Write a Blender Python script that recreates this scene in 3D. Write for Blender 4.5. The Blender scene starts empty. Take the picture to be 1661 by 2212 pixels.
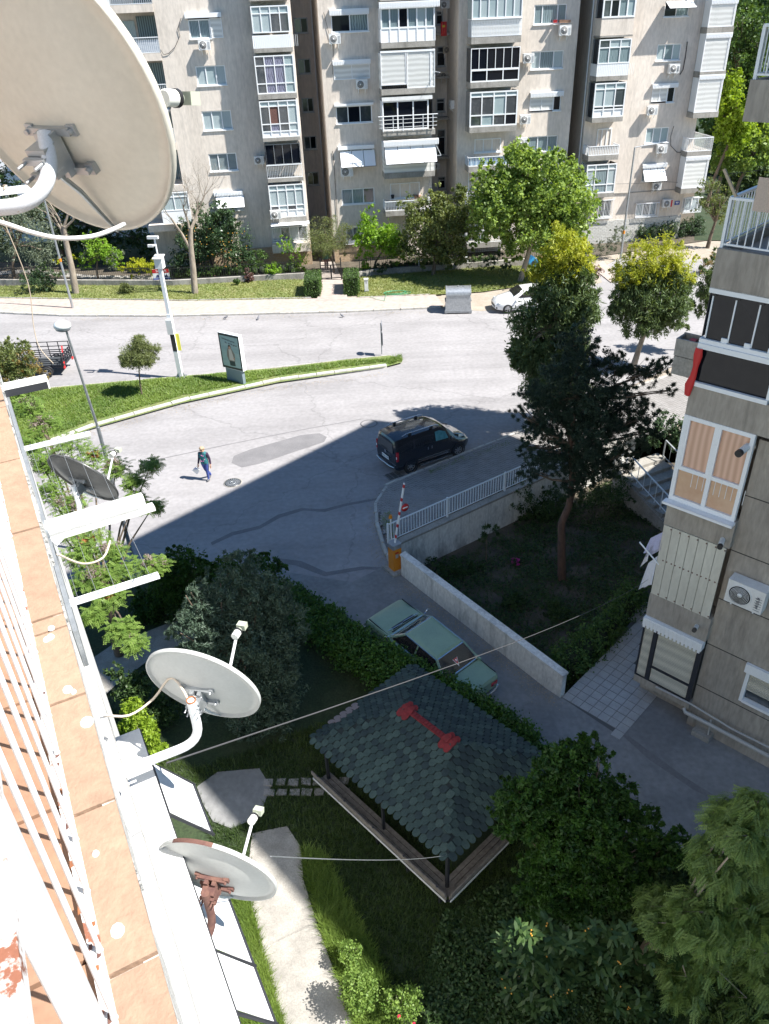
import bpy, math, random
import numpy as np
from mathutils import Matrix, Vector
random.seed(7); RNG=np.random.default_rng(7)
SC=bpy.context.scene; COL=SC.collection
# ------------------------------------------------------------------ camera, sky, sun, exposure
HC=16.8; PITCH=math.radians(33.1); ROLL=math.radians(2.47)
F_=1662.; CX_,CY_=830.5,1106.
Xv=np.array([1,0,0.]); U0=np.array([0,math.sin(PITCH),math.cos(PITCH)]); FW=np.array([0,math.cos(PITCH),-math.sin(PITCH)])
RT=math.cos(ROLL)*Xv-math.sin(ROLL)*U0; UPV=math.cos(ROLL)*U0+math.sin(ROLL)*Xv; CAM=np.array([0,0,HC])
cd=bpy.data.cameras.new('camera'); co=bpy.data.objects.new('camera',cd); COL.objects.link(co)
cd.sensor_fit='VERTICAL'; cd.sensor_height=24; cd.lens=24*F_/2212; cd.clip_start=.02; cd.clip_end=2000
co.matrix_world=Matrix(((RT[0],UPV[0],-FW[0],0),(RT[1],UPV[1],-FW[1],0),(RT[2],UPV[2],-FW[2],HC),(0,0,0,1)))
SC.camera=co
SUN=np.array([.735,-.24,1.]); SUN/=np.linalg.norm(SUN)
w=bpy.data.worlds.new("World"); SC.world=w; w.use_nodes=True
nt=w.node_tree; nt.nodes.clear()
sk=nt.nodes.new('ShaderNodeTexSky'); sk.sky_type='NISHITA'; sk.sun_disc=False
sk.sun_elevation=math.asin(SUN[2]); sk.sun_rotation=math.atan2(SUN[0],SUN[1]); sk.altitude=50; sk.dust_density=.3; sk.ozone_density=2.5
bg=nt.nodes.new('ShaderNodeBackground'); bg.inputs[1].default_value=.06
wo=nt.nodes.new('ShaderNodeOutputWorld'); tint=nt.nodes.new('ShaderNodeMix'); tint.data_type='RGBA'; tint.blend_type='MULTIPLY'; tint.inputs[0].default_value=1; tint.inputs[7].default_value=(.70,1.0,1.16,1); nt.links.new(sk.outputs[0],tint.inputs[6]); nt.links.new(tint.outputs[2],bg.inputs[0]); nt.links.new(bg.outputs[0],wo.inputs[0])
sl=bpy.data.lights.new('sun','SUN'); sl.energy=5.0; sl.angle=math.radians(.53); sl.color=(1,.965,.90)
so=bpy.data.objects.new('sun',sl); COL.objects.link(so); so.rotation_euler=Vector(-SUN).to_track_quat('-Z','Y').to_euler(); so.location=(30,-20,60)
SC.view_settings.view_transform='Standard'; SC.view_settings.look='None'; SC.view_settings.gamma=1; SC.view_settings.exposure=1.22
SC.cycles.max_bounces=6; SC.cycles.transparent_max_bounces=8; SC.cycles.sample_clamp_indirect=4
# ------------------------------------------------------------------ measuring helpers: photo coordinates on real planes
def ray(u,v): return FW+RT*(u-CX_)/F_-UPV*(v-CY_)/F_
def g(u,v,z=0.):
    d=ray(u,v); return CAM+d*((z-HC)/d[2])
def zf(x,y):   # the yard falls away from the road
    s=((x-.4)*.7+(21.6-y)*.714); return -.75*min(1,max(0,s/6.5))
def gy(u,v,dz=0.):
    z=0.
    for _ in range(12):
        p=g(u,v,z+dz); z=zf(p[0],p[1])
    return g(u,v,z+dz)
def onplane(u,v,P0,N):
    r=ray(u,v); P0=np.array(P0,float); N=np.array(N,float); return CAM+r*(((P0-CAM)@N)/(r@N))
def depth(p): return float((np.array(p)-CAM)@FW)
# ------------------------------------------------------------------ materials
MATS={}
def _n(nt,t,**k):
    n=nt.nodes.new(t)
    for a,b in k.items(): setattr(n,a,b)
    return n
def mat(name,col,rough=.7,metal=0.,col2=None,scale=3.,stretch=(1,1,1),bump=0.,bscale=None,spec=.5,detail=6,lo=.35,hi=.65,coat=0.,fine=0.,objc=False,streak=0.):
    if name in MATS: return MATS[name]
    m=bpy.data.materials.new(name); m.use_nodes=True; nt=m.node_tree; b=nt.nodes['Principled BSDF']
    b.inputs['Base Color'].default_value=(*col,1); b.inputs['Roughness'].default_value=rough; b.inputs['Metallic'].default_value=metal
    b.inputs['Specular IOR Level'].default_value=spec
    if coat: b.inputs['Coat Weight'].default_value=coat; b.inputs['Coat Roughness'].default_value=.05
    tc=None
    if col2 or bump or fine:
        if objc: tc=_n(nt,'ShaderNodeTexCoord').outputs['Object']
        else: tc=_n(nt,'ShaderNodeNewGeometry').outputs['Position']
        mp=_n(nt,'ShaderNodeMapping'); mp.inputs['Scale'].default_value=stretch; nt.links.new(tc,mp.inputs[0])
    cur=None
    if col2:
        nz=_n(nt,'ShaderNodeTexNoise'); nz.inputs['Scale'].default_value=scale; nz.inputs['Detail'].default_value=detail; nz.inputs['Roughness'].default_value=.62
        nt.links.new(mp.outputs[0],nz.inputs['Vector'])
        r=_n(nt,'ShaderNodeMapRange'); r.inputs[1].default_value=lo; r.inputs[2].default_value=hi; nt.links.new(nz.outputs[0],r.inputs[0])
        mx=_n(nt,'ShaderNodeMix',data_type='RGBA'); mx.inputs[6].default_value=(*col,1); mx.inputs[7].default_value=(*col2,1)
        nt.links.new(r.outputs[0],mx.inputs[0]); cur=mx.outputs[2]
    if fine:
        n2=_n(nt,'ShaderNodeTexNoise'); n2.inputs['Scale'].default_value=scale*14; n2.inputs['Detail'].default_value=4; nt.links.new(mp.outputs[0],n2.inputs['Vector'])
        r2=_n(nt,'ShaderNodeMapRange'); r2.inputs[1].default_value=.3; r2.inputs[2].default_value=.7; r2.inputs[3].default_value=1-fine; r2.inputs[4].default_value=1+fine; nt.links.new(n2.outputs[0],r2.inputs[0])
        m2=_n(nt,'ShaderNodeMix',data_type='RGBA',blend_type='MULTIPLY'); m2.inputs[0].default_value=1
        if cur: nt.links.new(cur,m2.inputs[6])
        else: m2.inputs[6].default_value=(*col,1)
        nt.links.new(r2.outputs[0],m2.inputs[7]); cur=m2.outputs[2]
    if streak:
        m3=_n(nt,'ShaderNodeMapping'); m3.inputs['Scale'].default_value=(3.2,3.2,.16); nt.links.new(tc,m3.inputs[0])
        n3=_n(nt,'ShaderNodeTexNoise'); n3.inputs['Scale'].default_value=1.; n3.inputs['Detail'].default_value=7; n3.inputs['Roughness'].default_value=.7; nt.links.new(m3.outputs[0],n3.inputs['Vector'])
        r3=_n(nt,'ShaderNodeMapRange'); r3.inputs[1].default_value=.52; r3.inputs[2].default_value=.74; r3.inputs[3].default_value=1; r3.inputs[4].default_value=1-streak; nt.links.new(n3.outputs[0],r3.inputs[0])
        m4=_n(nt,'ShaderNodeMix',data_type='RGBA',blend_type='MULTIPLY'); m4.inputs[0].default_value=1; nt.links.new(cur,m4.inputs[6]); nt.links.new(r3.outputs[0],m4.inputs[7]); cur=m4.outputs[2]
    if cur: nt.links.new(cur,b.inputs['Base Color'])
    if bump:
        nb=_n(nt,'ShaderNodeTexNoise'); nb.inputs['Scale'].default_value=bscale or scale*4; nb.inputs['Detail'].default_value=5; nt.links.new(mp.outputs[0],nb.inputs['Vector'])
        bp=_n(nt,'ShaderNodeBump'); bp.inputs['Strength'].default_value=1; bp.inputs['Distance'].default_value=bump; nt.links.new(nb.outputs[0],bp.inputs['Height']); nt.links.new(bp.outputs[0],b.inputs['Normal'])
    MATS[name]=m; return m
def wave_mat(name,c1,c2,scale,direction='X',rough=.4,coat=.0,dist=1.5,prof='SIN',bump=0.):
    if name in MATS: return MATS[name]
    m=bpy.data.materials.new(name); m.use_nodes=True; nt=m.node_tree; b=nt.nodes['Principled BSDF']
    tc=_n(nt,'ShaderNodeTexCoord'); wv=_n(nt,'ShaderNodeTexWave',bands_direction=direction,wave_profile=prof); wv.inputs['Scale'].default_value=scale; wv.inputs['Distortion'].default_value=dist; wv.inputs['Detail'].default_value=1
    nt.links.new(tc.outputs['Object'],wv.inputs[0])
    mx=_n(nt,'ShaderNodeMix',data_type='RGBA'); mx.inputs[6].default_value=(*c1,1); mx.inputs[7].default_value=(*c2,1)
    nt.links.new(wv.outputs[1],mx.inputs[0]); nt.links.new(mx.outputs[2],b.inputs['Base Color'])
    b.inputs['Roughness'].default_value=rough; b.inputs['Coat Weight'].default_value=coat; b.inputs['Coat Roughness'].default_value=.03
    if bump:
        bp=_n(nt,'ShaderNodeBump'); bp.inputs['Distance'].default_value=bump; nt.links.new(wv.outputs[1],bp.inputs['Height']); nt.links.new(bp.outputs[0],b.inputs['Normal'])
    MATS[name]=m; return m
def leaf_mat(name,c1,c2,trans=.35,rough=.5):
    if name in MATS: return MATS[name]
    m=bpy.data.materials.new(name); m.use_nodes=True; nt=m.node_tree; b=nt.nodes['Principled BSDF']; out=nt.nodes['Material Output']
    at=_n(nt,'ShaderNodeAttribute',attribute_name='v')
    mx=_n(nt,'ShaderNodeMix',data_type='RGBA'); mx.inputs[6].default_value=(*c1,1); mx.inputs[7].default_value=(*c2,1); nt.links.new(at.outputs['Fac'],mx.inputs[0])
    nt.links.new(mx.outputs[2],b.inputs['Base Color']); b.inputs['Roughness'].default_value=rough; b.inputs['Specular IOR Level'].default_value=.35
    tr=_n(nt,'ShaderNodeBsdfTranslucent'); m2=_n(nt,'ShaderNodeMix',data_type='RGBA',blend_type='MULTIPLY'); m2.inputs[0].default_value=1; m2.inputs[7].default_value=(1.3,1.25,.5,1)
    nt.links.new(mx.outputs[2],m2.inputs[6]); nt.links.new(m2.outputs[2],tr.inputs[0])
    ms=_n(nt,'ShaderNodeMixShader'); ms.inputs[0].default_value=trans; nt.links.new(b.outputs[0],ms.inputs[1]); nt.links.new(tr.outputs[0],ms.inputs[2]); nt.links.new(ms.outputs[0],out.inputs[0])
    MATS[name]=m; return m
WALL=mat('beige_render',(.70,.625,.55),.9,col2=(.60,.53,.46),scale=.5,stretch=(1,1,.35),bump=.01,bscale=25,fine=.10,streak=.22)
WALL2=mat('grey_render',(.36,.325,.28),.9,col2=(.28,.25,.215),scale=.9,stretch=(1,1,.25),bump=.012,bscale=30,fine=.14,streak=.35)
CONC=mat('concrete',(.36,.34,.31),.9,col2=(.25,.235,.21),scale=1.2,bump=.01,fine=.15,streak=.4)
CONCS=mat('stained_concrete',(.36,.34,.31),.9,col2=(.15,.14,.125),scale=1.0,stretch=(1,1,.5),bump=.015,lo=.42,hi=.72,fine=.2)
WHITE=mat('white_frame',(.78,.79,.80),.45,fine=.05)
WHITEP=mat('white_paint',(.74,.74,.73),.6,col2=(.64,.635,.62),scale=4,fine=.06)
WMET=mat('white_metal',(.74,.76,.78),.35,spec=.5)
SHUT=wave_mat('shutter',(.62,.62,.60),(.80,.80,.78),1.0,'Z',.5)
GREY=mat('grey_metal',(.38,.40,.42),.45,.6,col2=(.28,.30,.32),scale=6)
GALV=mat('galvanised',(.50,.52,.54),.4,.75,col2=(.36,.38,.40),scale=8)
DARKM=mat('dark_metal',(.045,.047,.055),.4,.3)
BLACK=mat('black_plastic',(.02,.02,.022),.5)
RUBBER=mat('rubber',(.025,.025,.026),.85)
DGLASS=mat('dark_glass',(.006,.008,.013),.03,spec=.32,coat=.0)
BGLASS=mat('room_glass',(.035,.045,.055),.06,spec=.7,coat=1,col2=(.09,.10,.11),scale=1.5,lo=.5,hi=.7)
CURT=wave_mat('curtain_glass',(.10,.145,.16),(.24,.31,.33),2.2,'X',.18,.8,4)
CURT2=wave_mat('lace_curtain_glass',(.27,.33,.35),(.42,.49,.50),3.0,'X',.2,.8,5)
CURT3=wave_mat('purple_curtain_glass',(.07,.065,.11),(.25,.26,.36),1.6,'X',.18,.8,7)
FROST=mat('frosted_glass',(.25,.33,.35),.3,col2=(.33,.40,.41),scale=1,coat=.5)
BROWN=mat('rust_brown',(.10,.045,.04),.8,col2=(.16,.08,.06),scale=20,bump=.003)
RUST=mat('rust',(.35,.13,.05),.85,col2=(.16,.06,.03),scale=30)
RUSTP=mat('rusty_white_paint',(.66,.66,.66),.6,col2=(.25,.10,.06),scale=28,lo=.56,hi=.62,fine=.08)
TERRA=mat('terracotta_tile',(.35,.235,.165),.75,col2=(.27,.175,.12),scale=3,bump=.002,bscale=120,fine=.1,lo=.4,hi=.8)
TERRAS=mat('terracotta_floor',(.34,.20,.13),.8,col2=(.27,.155,.10),scale=4,fine=.1)
PLASTER=mat('rough_plaster',(.52,.51,.50),.95,col2=(.50,.49,.47),scale=10,bump=.02,bscale=40,fine=.15)
ROADM=None
CONCW=mat('stained_white_plaster',(.66,.65,.62),.9,col2=(.16,.155,.15),scale=.9,stretch=(1,1,.45),bump=.015,lo=.54,hi=.76,streak=.5,fine=.15)
BARK=mat('bark',(.20,.15,.11),.95,col2=(.10,.075,.055),scale=6,stretch=(1,1,.3),bump=.02)
BARKP=mat('pale_bark',(.34,.29,.23),.9,col2=(.20,.165,.13),scale=5,stretch=(1,1,.3),bump=.02)
BARKR=mat('red_bark',(.15,.085,.06),.95,col2=(.08,.05,.04),scale=7,stretch=(1,1,.3),bump=.02)
def road_material():
    m=mat('asphalt',(.305,.292,.295),.92,col2=(.262,.25,.252),scale=.35,bump=.004,bscale=60,fine=.10,detail=8)
    nt=m.node_tree; b=nt.nodes['Principled BSDF']; src=b.inputs['Base Color'].links[0].from_socket
    geo=_n(nt,'ShaderNodeNewGeometry')
    mp=_n(nt,'ShaderNodeMapping'); mp.inputs['Scale'].default_value=(.10,1.0,1); mp.inputs['Rotation'].default_value=(0,0,-.26); nt.links.new(geo.outputs['Position'],mp.inputs[0])
    n1=_n(nt,'ShaderNodeTexNoise'); n1.inputs['Scale'].default_value=.8; n1.inputs['Detail'].default_value=7; nt.links.new(mp.outputs[0],n1.inputs['Vector'])
    r1=_n(nt,'ShaderNodeMapRange'); r1.inputs[1].default_value=.45; r1.inputs[2].default_value=.75; r1.inputs[3].default_value=1; r1.inputs[4].default_value=.78; nt.links.new(n1.outputs[0],r1.inputs[0])
    vo=_n(nt,'ShaderNodeTexVoronoi',feature='DISTANCE_TO_EDGE'); vo.inputs['Scale'].default_value=.10
    nd=_n(nt,'ShaderNodeTexNoise'); nd.inputs['Scale'].default_value=1.2; nd.inputs['Detail'].default_value=8; nt.links.new(geo.outputs['Position'],nd.inputs['Vector'])
    va=_n(nt,'ShaderNodeVectorMath',operation='MULTIPLY_ADD'); va.inputs[1].default_value=(1.6,1.6,0); nt.links.new(nd.outputs['Color'],va.inputs[0]); nt.links.new(geo.outputs['Position'],va.inputs[2]); nt.links.new(va.outputs[0],vo.inputs['Vector'])
    r2=_n(nt,'ShaderNodeMapRange'); r2.inputs[1].default_value=.0; r2.inputs[2].default_value=.006; r2.inputs[3].default_value=.80; r2.inputs[4].default_value=1; nt.links.new(vo.outputs['Distance'],r2.inputs[0])
    ml=_n(nt,'ShaderNodeMath',operation='MULTIPLY'); nt.links.new(r1.outputs[0],ml.inputs[0]); nt.links.new(r2.outputs[0],ml.inputs[1])
    m2=_n(nt,'ShaderNodeMix',data_type='RGBA',blend_type='MULTIPLY'); m2.inputs[0].default_value=1; nt.links.new(src,m2.inputs[6]); nt.links.new(ml.outputs[0],m2.inputs[7]); nt.links.new(m2.outputs[2],b.inputs['Base Color'])
    return m
ROADM=road_material()
DRIVE=mat('driveway_concrete',(.25,.25,.25),.9,col2=(.165,.165,.168),scale=.5,bump=.006,bscale=40,fine=.12,detail=9)
PATCH=mat('asphalt_patch',(.15,.145,.15),.92,col2=(.185,.178,.183),scale=1.5,bump=.004,fine=.12)
PATHM=mat('path_concrete',(.34,.32,.29),.92,col2=(.235,.22,.20),scale=2.2,bump=.008,fine=.15)
PAVEM=mat('pavement_blocks',(.36,.32,.285),.9,col2=(.39,.31,.275),scale=.25,fine=.14)
PAVER=mat('paver_stone',(.30,.285,.275),.9,col2=(.24,.225,.215),scale=2,fine=.15,bump=.003)
KERB=mat('kerb_stone',(.50,.48,.44),.9,col2=(.36,.34,.31),scale=3,fine=.15,bump=.006)
SOIL=mat('soil',(.06,.05,.038),.95,col2=(.11,.09,.065),scale=2,bump=.03,fine=.25)
DIRT=mat('dusty_ground',(.36,.31,.26),.95,col2=(.28,.24,.19),scale=1.5,fine=.2)
TURF=mat('turf',(.10,.155,.035),.95,col2=(.17,.18,.07),scale=.9,fine=.35,bump=.03)
TURFY=mat('dry_turf',(.15,.19,.055),.95,col2=(.23,.22,.10),scale=.7,fine=.3,bump=.03)
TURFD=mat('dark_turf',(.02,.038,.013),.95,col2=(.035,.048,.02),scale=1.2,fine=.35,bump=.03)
TILEW=mat('patio_tile',(.38,.375,.37),.7,col2=(.32,.315,.31),scale=3,fine=.08)
BRICKB=mat('buff_brick',(.50,.38,.25),.9,col2=(.42,.30,.20),scale=6,fine=.15)
BRICKW=mat('white_brick',(.62,.61,.58),.85,col2=(.5,.49,.46),scale=6,fine=.1)
SHING=mat('green_shingle',(.040,.068,.062),.9,col2=(.026,.046,.046),scale=3,fine=.25,bump=.004,bscale=90)
SHINGR=mat('red_shingle',(.24,.022,.025),.85,fine=.25,col2=(.15,.018,.02),scale=8)
SHINGP=mat('faded_shingle',(.24,.20,.20),.9,fine=.2)
WOOD=mat('weathered_wood',(.24,.215,.19),.85,col2=(.15,.13,.115),scale=8,stretch=(1,1,1),fine=.2)
# ------------------------------------------------------------------ mesh building
class MB:
    def __init__(s,*mats): s.v=[];s.f=[];s.mi=[];s.mats=list(mats) or [WHITE];s.sm=[];s.M=None
    def add(s,vs,fs,mi=0,smooth=False):
        o=len(s.v)
        if s.M is not None: vs=[tuple(s.M@Vector(v)) for v in vs]
        s.v+= [tuple(map(float,v)) for v in vs]; s.f+=[tuple(i+o for i in f) for f in fs]; s.mi+=[mi]*len(fs); s.sm+=[smooth]*len(fs); return s
    def box(s,x0,x1,y0,y1,z0,z1,mi=0):
        return s.add([(x0,y0,z0),(x1,y0,z0),(x1,y1,z0),(x0,y1,z0),(x0,y0,z1),(x1,y0,z1),(x1,y1,z1),(x0,y1,z1)],[(0,3,2,1),(4,5,6,7),(0,1,5,4),(1,2,6,5),(2,3,7,6),(3,0,4,7)],mi)
    def bar(s,p0,p1,w,h=None,mi=0,up=(0,0,1)):
        p0=Vector(p0);p1=Vector(p1);h=h or w;d=(p1-p0).normalized();u=Vector(up)
        if abs(d.dot(u))>.95:u=Vector((1,0,0))
        a=d.cross(u).normalized()*w/2;b=a.cross(d).normalized()*h/2
        vs=[p+q for p in (p0,p1) for q in (-a-b,a-b,a+b,-a+b)]
        return s.add(vs,[(0,1,2,3),(7,6,5,4),(0,4,5,1),(1,5,6,2),(2,6,7,3),(3,7,4,0)],mi)
    def cyl(s,p0,p1,r0,r1=None,n=10,mi=0,cap=True,smooth=True):
        return s.tube([p0,p1],[r0,r0 if r1 is None else r1],n,mi,cap,smooth)
    def tube(s,path,r,n=8,mi=0,cap=True,smooth=True):
        path=[Vector(p) for p in path]; k=len(path); rr=r if isinstance(r,(list,tuple)) else [r]*k
        vs=[];fs=[];ref=None
        for i,p in enumerate(path):
            d=(path[min(i+1,k-1)]-path[max(i-1,0)]).normalized()
            if ref is None: ref=Vector((0,0,1)) if abs(d.z)<.9 else Vector((1,0,0))
            a=d.cross(ref)
            if a.length<1e-4: a=d.cross(Vector((0,1,0)))
            a.normalize(); b=a.cross(d).normalized(); ref=b
            for j in range(n):
                t=2*math.pi*j/n; vs.append(p+(a*math.cos(t)+b*math.sin(t))*rr[i])
        for i in range(k-1):
            for j in range(n): fs.append((i*n+j,i*n+(j+1)%n,(i+1)*n+(j+1)%n,(i+1)*n+j))
        s.add(vs,fs,mi,smooth)
        if cap:
            s.add(vs[:n],[tuple(range(n))[::-1]],mi); s.add(vs[-n:],[tuple(range(n))],mi)
        return s
    def lathe(s,prof,n=24,M=None,mi=0,smooth=True):
        vs=[];fs=[]
        for (r,z) in prof:
            for j in range(n):
                t=2*math.pi*j/n; v=Vector((r*math.cos(t),r*math.sin(t),z)); vs.append(M@v if M else v)
        for i in range(len(prof)-1):
            for j in range(n): fs.append((i*n+j,i*n+(j+1)%n,(i+1)*n+(j+1)%n,(i+1)*n+j))
        return s.add(vs,fs,mi,smooth)
    def prism(s,poly,z0,z1,mi=0):
        n=len(poly); vs=[(*p,z0) for p in poly]+[(*p,z1) for p in poly]
        return s.add(vs,[tuple(range(n))[::-1],tuple(range(n,2*n))]+[(i,(i+1)%n,n+(i+1)%n,n+i) for i in range(n)],mi)
    def quad(s,a,b,c,d,mi=0): return s.add([a,b,c,d],[(0,1,2,3)],mi)
    def ball(s,c,rx,ry,rz,n=10,m=6,mi=0,smooth=True):
        vs=[];fs=[]
        for i in range(m+1):
            ph=math.pi*i/m
            for j in range(n):
                t=2*math.pi*j/n; vs.append((c[0]+rx*math.sin(ph)*math.cos(t),c[1]+ry*math.sin(ph)*math.sin(t),c[2]+rz*math.cos(ph)))
        for i in range(m):
            for j in range(n): fs.append((i*n+j,(i+1)*n+j,(i+1)*n+(j+1)%n,i*n+(j+1)%n))
        return s.add(vs,fs,mi,smooth)
    def build(s,name,parent=None,label=None,cat=None,group=None,kind=None,loc=None,rot=None):
        me=bpy.data.meshes.new(name); me.from_pydata(s.v,[],s.f)
        for m in s.mats: me.materials.append(m)
        me.polygons.foreach_set('material_index',s.mi); me.polygons.foreach_set('use_smooth',s.sm); me.update()
        return link(name,me,parent,label,cat,group,kind,loc,rot)
def link(name,me,parent=None,label=None,cat=None,group=None,kind=None,loc=None,rot=None,scale=None):
    o=bpy.data.objects.new(name,me); COL.objects.link(o)
    if parent is not None: o.parent=parent
    if label:o['label']=label
    if cat:o['category']=cat
    if group:o['group']=group
    if kind:o['kind']=kind
    if loc is not None:o.location=loc
    if rot is not None:o.rotation_euler=rot
    if scale is not None:o.scale=scale
    return o
def thing(name,label,cat,loc=(0,0,0),rz=0,group=None,kind=None): return link(name,None,None,label,cat,group,kind,tuple(loc),(0,0,rz))
CUBES={}
def cube(name,parent,c,d,m,rot=None,label=None,kind=None):
    if m.name not in CUBES:
        b=MB(m).box(-.5,.5,-.5,.5,-.5,.5); me=bpy.data.meshes.new('unit_'+m.name); me.from_pydata(b.v,[],b.f); me.materials.append(m); CUBES[m.name]=me
    return link(name,CUBES[m.name],parent,label,None,None,kind,c,rot,d)
def dup(root,loc,rz,label=None,scale=None,group=None):
    r=root.copy(); COL.objects.link(r); r.location=loc; r.rotation_euler=(0,0,rz)
    if label:r['label']=label
    if group:r['group']=group
    if scale:r.scale=(scale,)*3
    for c in [o for o in root.children]:
        k=c.copy(); COL.objects.link(k); k.parent=r
        for q in c.children:
            e=q.copy(); COL.objects.link(e); e.parent=k
    return r
import bmesh
def sheet(name,pts,z,m,kind='structure',sloped=False,step=.5,label=None,cat=None,parent=None):
    bm=bmesh.new(); vs=[bm.verts.new((p[0],p[1],0)) for p in pts]; bm.faces.new(vs)
    if sloped:
        xs=[p[0] for p in pts]; ys=[p[1] for p in pts]
        def cut(c,n): bmesh.ops.bisect_plane(bm,geom=bm.verts[:]+bm.edges[:]+bm.faces[:],plane_co=c,plane_no=n)
        # iso-lines of the slope only
        for k in range(0,14):
            s=k*.5; cut((.4+.7*s,21.6-.714*s,0),(.7,-.714,0))
    bmesh.ops.triangulate(bm,faces=bm.faces[:])
    for v in bm.verts: v.co.z=(zf(v.co.x,v.co.y) if sloped else 0)+z
    bmesh.ops.recalc_face_normals(bm,faces=bm.faces[:])
    if bm.faces and sum(f.normal.z for f in bm.faces)<0: bmesh.ops.reverse_faces(bm,faces=bm.faces[:])
    me=bpy.data.meshes.new(name); bm.to_mesh(me); bm.free(); me.materials.append(m)
    return link(name,me,parent,label,cat,None,kind)
def np_mesh(name,V,Fq,att,m,parent=None,**k):
    me=bpy.data.meshes.new(name); nv=len(V); nf,c=Fq.shape
    me.vertices.add(nv); me.vertices.foreach_set('co',V.astype(np.float32).ravel())
    me.loops.add(nf*c); me.loops.foreach_set('vertex_index',Fq.astype(np.int32).ravel())
    me.polygons.add(nf); me.polygons.foreach_set('loop_start',np.arange(0,nf*c,c,dtype=np.int32)); me.polygons.foreach_set('loop_total',np.full(nf,c,dtype=np.int32))
    a=me.attributes.new('v','FLOAT','POINT'); a.data.foreach_set('value',att.astype(np.float32))
    me.materials.append(m); me.update(); return link(name,me,parent,**k)
def unit(a): return a/np.maximum(np.linalg.norm(a,axis=1,keepdims=True),1e-9)
def leaves(parent,blobs,n,L,W,m,name='foliage',droop=0.,clump=.22,per=30,shell=.45,radial=0.,flat=0.,kind=None,label=None,cat=None,seed=None,group=None):
    B=np.array(blobs,float); vol=B[:,3]*B[:,4]*B[:,5]; pr_=vol**.8/np.sum(vol**.8)
    nc=max(3,int(n/per)); bi=RNG.choice(len(B),nc,p=pr_)
    dr=unit(RNG.normal(size=(nc,3))); rad=RNG.random(nc)**shell
    Cc=B[bi,:3]+dr*rad[:,None]*B[bi,3:6]; cr=clump*np.mean(B[bi,3:6],axis=1)*(.6+.8*RNG.random(nc)); cv=RNG.random(nc)
    li=RNG.integers(0,nc,n); off=RNG.normal(size=(n,3))*.5
    P=Cc[li]+off*cr[li,None]
    u=unit(RNG.normal(size=(n,3))+radial*unit(off)+np.array([0,0,-droop])*1.0)
    w=unit(np.cross(u,RNG.normal(size=(n,3))+np.array([0,0,flat])))
    l=L*(.65+.7*RNG.random(n))[:,None]/2; ww=W*(.65+.7*RNG.random(n))[:,None]/2
    V=np.stack([P-u*l,P+w*ww-u*l*.15,P+u*l,P-w*ww-u*l*.15],1).reshape(-1,3)
    Fq=np.arange(4*n).reshape(n,4); att=np.repeat(np.clip(.65*cv[li]+.35*RNG.random(n),0,1),4)
    return np_mesh(name,V,Fq,att,m,parent,kind=kind,label=label,cat=cat,group=group)
def inpoly(P,poly):
    x,y=P[:,0],P[:,1]; r=np.zeros(len(P),bool); n=len(poly); j=n-1
    for i in range(n):
        xi,yi=poly[i][:2];xj,yj=poly[j][:2]
        c=((yi>y)!=(yj>y))&(x<(xj-xi)*(y-yi)/(yj-yi+1e-12)+xi); r^=c; j=i
    return r
def grass(name,poly,n,h,wd,m,z=0.,sloped=False,parent=None,dens=None):
    poly=np.array([p[:2] for p in poly]); lo,hi=poly.min(0),poly.max(0)
    P=lo+RNG.random((n*3,2))*(hi-lo); P=P[inpoly(P,poly)]
    if dens is not None: P=P[dens(P)]
    P=P[:n]; k=len(P)
    zz=np.array([zf(a,b) for a,b in P]) if sloped else np.zeros(k)
    # three blades a tuft
    V=[];A=[]
    cvv=.5+.5*np.sin(P[:,0]*1.3+np.sin(P[:,1]*.9)*2)*np.cos(P[:,1]*1.1); 
    for q in range(3):
        an=RNG.random(k)*6.283; hh=h*(.5+RNG.random(k)); ln=hh*(.3+.9*RNG.random(k)); bx=P+RNG.normal(size=(k,2))*wd*2
        s=np.stack([-np.sin(an),np.cos(an)],1)*wd; t=np.stack([np.cos(an),np.sin(an)],1)*ln[:,None]
        z0=zz+z
        V.append(np.stack([np.c_[bx-s,z0],np.c_[bx+s,z0],np.c_[bx+t,z0+hh]],1)); A.append(np.repeat(np.clip(.5*cvv+.5*RNG.random(k),0,1),3))
    V=np.concatenate(V).reshape(-1,3); A=np.concatenate(A)
    return np_mesh(name,V,np.arange(len(V)).reshape(-1,3),A,m,parent,kind='stuff')
# ------------------------------------------------------------------ ground, road, pavements
P2=lambda L,z=0.: [tuple(g(u,v,z)[:2]) for u,v in L]
G2=lambda L: [tuple(gy(u,v)[:2]) for u,v in L]
fenA=np.array([.10,23.45]); fenB=np.array([6.9,28.15]); fd=(fenB-fenA)/np.linalg.norm(fenB-fenA); fenC=fenA+fd*14
WL0=np.array([.50,21.62]); WL1=np.array([5.05,16.25])   # driveway wall ends
BPTS=[(-500,22.2),(-12,22.2),(.05,22.2),tuple(fenA),tuple(fenC),(28,30),(500,30),(500,900),(-500,900)]
sheet('ground',BPTS,-.03,DIRT)
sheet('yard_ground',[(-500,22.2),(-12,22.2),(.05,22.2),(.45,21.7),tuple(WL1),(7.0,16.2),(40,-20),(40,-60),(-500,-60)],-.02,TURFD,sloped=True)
sheet('garden_ground',[tuple(fenA),tuple(fenC),(28,30),(28,20),(40,-20),(7.0,16.2),tuple(WL1),(.45,21.7),(.2,22.6)],-1.5,SOIL)
kerbF=[(-700,675),(0,675),(143,681),(357,682),(486,679),(754,672.6),(929,664.8)]
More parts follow.
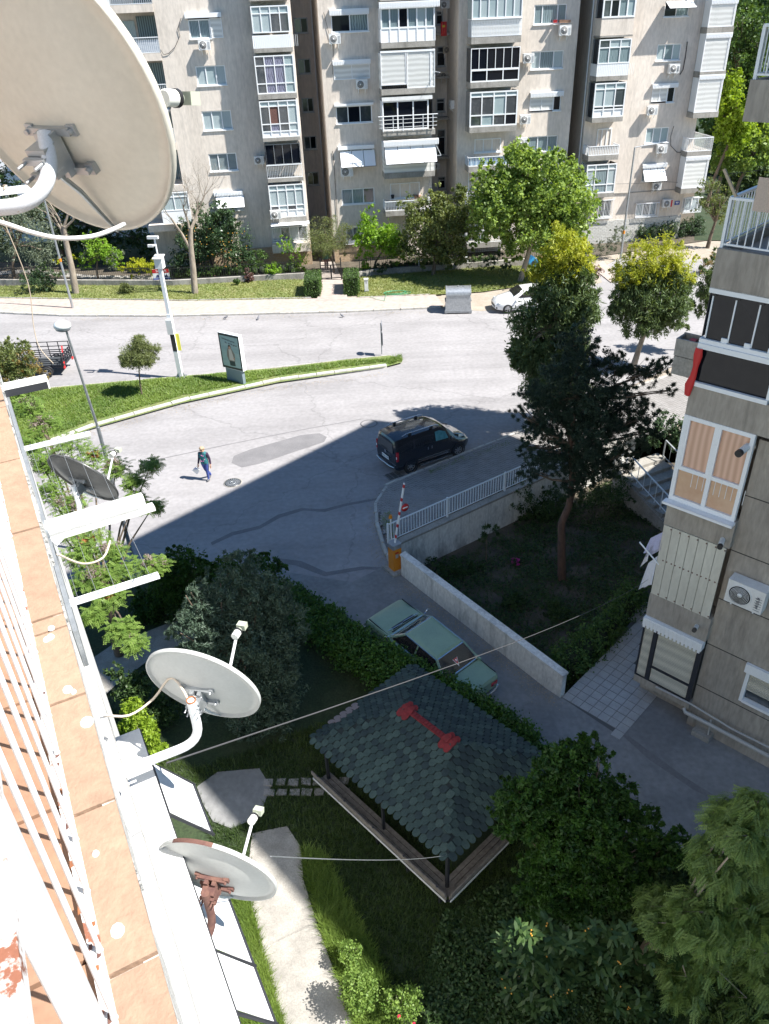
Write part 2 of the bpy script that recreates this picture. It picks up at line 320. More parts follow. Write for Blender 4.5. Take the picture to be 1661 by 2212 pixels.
road=P2([(-700,672),(0,675),(143,681),(357,682),(486,679),(754,672.6),(929,664.8),(1040,672),(1180,655),(1330,560),(1430,560),(1661,560),(2200,560),(2200,760),(1661,800),(1500,770),(1340,845),(1110,935),(838,1045),(815,1080),(850,1215),(760,1260),(600,1235),(480,1222),(330,1210),(150,1260),(-700,1500)])
sheet('road',road,0.,ROADM)
sheet('driveway',G2([(480,1222),(600,1233),(760,1258),(850,1213),(868,1244),(1213,1507),(1340,1590),(1428,1496),(1480,1540),(1661,1650),(1900,1800),(1900,2100),(1661,2000),(1400,1850),(1150,1660),(760,1440),(600,1300)]),.008,DRIVE,sloped=True)
sheet('asphalt_patch',P2([(505,985),(540,971),(650,940),(690,936),(706,944),(700,955),(640,975),(560,1002),(522,1010),(500,1000)]),.006,PATCH)
sheet('road_crack_strip',P2([(596,1215),(640,1222),(700,1245),(790,1230),(830,1232),(826,1225),(780,1224),(705,1236),(650,1212),(600,1206)]),.007,PATCH)
sheet('road_crack_strip',P2([(455,1172),(500,1150),(560,1136),(600,1112),(650,1098),(700,1100),(745,1088),(815,1076),(816,1080),(748,1093),(702,1106),(655,1103),(604,1119),(563,1142),(503,1157),(458,1178)]),.006,PATCH)
sheet('road_seam',P2([(340,992),(500,958),(640,930),(780,905),(780,906.2),(640,931.4),(500,959.6),(340,993.6)]),.005,PATCH)
sheet('driveway_seam',G2([(1345,1590),(1352,1586),(1480,1680),(1560,1730),(1562,1738),(1500,1708),(1400,1640)]),.014,PATCH,sloped=True)
sheet('far_pavement',[tuple(q) for q in P2([(-700,672),(0,673),(143,679),(357,680),(486,677),(754,670.6),(929,663),(960,660),(940,636),(757,643),(486,648.5),(393,650),(0,644),(-700,650)],.10)],.10,PAVEM)
sheet('dusty_verge',P2([(929,664),(1040,672),(1100,668),(1300,610),(1290,585),(1150,610),(960,632)]),.008,DIRT)
LAWNF=P2([(-700,650),(0,644),(393,650),(486,648.5),(663,645),(663,604),(486,605),(0,618),(-700,640)],.09); sheet('far_lawn',LAWNF,.09,TURFY)
LAWNR=P2([(773,643),(930,637),(1040,630),(1180,610),(1290,590),(1230,575),(1079,575),(802,596),(773,600)],.09); sheet('far_lawn_shaded',LAWNR,.09,TURFY)
GARD=P2([(-700,640),(0,616),(486,603),(663,602),(693,600),(740,600),(773,598),(1079,572),(1240,562),(1661,500),(2400,430),(2400,300),(700,470),(-700,560)]); sheet('far_garden_soil',GARD,.02,SOIL)
sheet('gate_path',P2([(684,650),(752,646),(738,604),(694,604)],.11),.11,PAVEM)
sheet('entrance_path',P2([(694,608),(740,606),(722,565),(692,566)],.06),.06,PAVEM)
sheet('side_garden_path',P2([(1280,580),(1320,612),(1345,605),(1302,565)]),.05,PAVEM)
sheet('garden_walk',P2([(-100,596),(60,583),(200,596),(380,598),(380,604),(180,603),(60,590),(-100,604)]),.05,PATHM)
ISL=P2([(-300,950),(40,985),(200,925),(395,870),(600,826),(830,793),(868,783),(870,773),(840,768),(760,775),(600,795),(530,800),(300,820),(60,842),(-300,860)],.10)
isl=sheet('traffic_island',ISL,.11,TURF); ISLG=P2([(-300,935),(40,968),(200,909),(395,855),(600,812),(825,783),(850,775),(760,779),(600,799),(530,804),(300,824),(60,846),(-300,866)],.10)
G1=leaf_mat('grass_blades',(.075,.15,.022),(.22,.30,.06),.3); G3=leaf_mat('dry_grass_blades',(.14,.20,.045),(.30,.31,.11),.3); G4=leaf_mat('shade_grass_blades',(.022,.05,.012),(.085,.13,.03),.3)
grass('island_grass',ISLG,26000,.10,.018,G1,.11)
grass('far_lawn_grass',LAWNF,16000,.09,.02,G3,.09); grass('far_shaded_lawn_grass',LAWNR,12000,.09,.02,G3,.09)
# kerb stones: each its own piece
def kerbs(rootname,path,z0,z1,w,L,m,jit=.01,maxn=200):
    root=link(rootname,None,kind='structure')
    me=bpy.data.meshes.new('kerb_stone'); a=.012
    b=MB(m); b.box(-L/2+a,L/2-a,-w/2,w/2,0,z1-z0-.02); b.box(-L/2+a+.012,L/2-a-.012,-w/2+.02,w/2-.02,z1-z0-.02,z1-z0)
    me.from_pydata(b.v,[],b.f); me.materials.append(m)
    carry=L/2; k=0
    for i in range(len(path)-1):
        p=np.array(path[i]);q=np.array(path[i+1]);D=np.linalg.norm(q-p);e=(q-p)/D;t=carry
        while t<D:
            c=p+e*t; link('kerb_stone',me,root,loc=(c[0]+random.uniform(-jit,jit),c[1]+random.uniform(-jit,jit),z0+random.uniform(-.012,.006)),rot=(random.uniform(-.01,.01),random.uniform(-.01,.01),math.atan2(e[1],e[0])+random.uniform(-.008,.008))); t+=L; k+=1
        carry=t-D
    return root
kerbs('island_kerb',P2([(-60,1022),(40,984),(200,924),(395,869),(600,825),(830,794)]),-.03,.19,.24,1.0,mat('pale_kerb',(.56,.54,.50),.9,col2=(.42,.40,.37),scale=3,fine=.12))
kerbs('island_back_kerb',P2([(30,847),(300,824),(530,804),(760,779),(838,771)]),-.03,.115,.09,1.0,KERB)
kerbs('far_kerb',P2([(-120,676),(0,677),(143,683),(357,684),(486,681),(754,674.6),(938,666)]),-.03,.12,.16,.9,KERB)
kerbs('lawn_edging',P2([(-100,647),(0,646),(393,652),(486,650),(660,647)]),.05,.16,.08,1.0,KERB)
kerbs('lawn_edging',P2([(776,646),(930,639)]),.05,.16,.08,1.0,KERB)
# near pavement of interlocking pavers
NP=P2([(838,1047),(920,1013),(1110,938),(1340,848),(1480,800),(1560,800),(1500,900),(1420,945),(1330,985),(1182,1008),(843,1172),(822,1130),(812,1085)])
NP[9:11]=[tuple(fenC-fd*2+np.array([-.1,.15])),tuple(fenA+np.array([-.05,.18]))]
NP=[q for i,q in enumerate(NP) if i not in(8,)]
nps=sheet('near_pavement',NP,.085,mat('mortar',(.13,.125,.12),.95))
kerbs('near_kerb',[tuple(np.array(q)) for q in P2([(846,1224),(828,1180),(813,1130),(812,1090),(838,1050),(920,1015),(1110,940),(1340,850),(1470,805)])],-.03,.12,.14,.7,KERB,.02)
def pavers():
    e=np.array([.93,.367]); e=fd; nrm=np.array([-e[1],e[0]]); Lb,Wb=.225,.135; poly=np.array(NP)
    me=bpy.data.meshes.new('paver'); b=MB(PAVER); a=.006
    pl=[(-Lb/2+a,-Wb/2+a),(-.03,-Wb/2+a+.02),(.03,-Wb/2+a-.0),(Lb/2-a,-Wb/2+a+.015),(Lb/2-a,Wb/2-a),(.03,Wb/2-a-.0),(-.03,Wb/2-a+.012),(-Lb/2+a,Wb/2-a)]
    b.prism(pl,0,.05); me.from_pydata(b.v,[],b.f); me.materials.append(PAVER)
    C=[]
    for i in range(-20,130):
        for j in range(-60,90):
            c=fenA+e*(i*Lb+(j%2)*Lb/2)+nrm*(j*Wb); C.append(c)
    C=np.array(C); C=C[inpoly(C,poly)]
    d=np.linalg.norm(C-np.array([0,10]),axis=1); C=C[np.argsort(d)]
    an=math.atan2(e[1],e[0])
    for c in C[:300]: link('paver',me,nps,loc=(c[0],c[1],.056+random.uniform(-.006,.006)),rot=(random.uniform(-.02,.02),random.uniform(-.02,.02),an))
    R=C[300:]; k=len(R); base=np.array([(x*math.cos(an)-y*math.sin(an),x*math.sin(an)+y*math.cos(an)) for x,y in pl])
    V=np.zeros((k,8,3)); V[:,:,:2]=R[:,None,:]+base[None]; V[:,:,2]=.104+RNG.uniform(-.006,.006,(k,1))
    me2=bpy.data.meshes.new('pavers'); me2.from_pydata(V.reshape(-1,3).tolist(),[],[tuple(range(i*8,i*8+8)) for i in range(k)]); me2.materials.append(PAVER); link('pavers',me2,nps,kind='stuff')
pavers()
# patio tiles beside the neighbour building
pat=G2([(1213,1507),(1340,1592),(1420,1505),(1372,1466),(1400,1345),(1398,1300),(1300,1420)])
pts=sheet('patio',pat,.01,mat('patio_joint',(.10,.10,.10),.95),sloped=True)
e1=np.array([.7071,-.7071]); e2=np.array([.7071,.7071]); bme=bpy.data.meshes.new('tile'); bb=MB(TILEW).box(-.142,.142,-.142,.142,0,.02); bme.from_pydata(bb.v,[],bb.f); bme.materials.append(TILEW)
o0=np.array(gy(1213,1507)[:2])
for i in range(-14,20):
    for j in range(-14,20):
        c=o0+e1*(i*.3+.15)+e2*(j*.3+.15)
        if inpoly(np.array([c]),np.array(pat))[0]: link('tile',bme,pts,loc=(c[0],c[1],zf(*c)+.006+random.uniform(-.002,.002)),rot=(0,0,-math.pi/4))
# yard paths
sheet('concrete_pad',G2([(425,1700),(470,1668),(560,1660),(585,1700),(560,1765),(500,1790),(460,1775),(440,1740)]),.012,DRIVE,sloped=True)
sheet('garden_path',G2([(545,1800),(620,1785),(650,1830),(655,1900),(690,2010),(722,2100),(770,2212),(790,2300),(640,2300),(600,2212),(560,2060),(530,1930)]),.012,PATHM,sloped=True)
sheet('shaded_walkway',G2([(130,1470),(240,1395),(380,1340),(430,1375),(330,1420),(250,1480),(200,1530)]),.012,PATHM,sloped=True)
ss=link('stepping_stones',None,kind='structure')
for i in range(7):
    for j in range(2):
        p=gy(580+i*27+j*2,1691+j*22-i*.5); q=MB(PAVER); r_=lambda: random.uniform(-.02,.02)
        q.prism([(-.13+r_(),-.1+r_()),(.13+r_(),-.1+r_()),(.13+r_(),.1+r_()),(-.13+r_(),.1+r_())],0,.05); q.build('stone',ss,loc=(p[0],p[1],p[2]-.01),rot=(0,0,-.05))
YL=G2([(200,1500),(380,1640),(430,1660),(700,1560),(1000,1900),(1150,1700),(1400,1850),(1661,2000),(1661,2400),(700,2400),(480,1850),(430,1780)])
def nopath(P):
    return ~(inpoly(P,np.array(G2([(545,1800),(620,1785),(650,1830),(655,1900),(690,2010),(722,2100),(770,2212),(790,2300),(640,2300),(600,2212),(560,2060),(530,1930)])))|inpoly(P,np.array(G2([(425,1700),(470,1668),(560,1660),(585,1700),(560,1765),(500,1790),(460,1775),(440,1740)]))))
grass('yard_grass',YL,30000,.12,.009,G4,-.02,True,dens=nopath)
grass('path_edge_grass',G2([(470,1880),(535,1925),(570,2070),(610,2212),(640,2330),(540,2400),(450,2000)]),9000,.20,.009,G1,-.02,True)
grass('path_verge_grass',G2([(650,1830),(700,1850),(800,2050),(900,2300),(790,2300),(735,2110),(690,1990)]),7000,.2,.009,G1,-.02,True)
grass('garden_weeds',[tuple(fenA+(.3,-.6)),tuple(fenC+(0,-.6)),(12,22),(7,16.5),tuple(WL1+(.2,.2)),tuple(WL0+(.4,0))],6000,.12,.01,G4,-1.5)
# manholes and drain
def manhole(p,r,name,label,n=20):
    q=thing(name,label,'manhole cover',(p[0],p[1],0)); MB(CONC).lathe([(r*1.12,.004),(r*1.12,.012),(r,.014)],24).build('collar',q)
    b=MB(GREY,DARKM); b.lathe([(r,.010),(r,.018),(.001,.018)],24,mi=1)
    for k in range(n):
        a=6.283*k/n; b.bar((r*.45*math.cos(a),r*.45*math.sin(a),.024),(r*.9*math.cos(a),r*.9*math.sin(a),.024),.035,.01)
    b.lathe([(r*.38,.018),(r*.38,.03),(r*.25,.03),(r*.25,.018)],20); b.lathe([(r*.13,.03),(.001,.03)],12); b.build('lid',q); return q
manhole(g(503,1043),.36,'manhole_cover','round iron manhole cover on the sunlit asphalt just right of the walking woman')
mh=thing('manhole_cover','faint paved-over manhole ring in the road left of the black van','manhole cover',(*g(797,915)[:2],0)); MB(PATCH).lathe([(.42,.008),(.42,.014),(.36,.014),(.36,.008)],28).build('ring',mh)
p=g(850,1027); dr=thing('drain_grate','black rectangular drain grate in the road by the kerb behind the van','drain',(p[0],p[1],0),.5)
MB(BLACK).box(-.36,.36,-.25,.25,.006,.016).build('pit',dr); b=MB(GREY)
for i in range(4): b.box(-.36+i*.23,-.33+i*.23,-.25,.25,.016,.03)
b.build('frame',dr)
for i in range(7): cube('grate_bar',dr,(0,-.22+i*.073,.024),(.72,.018,.012),GREY)

# ------------------------------------------------------------------ opposite apartment blocks
FA=math.radians(6); fe=np.array([math.cos(FA),math.sin(FA),0]); fn=np.array([math.sin(FA),-math.cos(FA),0]); FO=np.array([0,63.,0])
def fl(x,y,ox,off=0.):
    q=onplane((ox+x/2.011)/1.852,(y/2.011)/1.852,FO+fn*off,fn)-FO
    return float(q@fe),float(q[2])
def wall_holes(mb,s0,s1,z0,z1,holes,dep=.16,mi=0,y=0.,flip=1):
    S=sorted({s0,s1,*[h[0] for h in holes],*[h[1] for h in holes]}); Z=sorted({z0,z1,*[h[2] for h in holes],*[h[3] for h in holes]})
    S=[a for a in S if s0<=a<=s1]; Z=[a for a in Z if z0<=a<=z1]
    for i in range(len(S)-1):
        for j in range(len(Z)-1):
            cs,cz=(S[i]+S[i+1])/2,(Z[j]+Z[j+1])/2
            if any(h[0]<cs<h[1] and h[2]<cz<h[3] for h in holes): continue
            mb.quad((S[i],y,Z[j]),(S[i+1],y,Z[j]),(S[i+1],y,Z[j+1]),(S[i],y,Z[j+1]),mi)
    for h in holes:
        a,b,c,d=h[:4]; D=y+dep
        mb.quad((a,y,c),(b,y,c),(b,D,c),(a,D,c),mi);mb.quad((a,D,d),(b,D,d),(b,y,d),(a,y,d),mi)
        mb.quad((a,D,c),(a,D,d),(a,y,d),(a,y,c),mi);mb.quad((b,y,c),(b,y,d),(b,D,d),(b,D,c),mi)
def glaze(root,s0,s1,z0,z1,y,cols,rows=(1,),fw=.07,panes=None,name='window',sill=True,fm=None,side=None,label=None):
    """framed unit; rows = height fractions from the bottom; every pane is an object of its own"""
    b=MB(fm or WHITE); d=.05
    b.box(s0,s1,y-.03,y+d,z0,z0+fw); b.box(s0,s1,y-.03,y+d,z1-fw,z1); b.box(s0,s0+fw,y-.03,y+d,z0+fw,z1-fw); b.box(s1-fw,s1,y-.03,y+d,z0+fw,z1-fw)
    cs=[s0+(s1-s0)*k/cols for k in range(cols+1)] if isinstance(cols,int) else [s0+(s1-s0)*k for k in cols]
    zs=[z0];
    for r in rows: zs.append(zs[-1]+(z1-z0)*r/sum(rows))
    for c in cs[1:-1]: b.box(c-fw*.45,c+fw*.45,y-.022,y+d,z0+fw,z1-fw)
    for i in range(1,len(zs)-1):
        for k in range(len(cs)-1):
            b.box(max(cs[k]+fw*.45,s0+fw),min(cs[k+1]-fw*.45,s1-fw),y-.018,y+d,zs[i]-fw*.45,zs[i]+fw*.45)
    if sill: b.box(s0-.05,s1+.05,y-.16,y+.02,z0-.06,z0-.003)
    w_=b.build(name,root,label)
    panes=panes or [CURT]
    n=0
    for i in range(len(zs)-1):
        for k in range(len(cs)-1):
            pm=panes[n%len(panes)] if not isinstance(panes[0],list) else panes[i%len(panes)][k%len(panes[i%len(panes)])]; n+=1
            cube('pane',w_,((cs[k]+cs[k+1])/2,y+.03,(zs[i]+zs[i+1])/2),(cs[k+1]-cs[k]-fw*.9,.012,zs[i+1]-zs[i]-fw*.9),pm)
    return w_
def railing(root,s0,s1,z0,z1,y,ret=0.,sp=.12,m=None,name='railing',bar=.02):
    b=MB(m or WMET); b.box(s0,s1,y-.03,y+.03,z1-.05,z1); b.box(s0,s1,y-.02,y+.02,z0,z0+.04)
    k=int((s1-s0)/sp)
    for i in range(k+1):
        s=s0+(s1-s0)*i/k; b.box(s-bar/2,s+bar/2,y-.01,y+.01,z0+.04,z1-.05)
    if ret:
        for s in (s0,s1):
            b.box(s-.02,s+.02,y+.03,y+ret,z1-.05,z1)
            for j in range(int(ret/sp)): b.box(s-bar/2,s+bar/2,y+.1+j*sp,y+.12+j*sp,z0,z1-.05)
    return b.build(name,root)
def shutter(root,s0,s1,z0,z1,y,n=1,name='roller_shutter'):
    b=MB(SHUT,WHITE)
    b.box(s0,s1,y-.05,y+.02,z0,z0+.06,1); b.box(s0,s0+.05,y-.05,y+.02,z0+.06,z1,1); b.box(s1-.05,s1,y-.05,y+.02,z0+.06,z1,1)
    for k in range(1,n): c=s0+(s1-s0)*k/n; b.box(c-.03,c+.03,y-.05,y+.02,z0+.06,z1,1)
    z=z0+.06
    while z<z1-.03:
        b.add([(s0+.05,y-.012,z),(s1-.05,y-.012,z),(s1-.05,y-.03,z+.04),(s0+.05,y-.03,z+.04),(s0+.05,y-.012,z+.05),(s1-.05,y-.012,z+.05)],[(0,1,2,3),(3,2,5,4)],0); z+=.052
    return b.build(name,root)
def header(root,s0,s1,z0,z1,y,fringe=True,name='awning_box'):
    b=MB(WHITE,SHUT); b.box(s0,s1,y-.22,y,z0+.0,z1); 
    if fringe:
        n=int((s1-s0)/.11)
        for i in range(n): c=s0+(s1-s0)*(i+.5)/n; b.box(c-.035,c+.035,y-.235,y-.222,z0-.06,z1-.05)
    return b.build(name,root)
def awning(root,s0,s1,ztop,zbot,y,out,n=3,name='awning'):
    r_=MB(DARKM); 
    for k in range(n+1): c=s0+(s1-s0)*k/n; r_.bar((c,y,ztop-.03),(c,y-out,zbot-.02),.025)
    r_.bar((s0,y-out,zbot-.02),(s1,y-out,zbot-.02),.03); w_=r_.build('awning_frame',root)
    for k in range(n):
        a=s0+(s1-s0)*k/n+.02;c=s0+(s1-s0)*(k+1)/n-.02; m=MB(WHITE); m.add([(a,y,ztop),(c,y,ztop),(c,y-out,zbot),(a,y-out,zbot),(a,y+.004,ztop-.012),(c,y+.004,ztop-.012),(c,y-out,zbot-.012),(a,y-out,zbot-.012)],[(0,1,2,3),(7,6,5,4),(0,3,7,4),(1,5,6,2),(2,6,7,3)]); m.build('fabric_panel',w_)
    return w_
def ac_unit(loc,rz,label,fabric=WHITEP,mark=None,s=1.,group='air conditioners on the facades opposite'):
    """outdoor unit; local -y is the front, hung on its bracket"""
    t=thing('air_conditioner',label,'air conditioner',loc,rz,group)
    W,H,D=.80*s,.58*s,.30*s
    b=MB(fabric,GREY); b.box(-W/2,W/2,-D,0,0,H); b.box(-W/2-.005,W/2+.005,-D-.005,.005,H,H+.02)
    for i in range(6): b.box(W/2-.20,W/2-.04,-D-.012,-D,.08+i*.07,.09+i*.07,1)
    b.build('casing',t)
    f=MB(BLACK,fabric,DARKM); M=Matrix.Translation((-W*.13,-D-.002,H/2))@Matrix.Rotation(math.pi/2,4,'X')
    f.lathe([(H*.40,0),(.001,.004)],20,M,0); f.lathe([(H*.44,0),(H*.44,.02),(H*.40,.02),(H*.40,.005)],24,M,1); f.lathe([(H*.1,.015),(H*.1,.025),(.001,.03)],12,M,1)
    for k in range(5):
        a=k*1.2566; f.add([tuple(M@Vector(q)) for q in [(H*.1*math.cos(a),H*.1*math.sin(a),.012),(H*.38*math.cos(a-.25),H*.38*math.sin(a-.25),.008),(H*.38*math.cos(a+.35),H*.38*math.sin(a+.35),.016)]],[(0,1,2)],2)
    for q in (.15,.2,.25,.3,.35): 
        f.lathe([(H*q,.022),(H*q,.026),(H*(q-.015),.026)],20,M,1)
    f.build('fan_grille',t)
    k=MB(WMET); 
    for x in(-W*.3,W*.3): k.bar((x,-D,-.02),(x,.12,-.02),.035); k.bar((x,.10,-.03),(x,.10,-.32),.03); k.bar((x,-D*.8,-.04),(x,.09,-.30),.02)
    k.build('bracket',t)
    if mark: mark(t,W,H,D)
    return t
def text_obj(parent,txt,size,loc,rot,m,name='lettering',ext=.002,align='CENTER'):
    c=bpy.data.curves.new(name,'FONT'); c.body=txt; c.size=size; c.align_x=align; c.align_y='CENTER'; c.extrude=ext; c.materials.append(m); c.resolution_u=2
    o=bpy.data.objects.new('tmp',c); COL.objects.link(o); dg=bpy.context.evaluated_depsgraph_get(); me=bpy.data.meshes.new_from_object(o.evaluated_get(dg)); bpy.data.objects.remove(o); 
    if not me.materials: me.materials.append(m)
    return link(name,me,parent,loc=loc,rot=rot)
INK=mat('dark_ink',(.02,.02,.03),.6); REDP=mat('red_paint',(.5,.02,.02),.5); BLUEP=mat('blue_sign',(.03,.07,.30),.5)
class Blk:
    def __init__(s,ox,label,s0,s1,zt=24.6):
        s.ox=ox; s.sm=(s0+s1)/2; loc=FO+fe*s.sm; s.root=thing('apartment_building',label,'building',(loc[0],loc[1],0),FA,'apartment blocks across the street'); s.s0=s0-s.sm; s.s1=s1-s.sm; s.zt=zt
    def p(s,x,y,off=0.): a,z=fl(x,y,s.ox,off); return a-s.sm,z
    def r(s,x0,y0,x1,y1,off=0.):  # BL, TR crop corners -> s0,s1,z0,z1
        a=s.p(x0,y0,off); b=s.p(x1,y1,off); return a[0],b[0],a[1],b[1]
    def world(s,a,y,z): q=FO+fe*(a+s.sm)-fn*y; return (q[0],q[1],z)
def floors_up(z): return [z+2.8*k for k in range(1,4)]
FULLG=[CURT2,CURT,CURT2]
# ---- block A
sA0=fl(70,250,600)[0]; sA1=fl(1195,800,600,0)[0]
A=Blk(600,'beige apartment block partly hidden by the big dish, grey glazed balconies at its right edge',sA0-3.2,sA1)
bayA=1.2; r=A.r
wall=MB(WALL,CONC)
winA=[]
w1=r(325,315,565,105);w2=r(385,693,600,522);w3=r(435,1053,648,884);w4=r(488,1383,692,1227);w5=r(545,1700,735,1545)
bs0=A.p(825,270,0)[0]+.05
holes=[w1,w2,w3,w4,w5]
zs_=[w1,w2,w3,w4,w5]
for k in (1,2,3): holes.append((w2[0],w2[1],w1[2]+2.8*k,w1[3]+2.8*k))
lx=A.s0; lb=A.s0+3.1
wall_holes(wall,lb,A.s1,0,A.zt,holes); 
wall.quad((A.s1,0,0),(A.s1,10,0),(A.s1,10,A.zt),(A.s1,0,A.zt)); wall.quad((lb,10,0),(lb,0,0),(lb,0,A.zt),(lb,10,A.zt)); wall.quad((lx,2.2,0),(lb,2.2,0),(lb,2.2,A.zt),(lx,2.2,A.zt)); wall.quad((lx,10,0),(lx,2.2,0),(lx,2.2,A.zt),(lx,10,A.zt))
wall.box(lx-.3,A.s1+.3,-.4,10.4,A.zt,A.zt+.4,1); wall.quad((A.s1,10,0),(lx,10,0),(lx,10,A.zt),(A.s1,10,A.zt)); wall.build('wall',A.root)
glaze(A.root,w1[0],w1[0]+(w1[1]-w1[0])*.64,w1[2],w1[3]-.3,.08,2,panes=[CURT]); shutter(A.root,w1[0]+(w1[1]-w1[0])*.65,w1[1]+.02,w1[2],w1[3]-.25,.0); header(A.root,w1[0]-.15,w1[1]+.05,w1[3]-.22,w1[3]+.05,0,False)
glaze(A.root,*w2,.08,3,panes=[CURT2,FROST,CURT2]); glaze(A.root,*w3,.08,3,panes=[CURT2]); glaze(A.root,*w4,.08,3,panes=[wave_mat('zebra_blind_glass',(.09,.12,.13),(.30,.35,.36),4.5,'Z',.2,.7,.2)])
glaze(A.root,*w5,.08,2,panes=[CURT2]); header(A.root,w5[0]-.1,w5[1]+.1,w5[3]-.1,w5[3]+.12,0); q=w5; awning(A.root,q[0],q[1]+.15,q[3]-.15,q[2]+.35,-.05,.75,2)
for k in (1,2,3): glaze(A.root,w2[0],w2[1],w1[2]+2.8*k,w1[3]+2.8*k,.08,3,panes=FULLG)
# glazed bays
rows3=(.27,.47,.26)
def bay_slab(B,s0,s1,z0,z1,p): 
    b=MB(CONC); b.box(s0,s1,-p-.06,0,z0,z1); b.build('balcony_slab',B.root)
def cheeks(B,s0,s1,z0,z1,p,left=DGLASS,right=DGLASS):
    cube('side_panel',B.root,(s0+.03,-p/2+.02,(z0+z1)/2),(.05,p-.06,z1-z0-.02),left); cube('side_panel',B.root,(s1-.03,-p/2+.02,(z0+z1)/2),(.05,p-.06,z1-z0-.02),right)
    cube('side_panel',B.root,((s0+s1)/2,-.02,(z0+z1)/2),(s1-s0-.1,.03,z1-z0),WALL)
def bay(B,x0,y0,x1,y1,cols,rows,panes,p,slab=None,fw=.07,left=DGLASS,right=WMET,**k):
    q=B.r(x0,y0,x1,y1,p); glaze(B.root,q[0],q[1],q[2],q[3],-p,cols,rows,fw,panes,sill=False,**k); cheeks(B,q[0],q[1],q[2],q[3],p,left,right); return q
P4=[CURT2,CURT2,DGLASS,BGLASS]
q1=bay(A,828,270,1110,38,4,(.72,.28),[[CURT2,CURT2,BGLASS,BGLASS],[FROST,CURT2,CURT2,FROST]],bayA)
pn=A.r(833,392,1135,274,bayA); b=MB(WHITE); b.box(pn[0],pn[1],-bayA-.02,-.0,pn[2],pn[3]); 
for i in range(26): b.box(pn[0]+i*.12,pn[0]+i*.12+.02,-bayA-.032,-bayA-.02,pn[2]+.05,pn[3]-.03)
b.build('apron_panel',A.root); bay_slab(A,pn[0],pn[1]+.03,A.p(838,428,bayA)[1],pn[2],bayA)
q2=bay(A,868,760,1150,437,4,rows3,[[BGLASS,CURT3,CURT3,FROST],[BGLASS,CURT3,CURT3,FROST],[BGLASS,CURT3,CURT3,FROST]],bayA); bay_slab(A,q2[0],q2[1]+.03,A.p(880,803,bayA)[1],q2[2],bayA)
q3=bay(A,908,1112,1178,800,4,(.17,.20,.48,.15),[[WHITE],[BGLASS,CURT3,BGLASS,CURT2],[BGLASS,BROWN,BGLASS,CURT2],[FROST]],bayA); bay_slab(A,q3[0],q3[1]+.03,A.p(910,1142,bayA)[1],q3[2],bayA)
q4=A.r(948,1438,1205,1150,bayA); glaze(A.root,q4[0]+.03,q4[1]-.03,q4[2]+.9,q4[3],-bayA+.08,4,panes=[DGLASS],sill=False,fw=.035,fm=GREY); railing(A.root,q4[0],q4[1],q4[2],q4[2]+.9,-bayA,.9); cheeks(A,q4[0],q4[1],q4[2]+.9,q4[3],bayA); bay_slab(A,q4[0],q4[1]+.03,A.p(950,1470,bayA)[1],q4[2],bayA)
q5=bay(A,978,1755,1232,1475,4,(.22,.14,.47,.17),[[WHITE],[BGLASS,CURT2],[CURT2,CURT2,CURT2,CURT2],[FROST]],bayA); bay_slab(A,q5[0],q5[1]+.03,A.p(975,1800,bayA)[1],q5[2],bayA)
b=MB(WHITE); cz=A.p(975,1795,bayA)[1]; b.add([(q5[0]-.1,-bayA,cz),(q5[1]+.2,-bayA,cz),(q5[1]+.2,-bayA-.5,cz-.12),(q5[0]-.1,-bayA-.5,cz-.12),(q5[0]-.1,-bayA,cz-.03),(q5[1]+.2,-bayA,cz-.03),(q5[1]+.2,-bayA-.5,cz-.15),(q5[0]-.1,-bayA-.5,cz-.15)],[(0,1,2,3),(7,6,5,4),(0,3,7,4),(1,5,6,2),(2,6,7,3)]); b.build('canopy',A.root)
q6=A.r(990,1945,1262,1810,.2); glaze(A.root,q6[0],q6[1],q6[2],q6[3],-.1,4,panes=[CURT2,BGLASS],sill=False); railing(A.root,q6[0]-.05,q6[1]+.05,q6[2]-.05,q6[3],-.35,.3,.1,name='window_grille'); 
b=MB(WALL); b.box(q6[0]-.1,q6[1]+.1,-.99,0,q6[2]-.7,q6[2]-.05); b.build('ledge',A.root)
for k in (1,2,3):
    glaze(A.root,q1[0],q1[1],q1[2]+2.8*k,q1[3]+2.8*k,-bayA,4,(.72,.28),panes=[CURT2,BGLASS],sill=False); bay_slab(A,q1[0],q1[1],q1[2]+2.8*k-1.0,q1[2]+2.8*k,bayA); cheeks(A,q1[0],q1[1],q1[2]+2.8*k,q1[3]+2.8*k,bayA)
# left balcony column beyond the dish
lz=[A.p(20,428,0)[1]+2.8*k for k in (-4,-3,-2,-1,0,1,2,3)]
for i,z in enumerate(lz):
    b=MB(WALL); b.box(lx,lb,-.05,2.2,z-.45,z); b.build('balcony_slab',A.root)
    if i>1: 
        railing(A.root,lx+.02,lb-.02,z+.02,z+.95,-.03,0,.13)
        if i%2==0: cube('balcony_cloth',A.root,((lx+lb)/2+.4,.03,z+.42),(lb-lx-.9,.015,.7),wave_mat('striped_cloth',(.75,.78,.8),(.10,.14,.22),3.2,'Z',.8,0,.6))
    cube('balcony_door',A.root,(lb-.9,2.15,z+1.1),(1.3,.05,2.1),wave_mat('dark_slats',(.05,.08,.09),(.25,.33,.34),2.6,'X',.5,0,0)); cube('balcony_window',A.root,(lx+.9,2.15,z+1.3),(1.0,.05,1.2),CURT2)
wl=A.r(175,1800,300,1540,.6); glaze(A.root,wl[0]-.6,wl[1],wl[2]+.9,wl[3],-.6,2,(.75,.25),panes=[CURT2,CURT2],sill=False); cube('apron_panel',A.root,((wl[0]+wl[1])/2-.3,-.58,wl[2]+.45),(wl[1]-wl[0]+.6,.06,.88),WHITE)
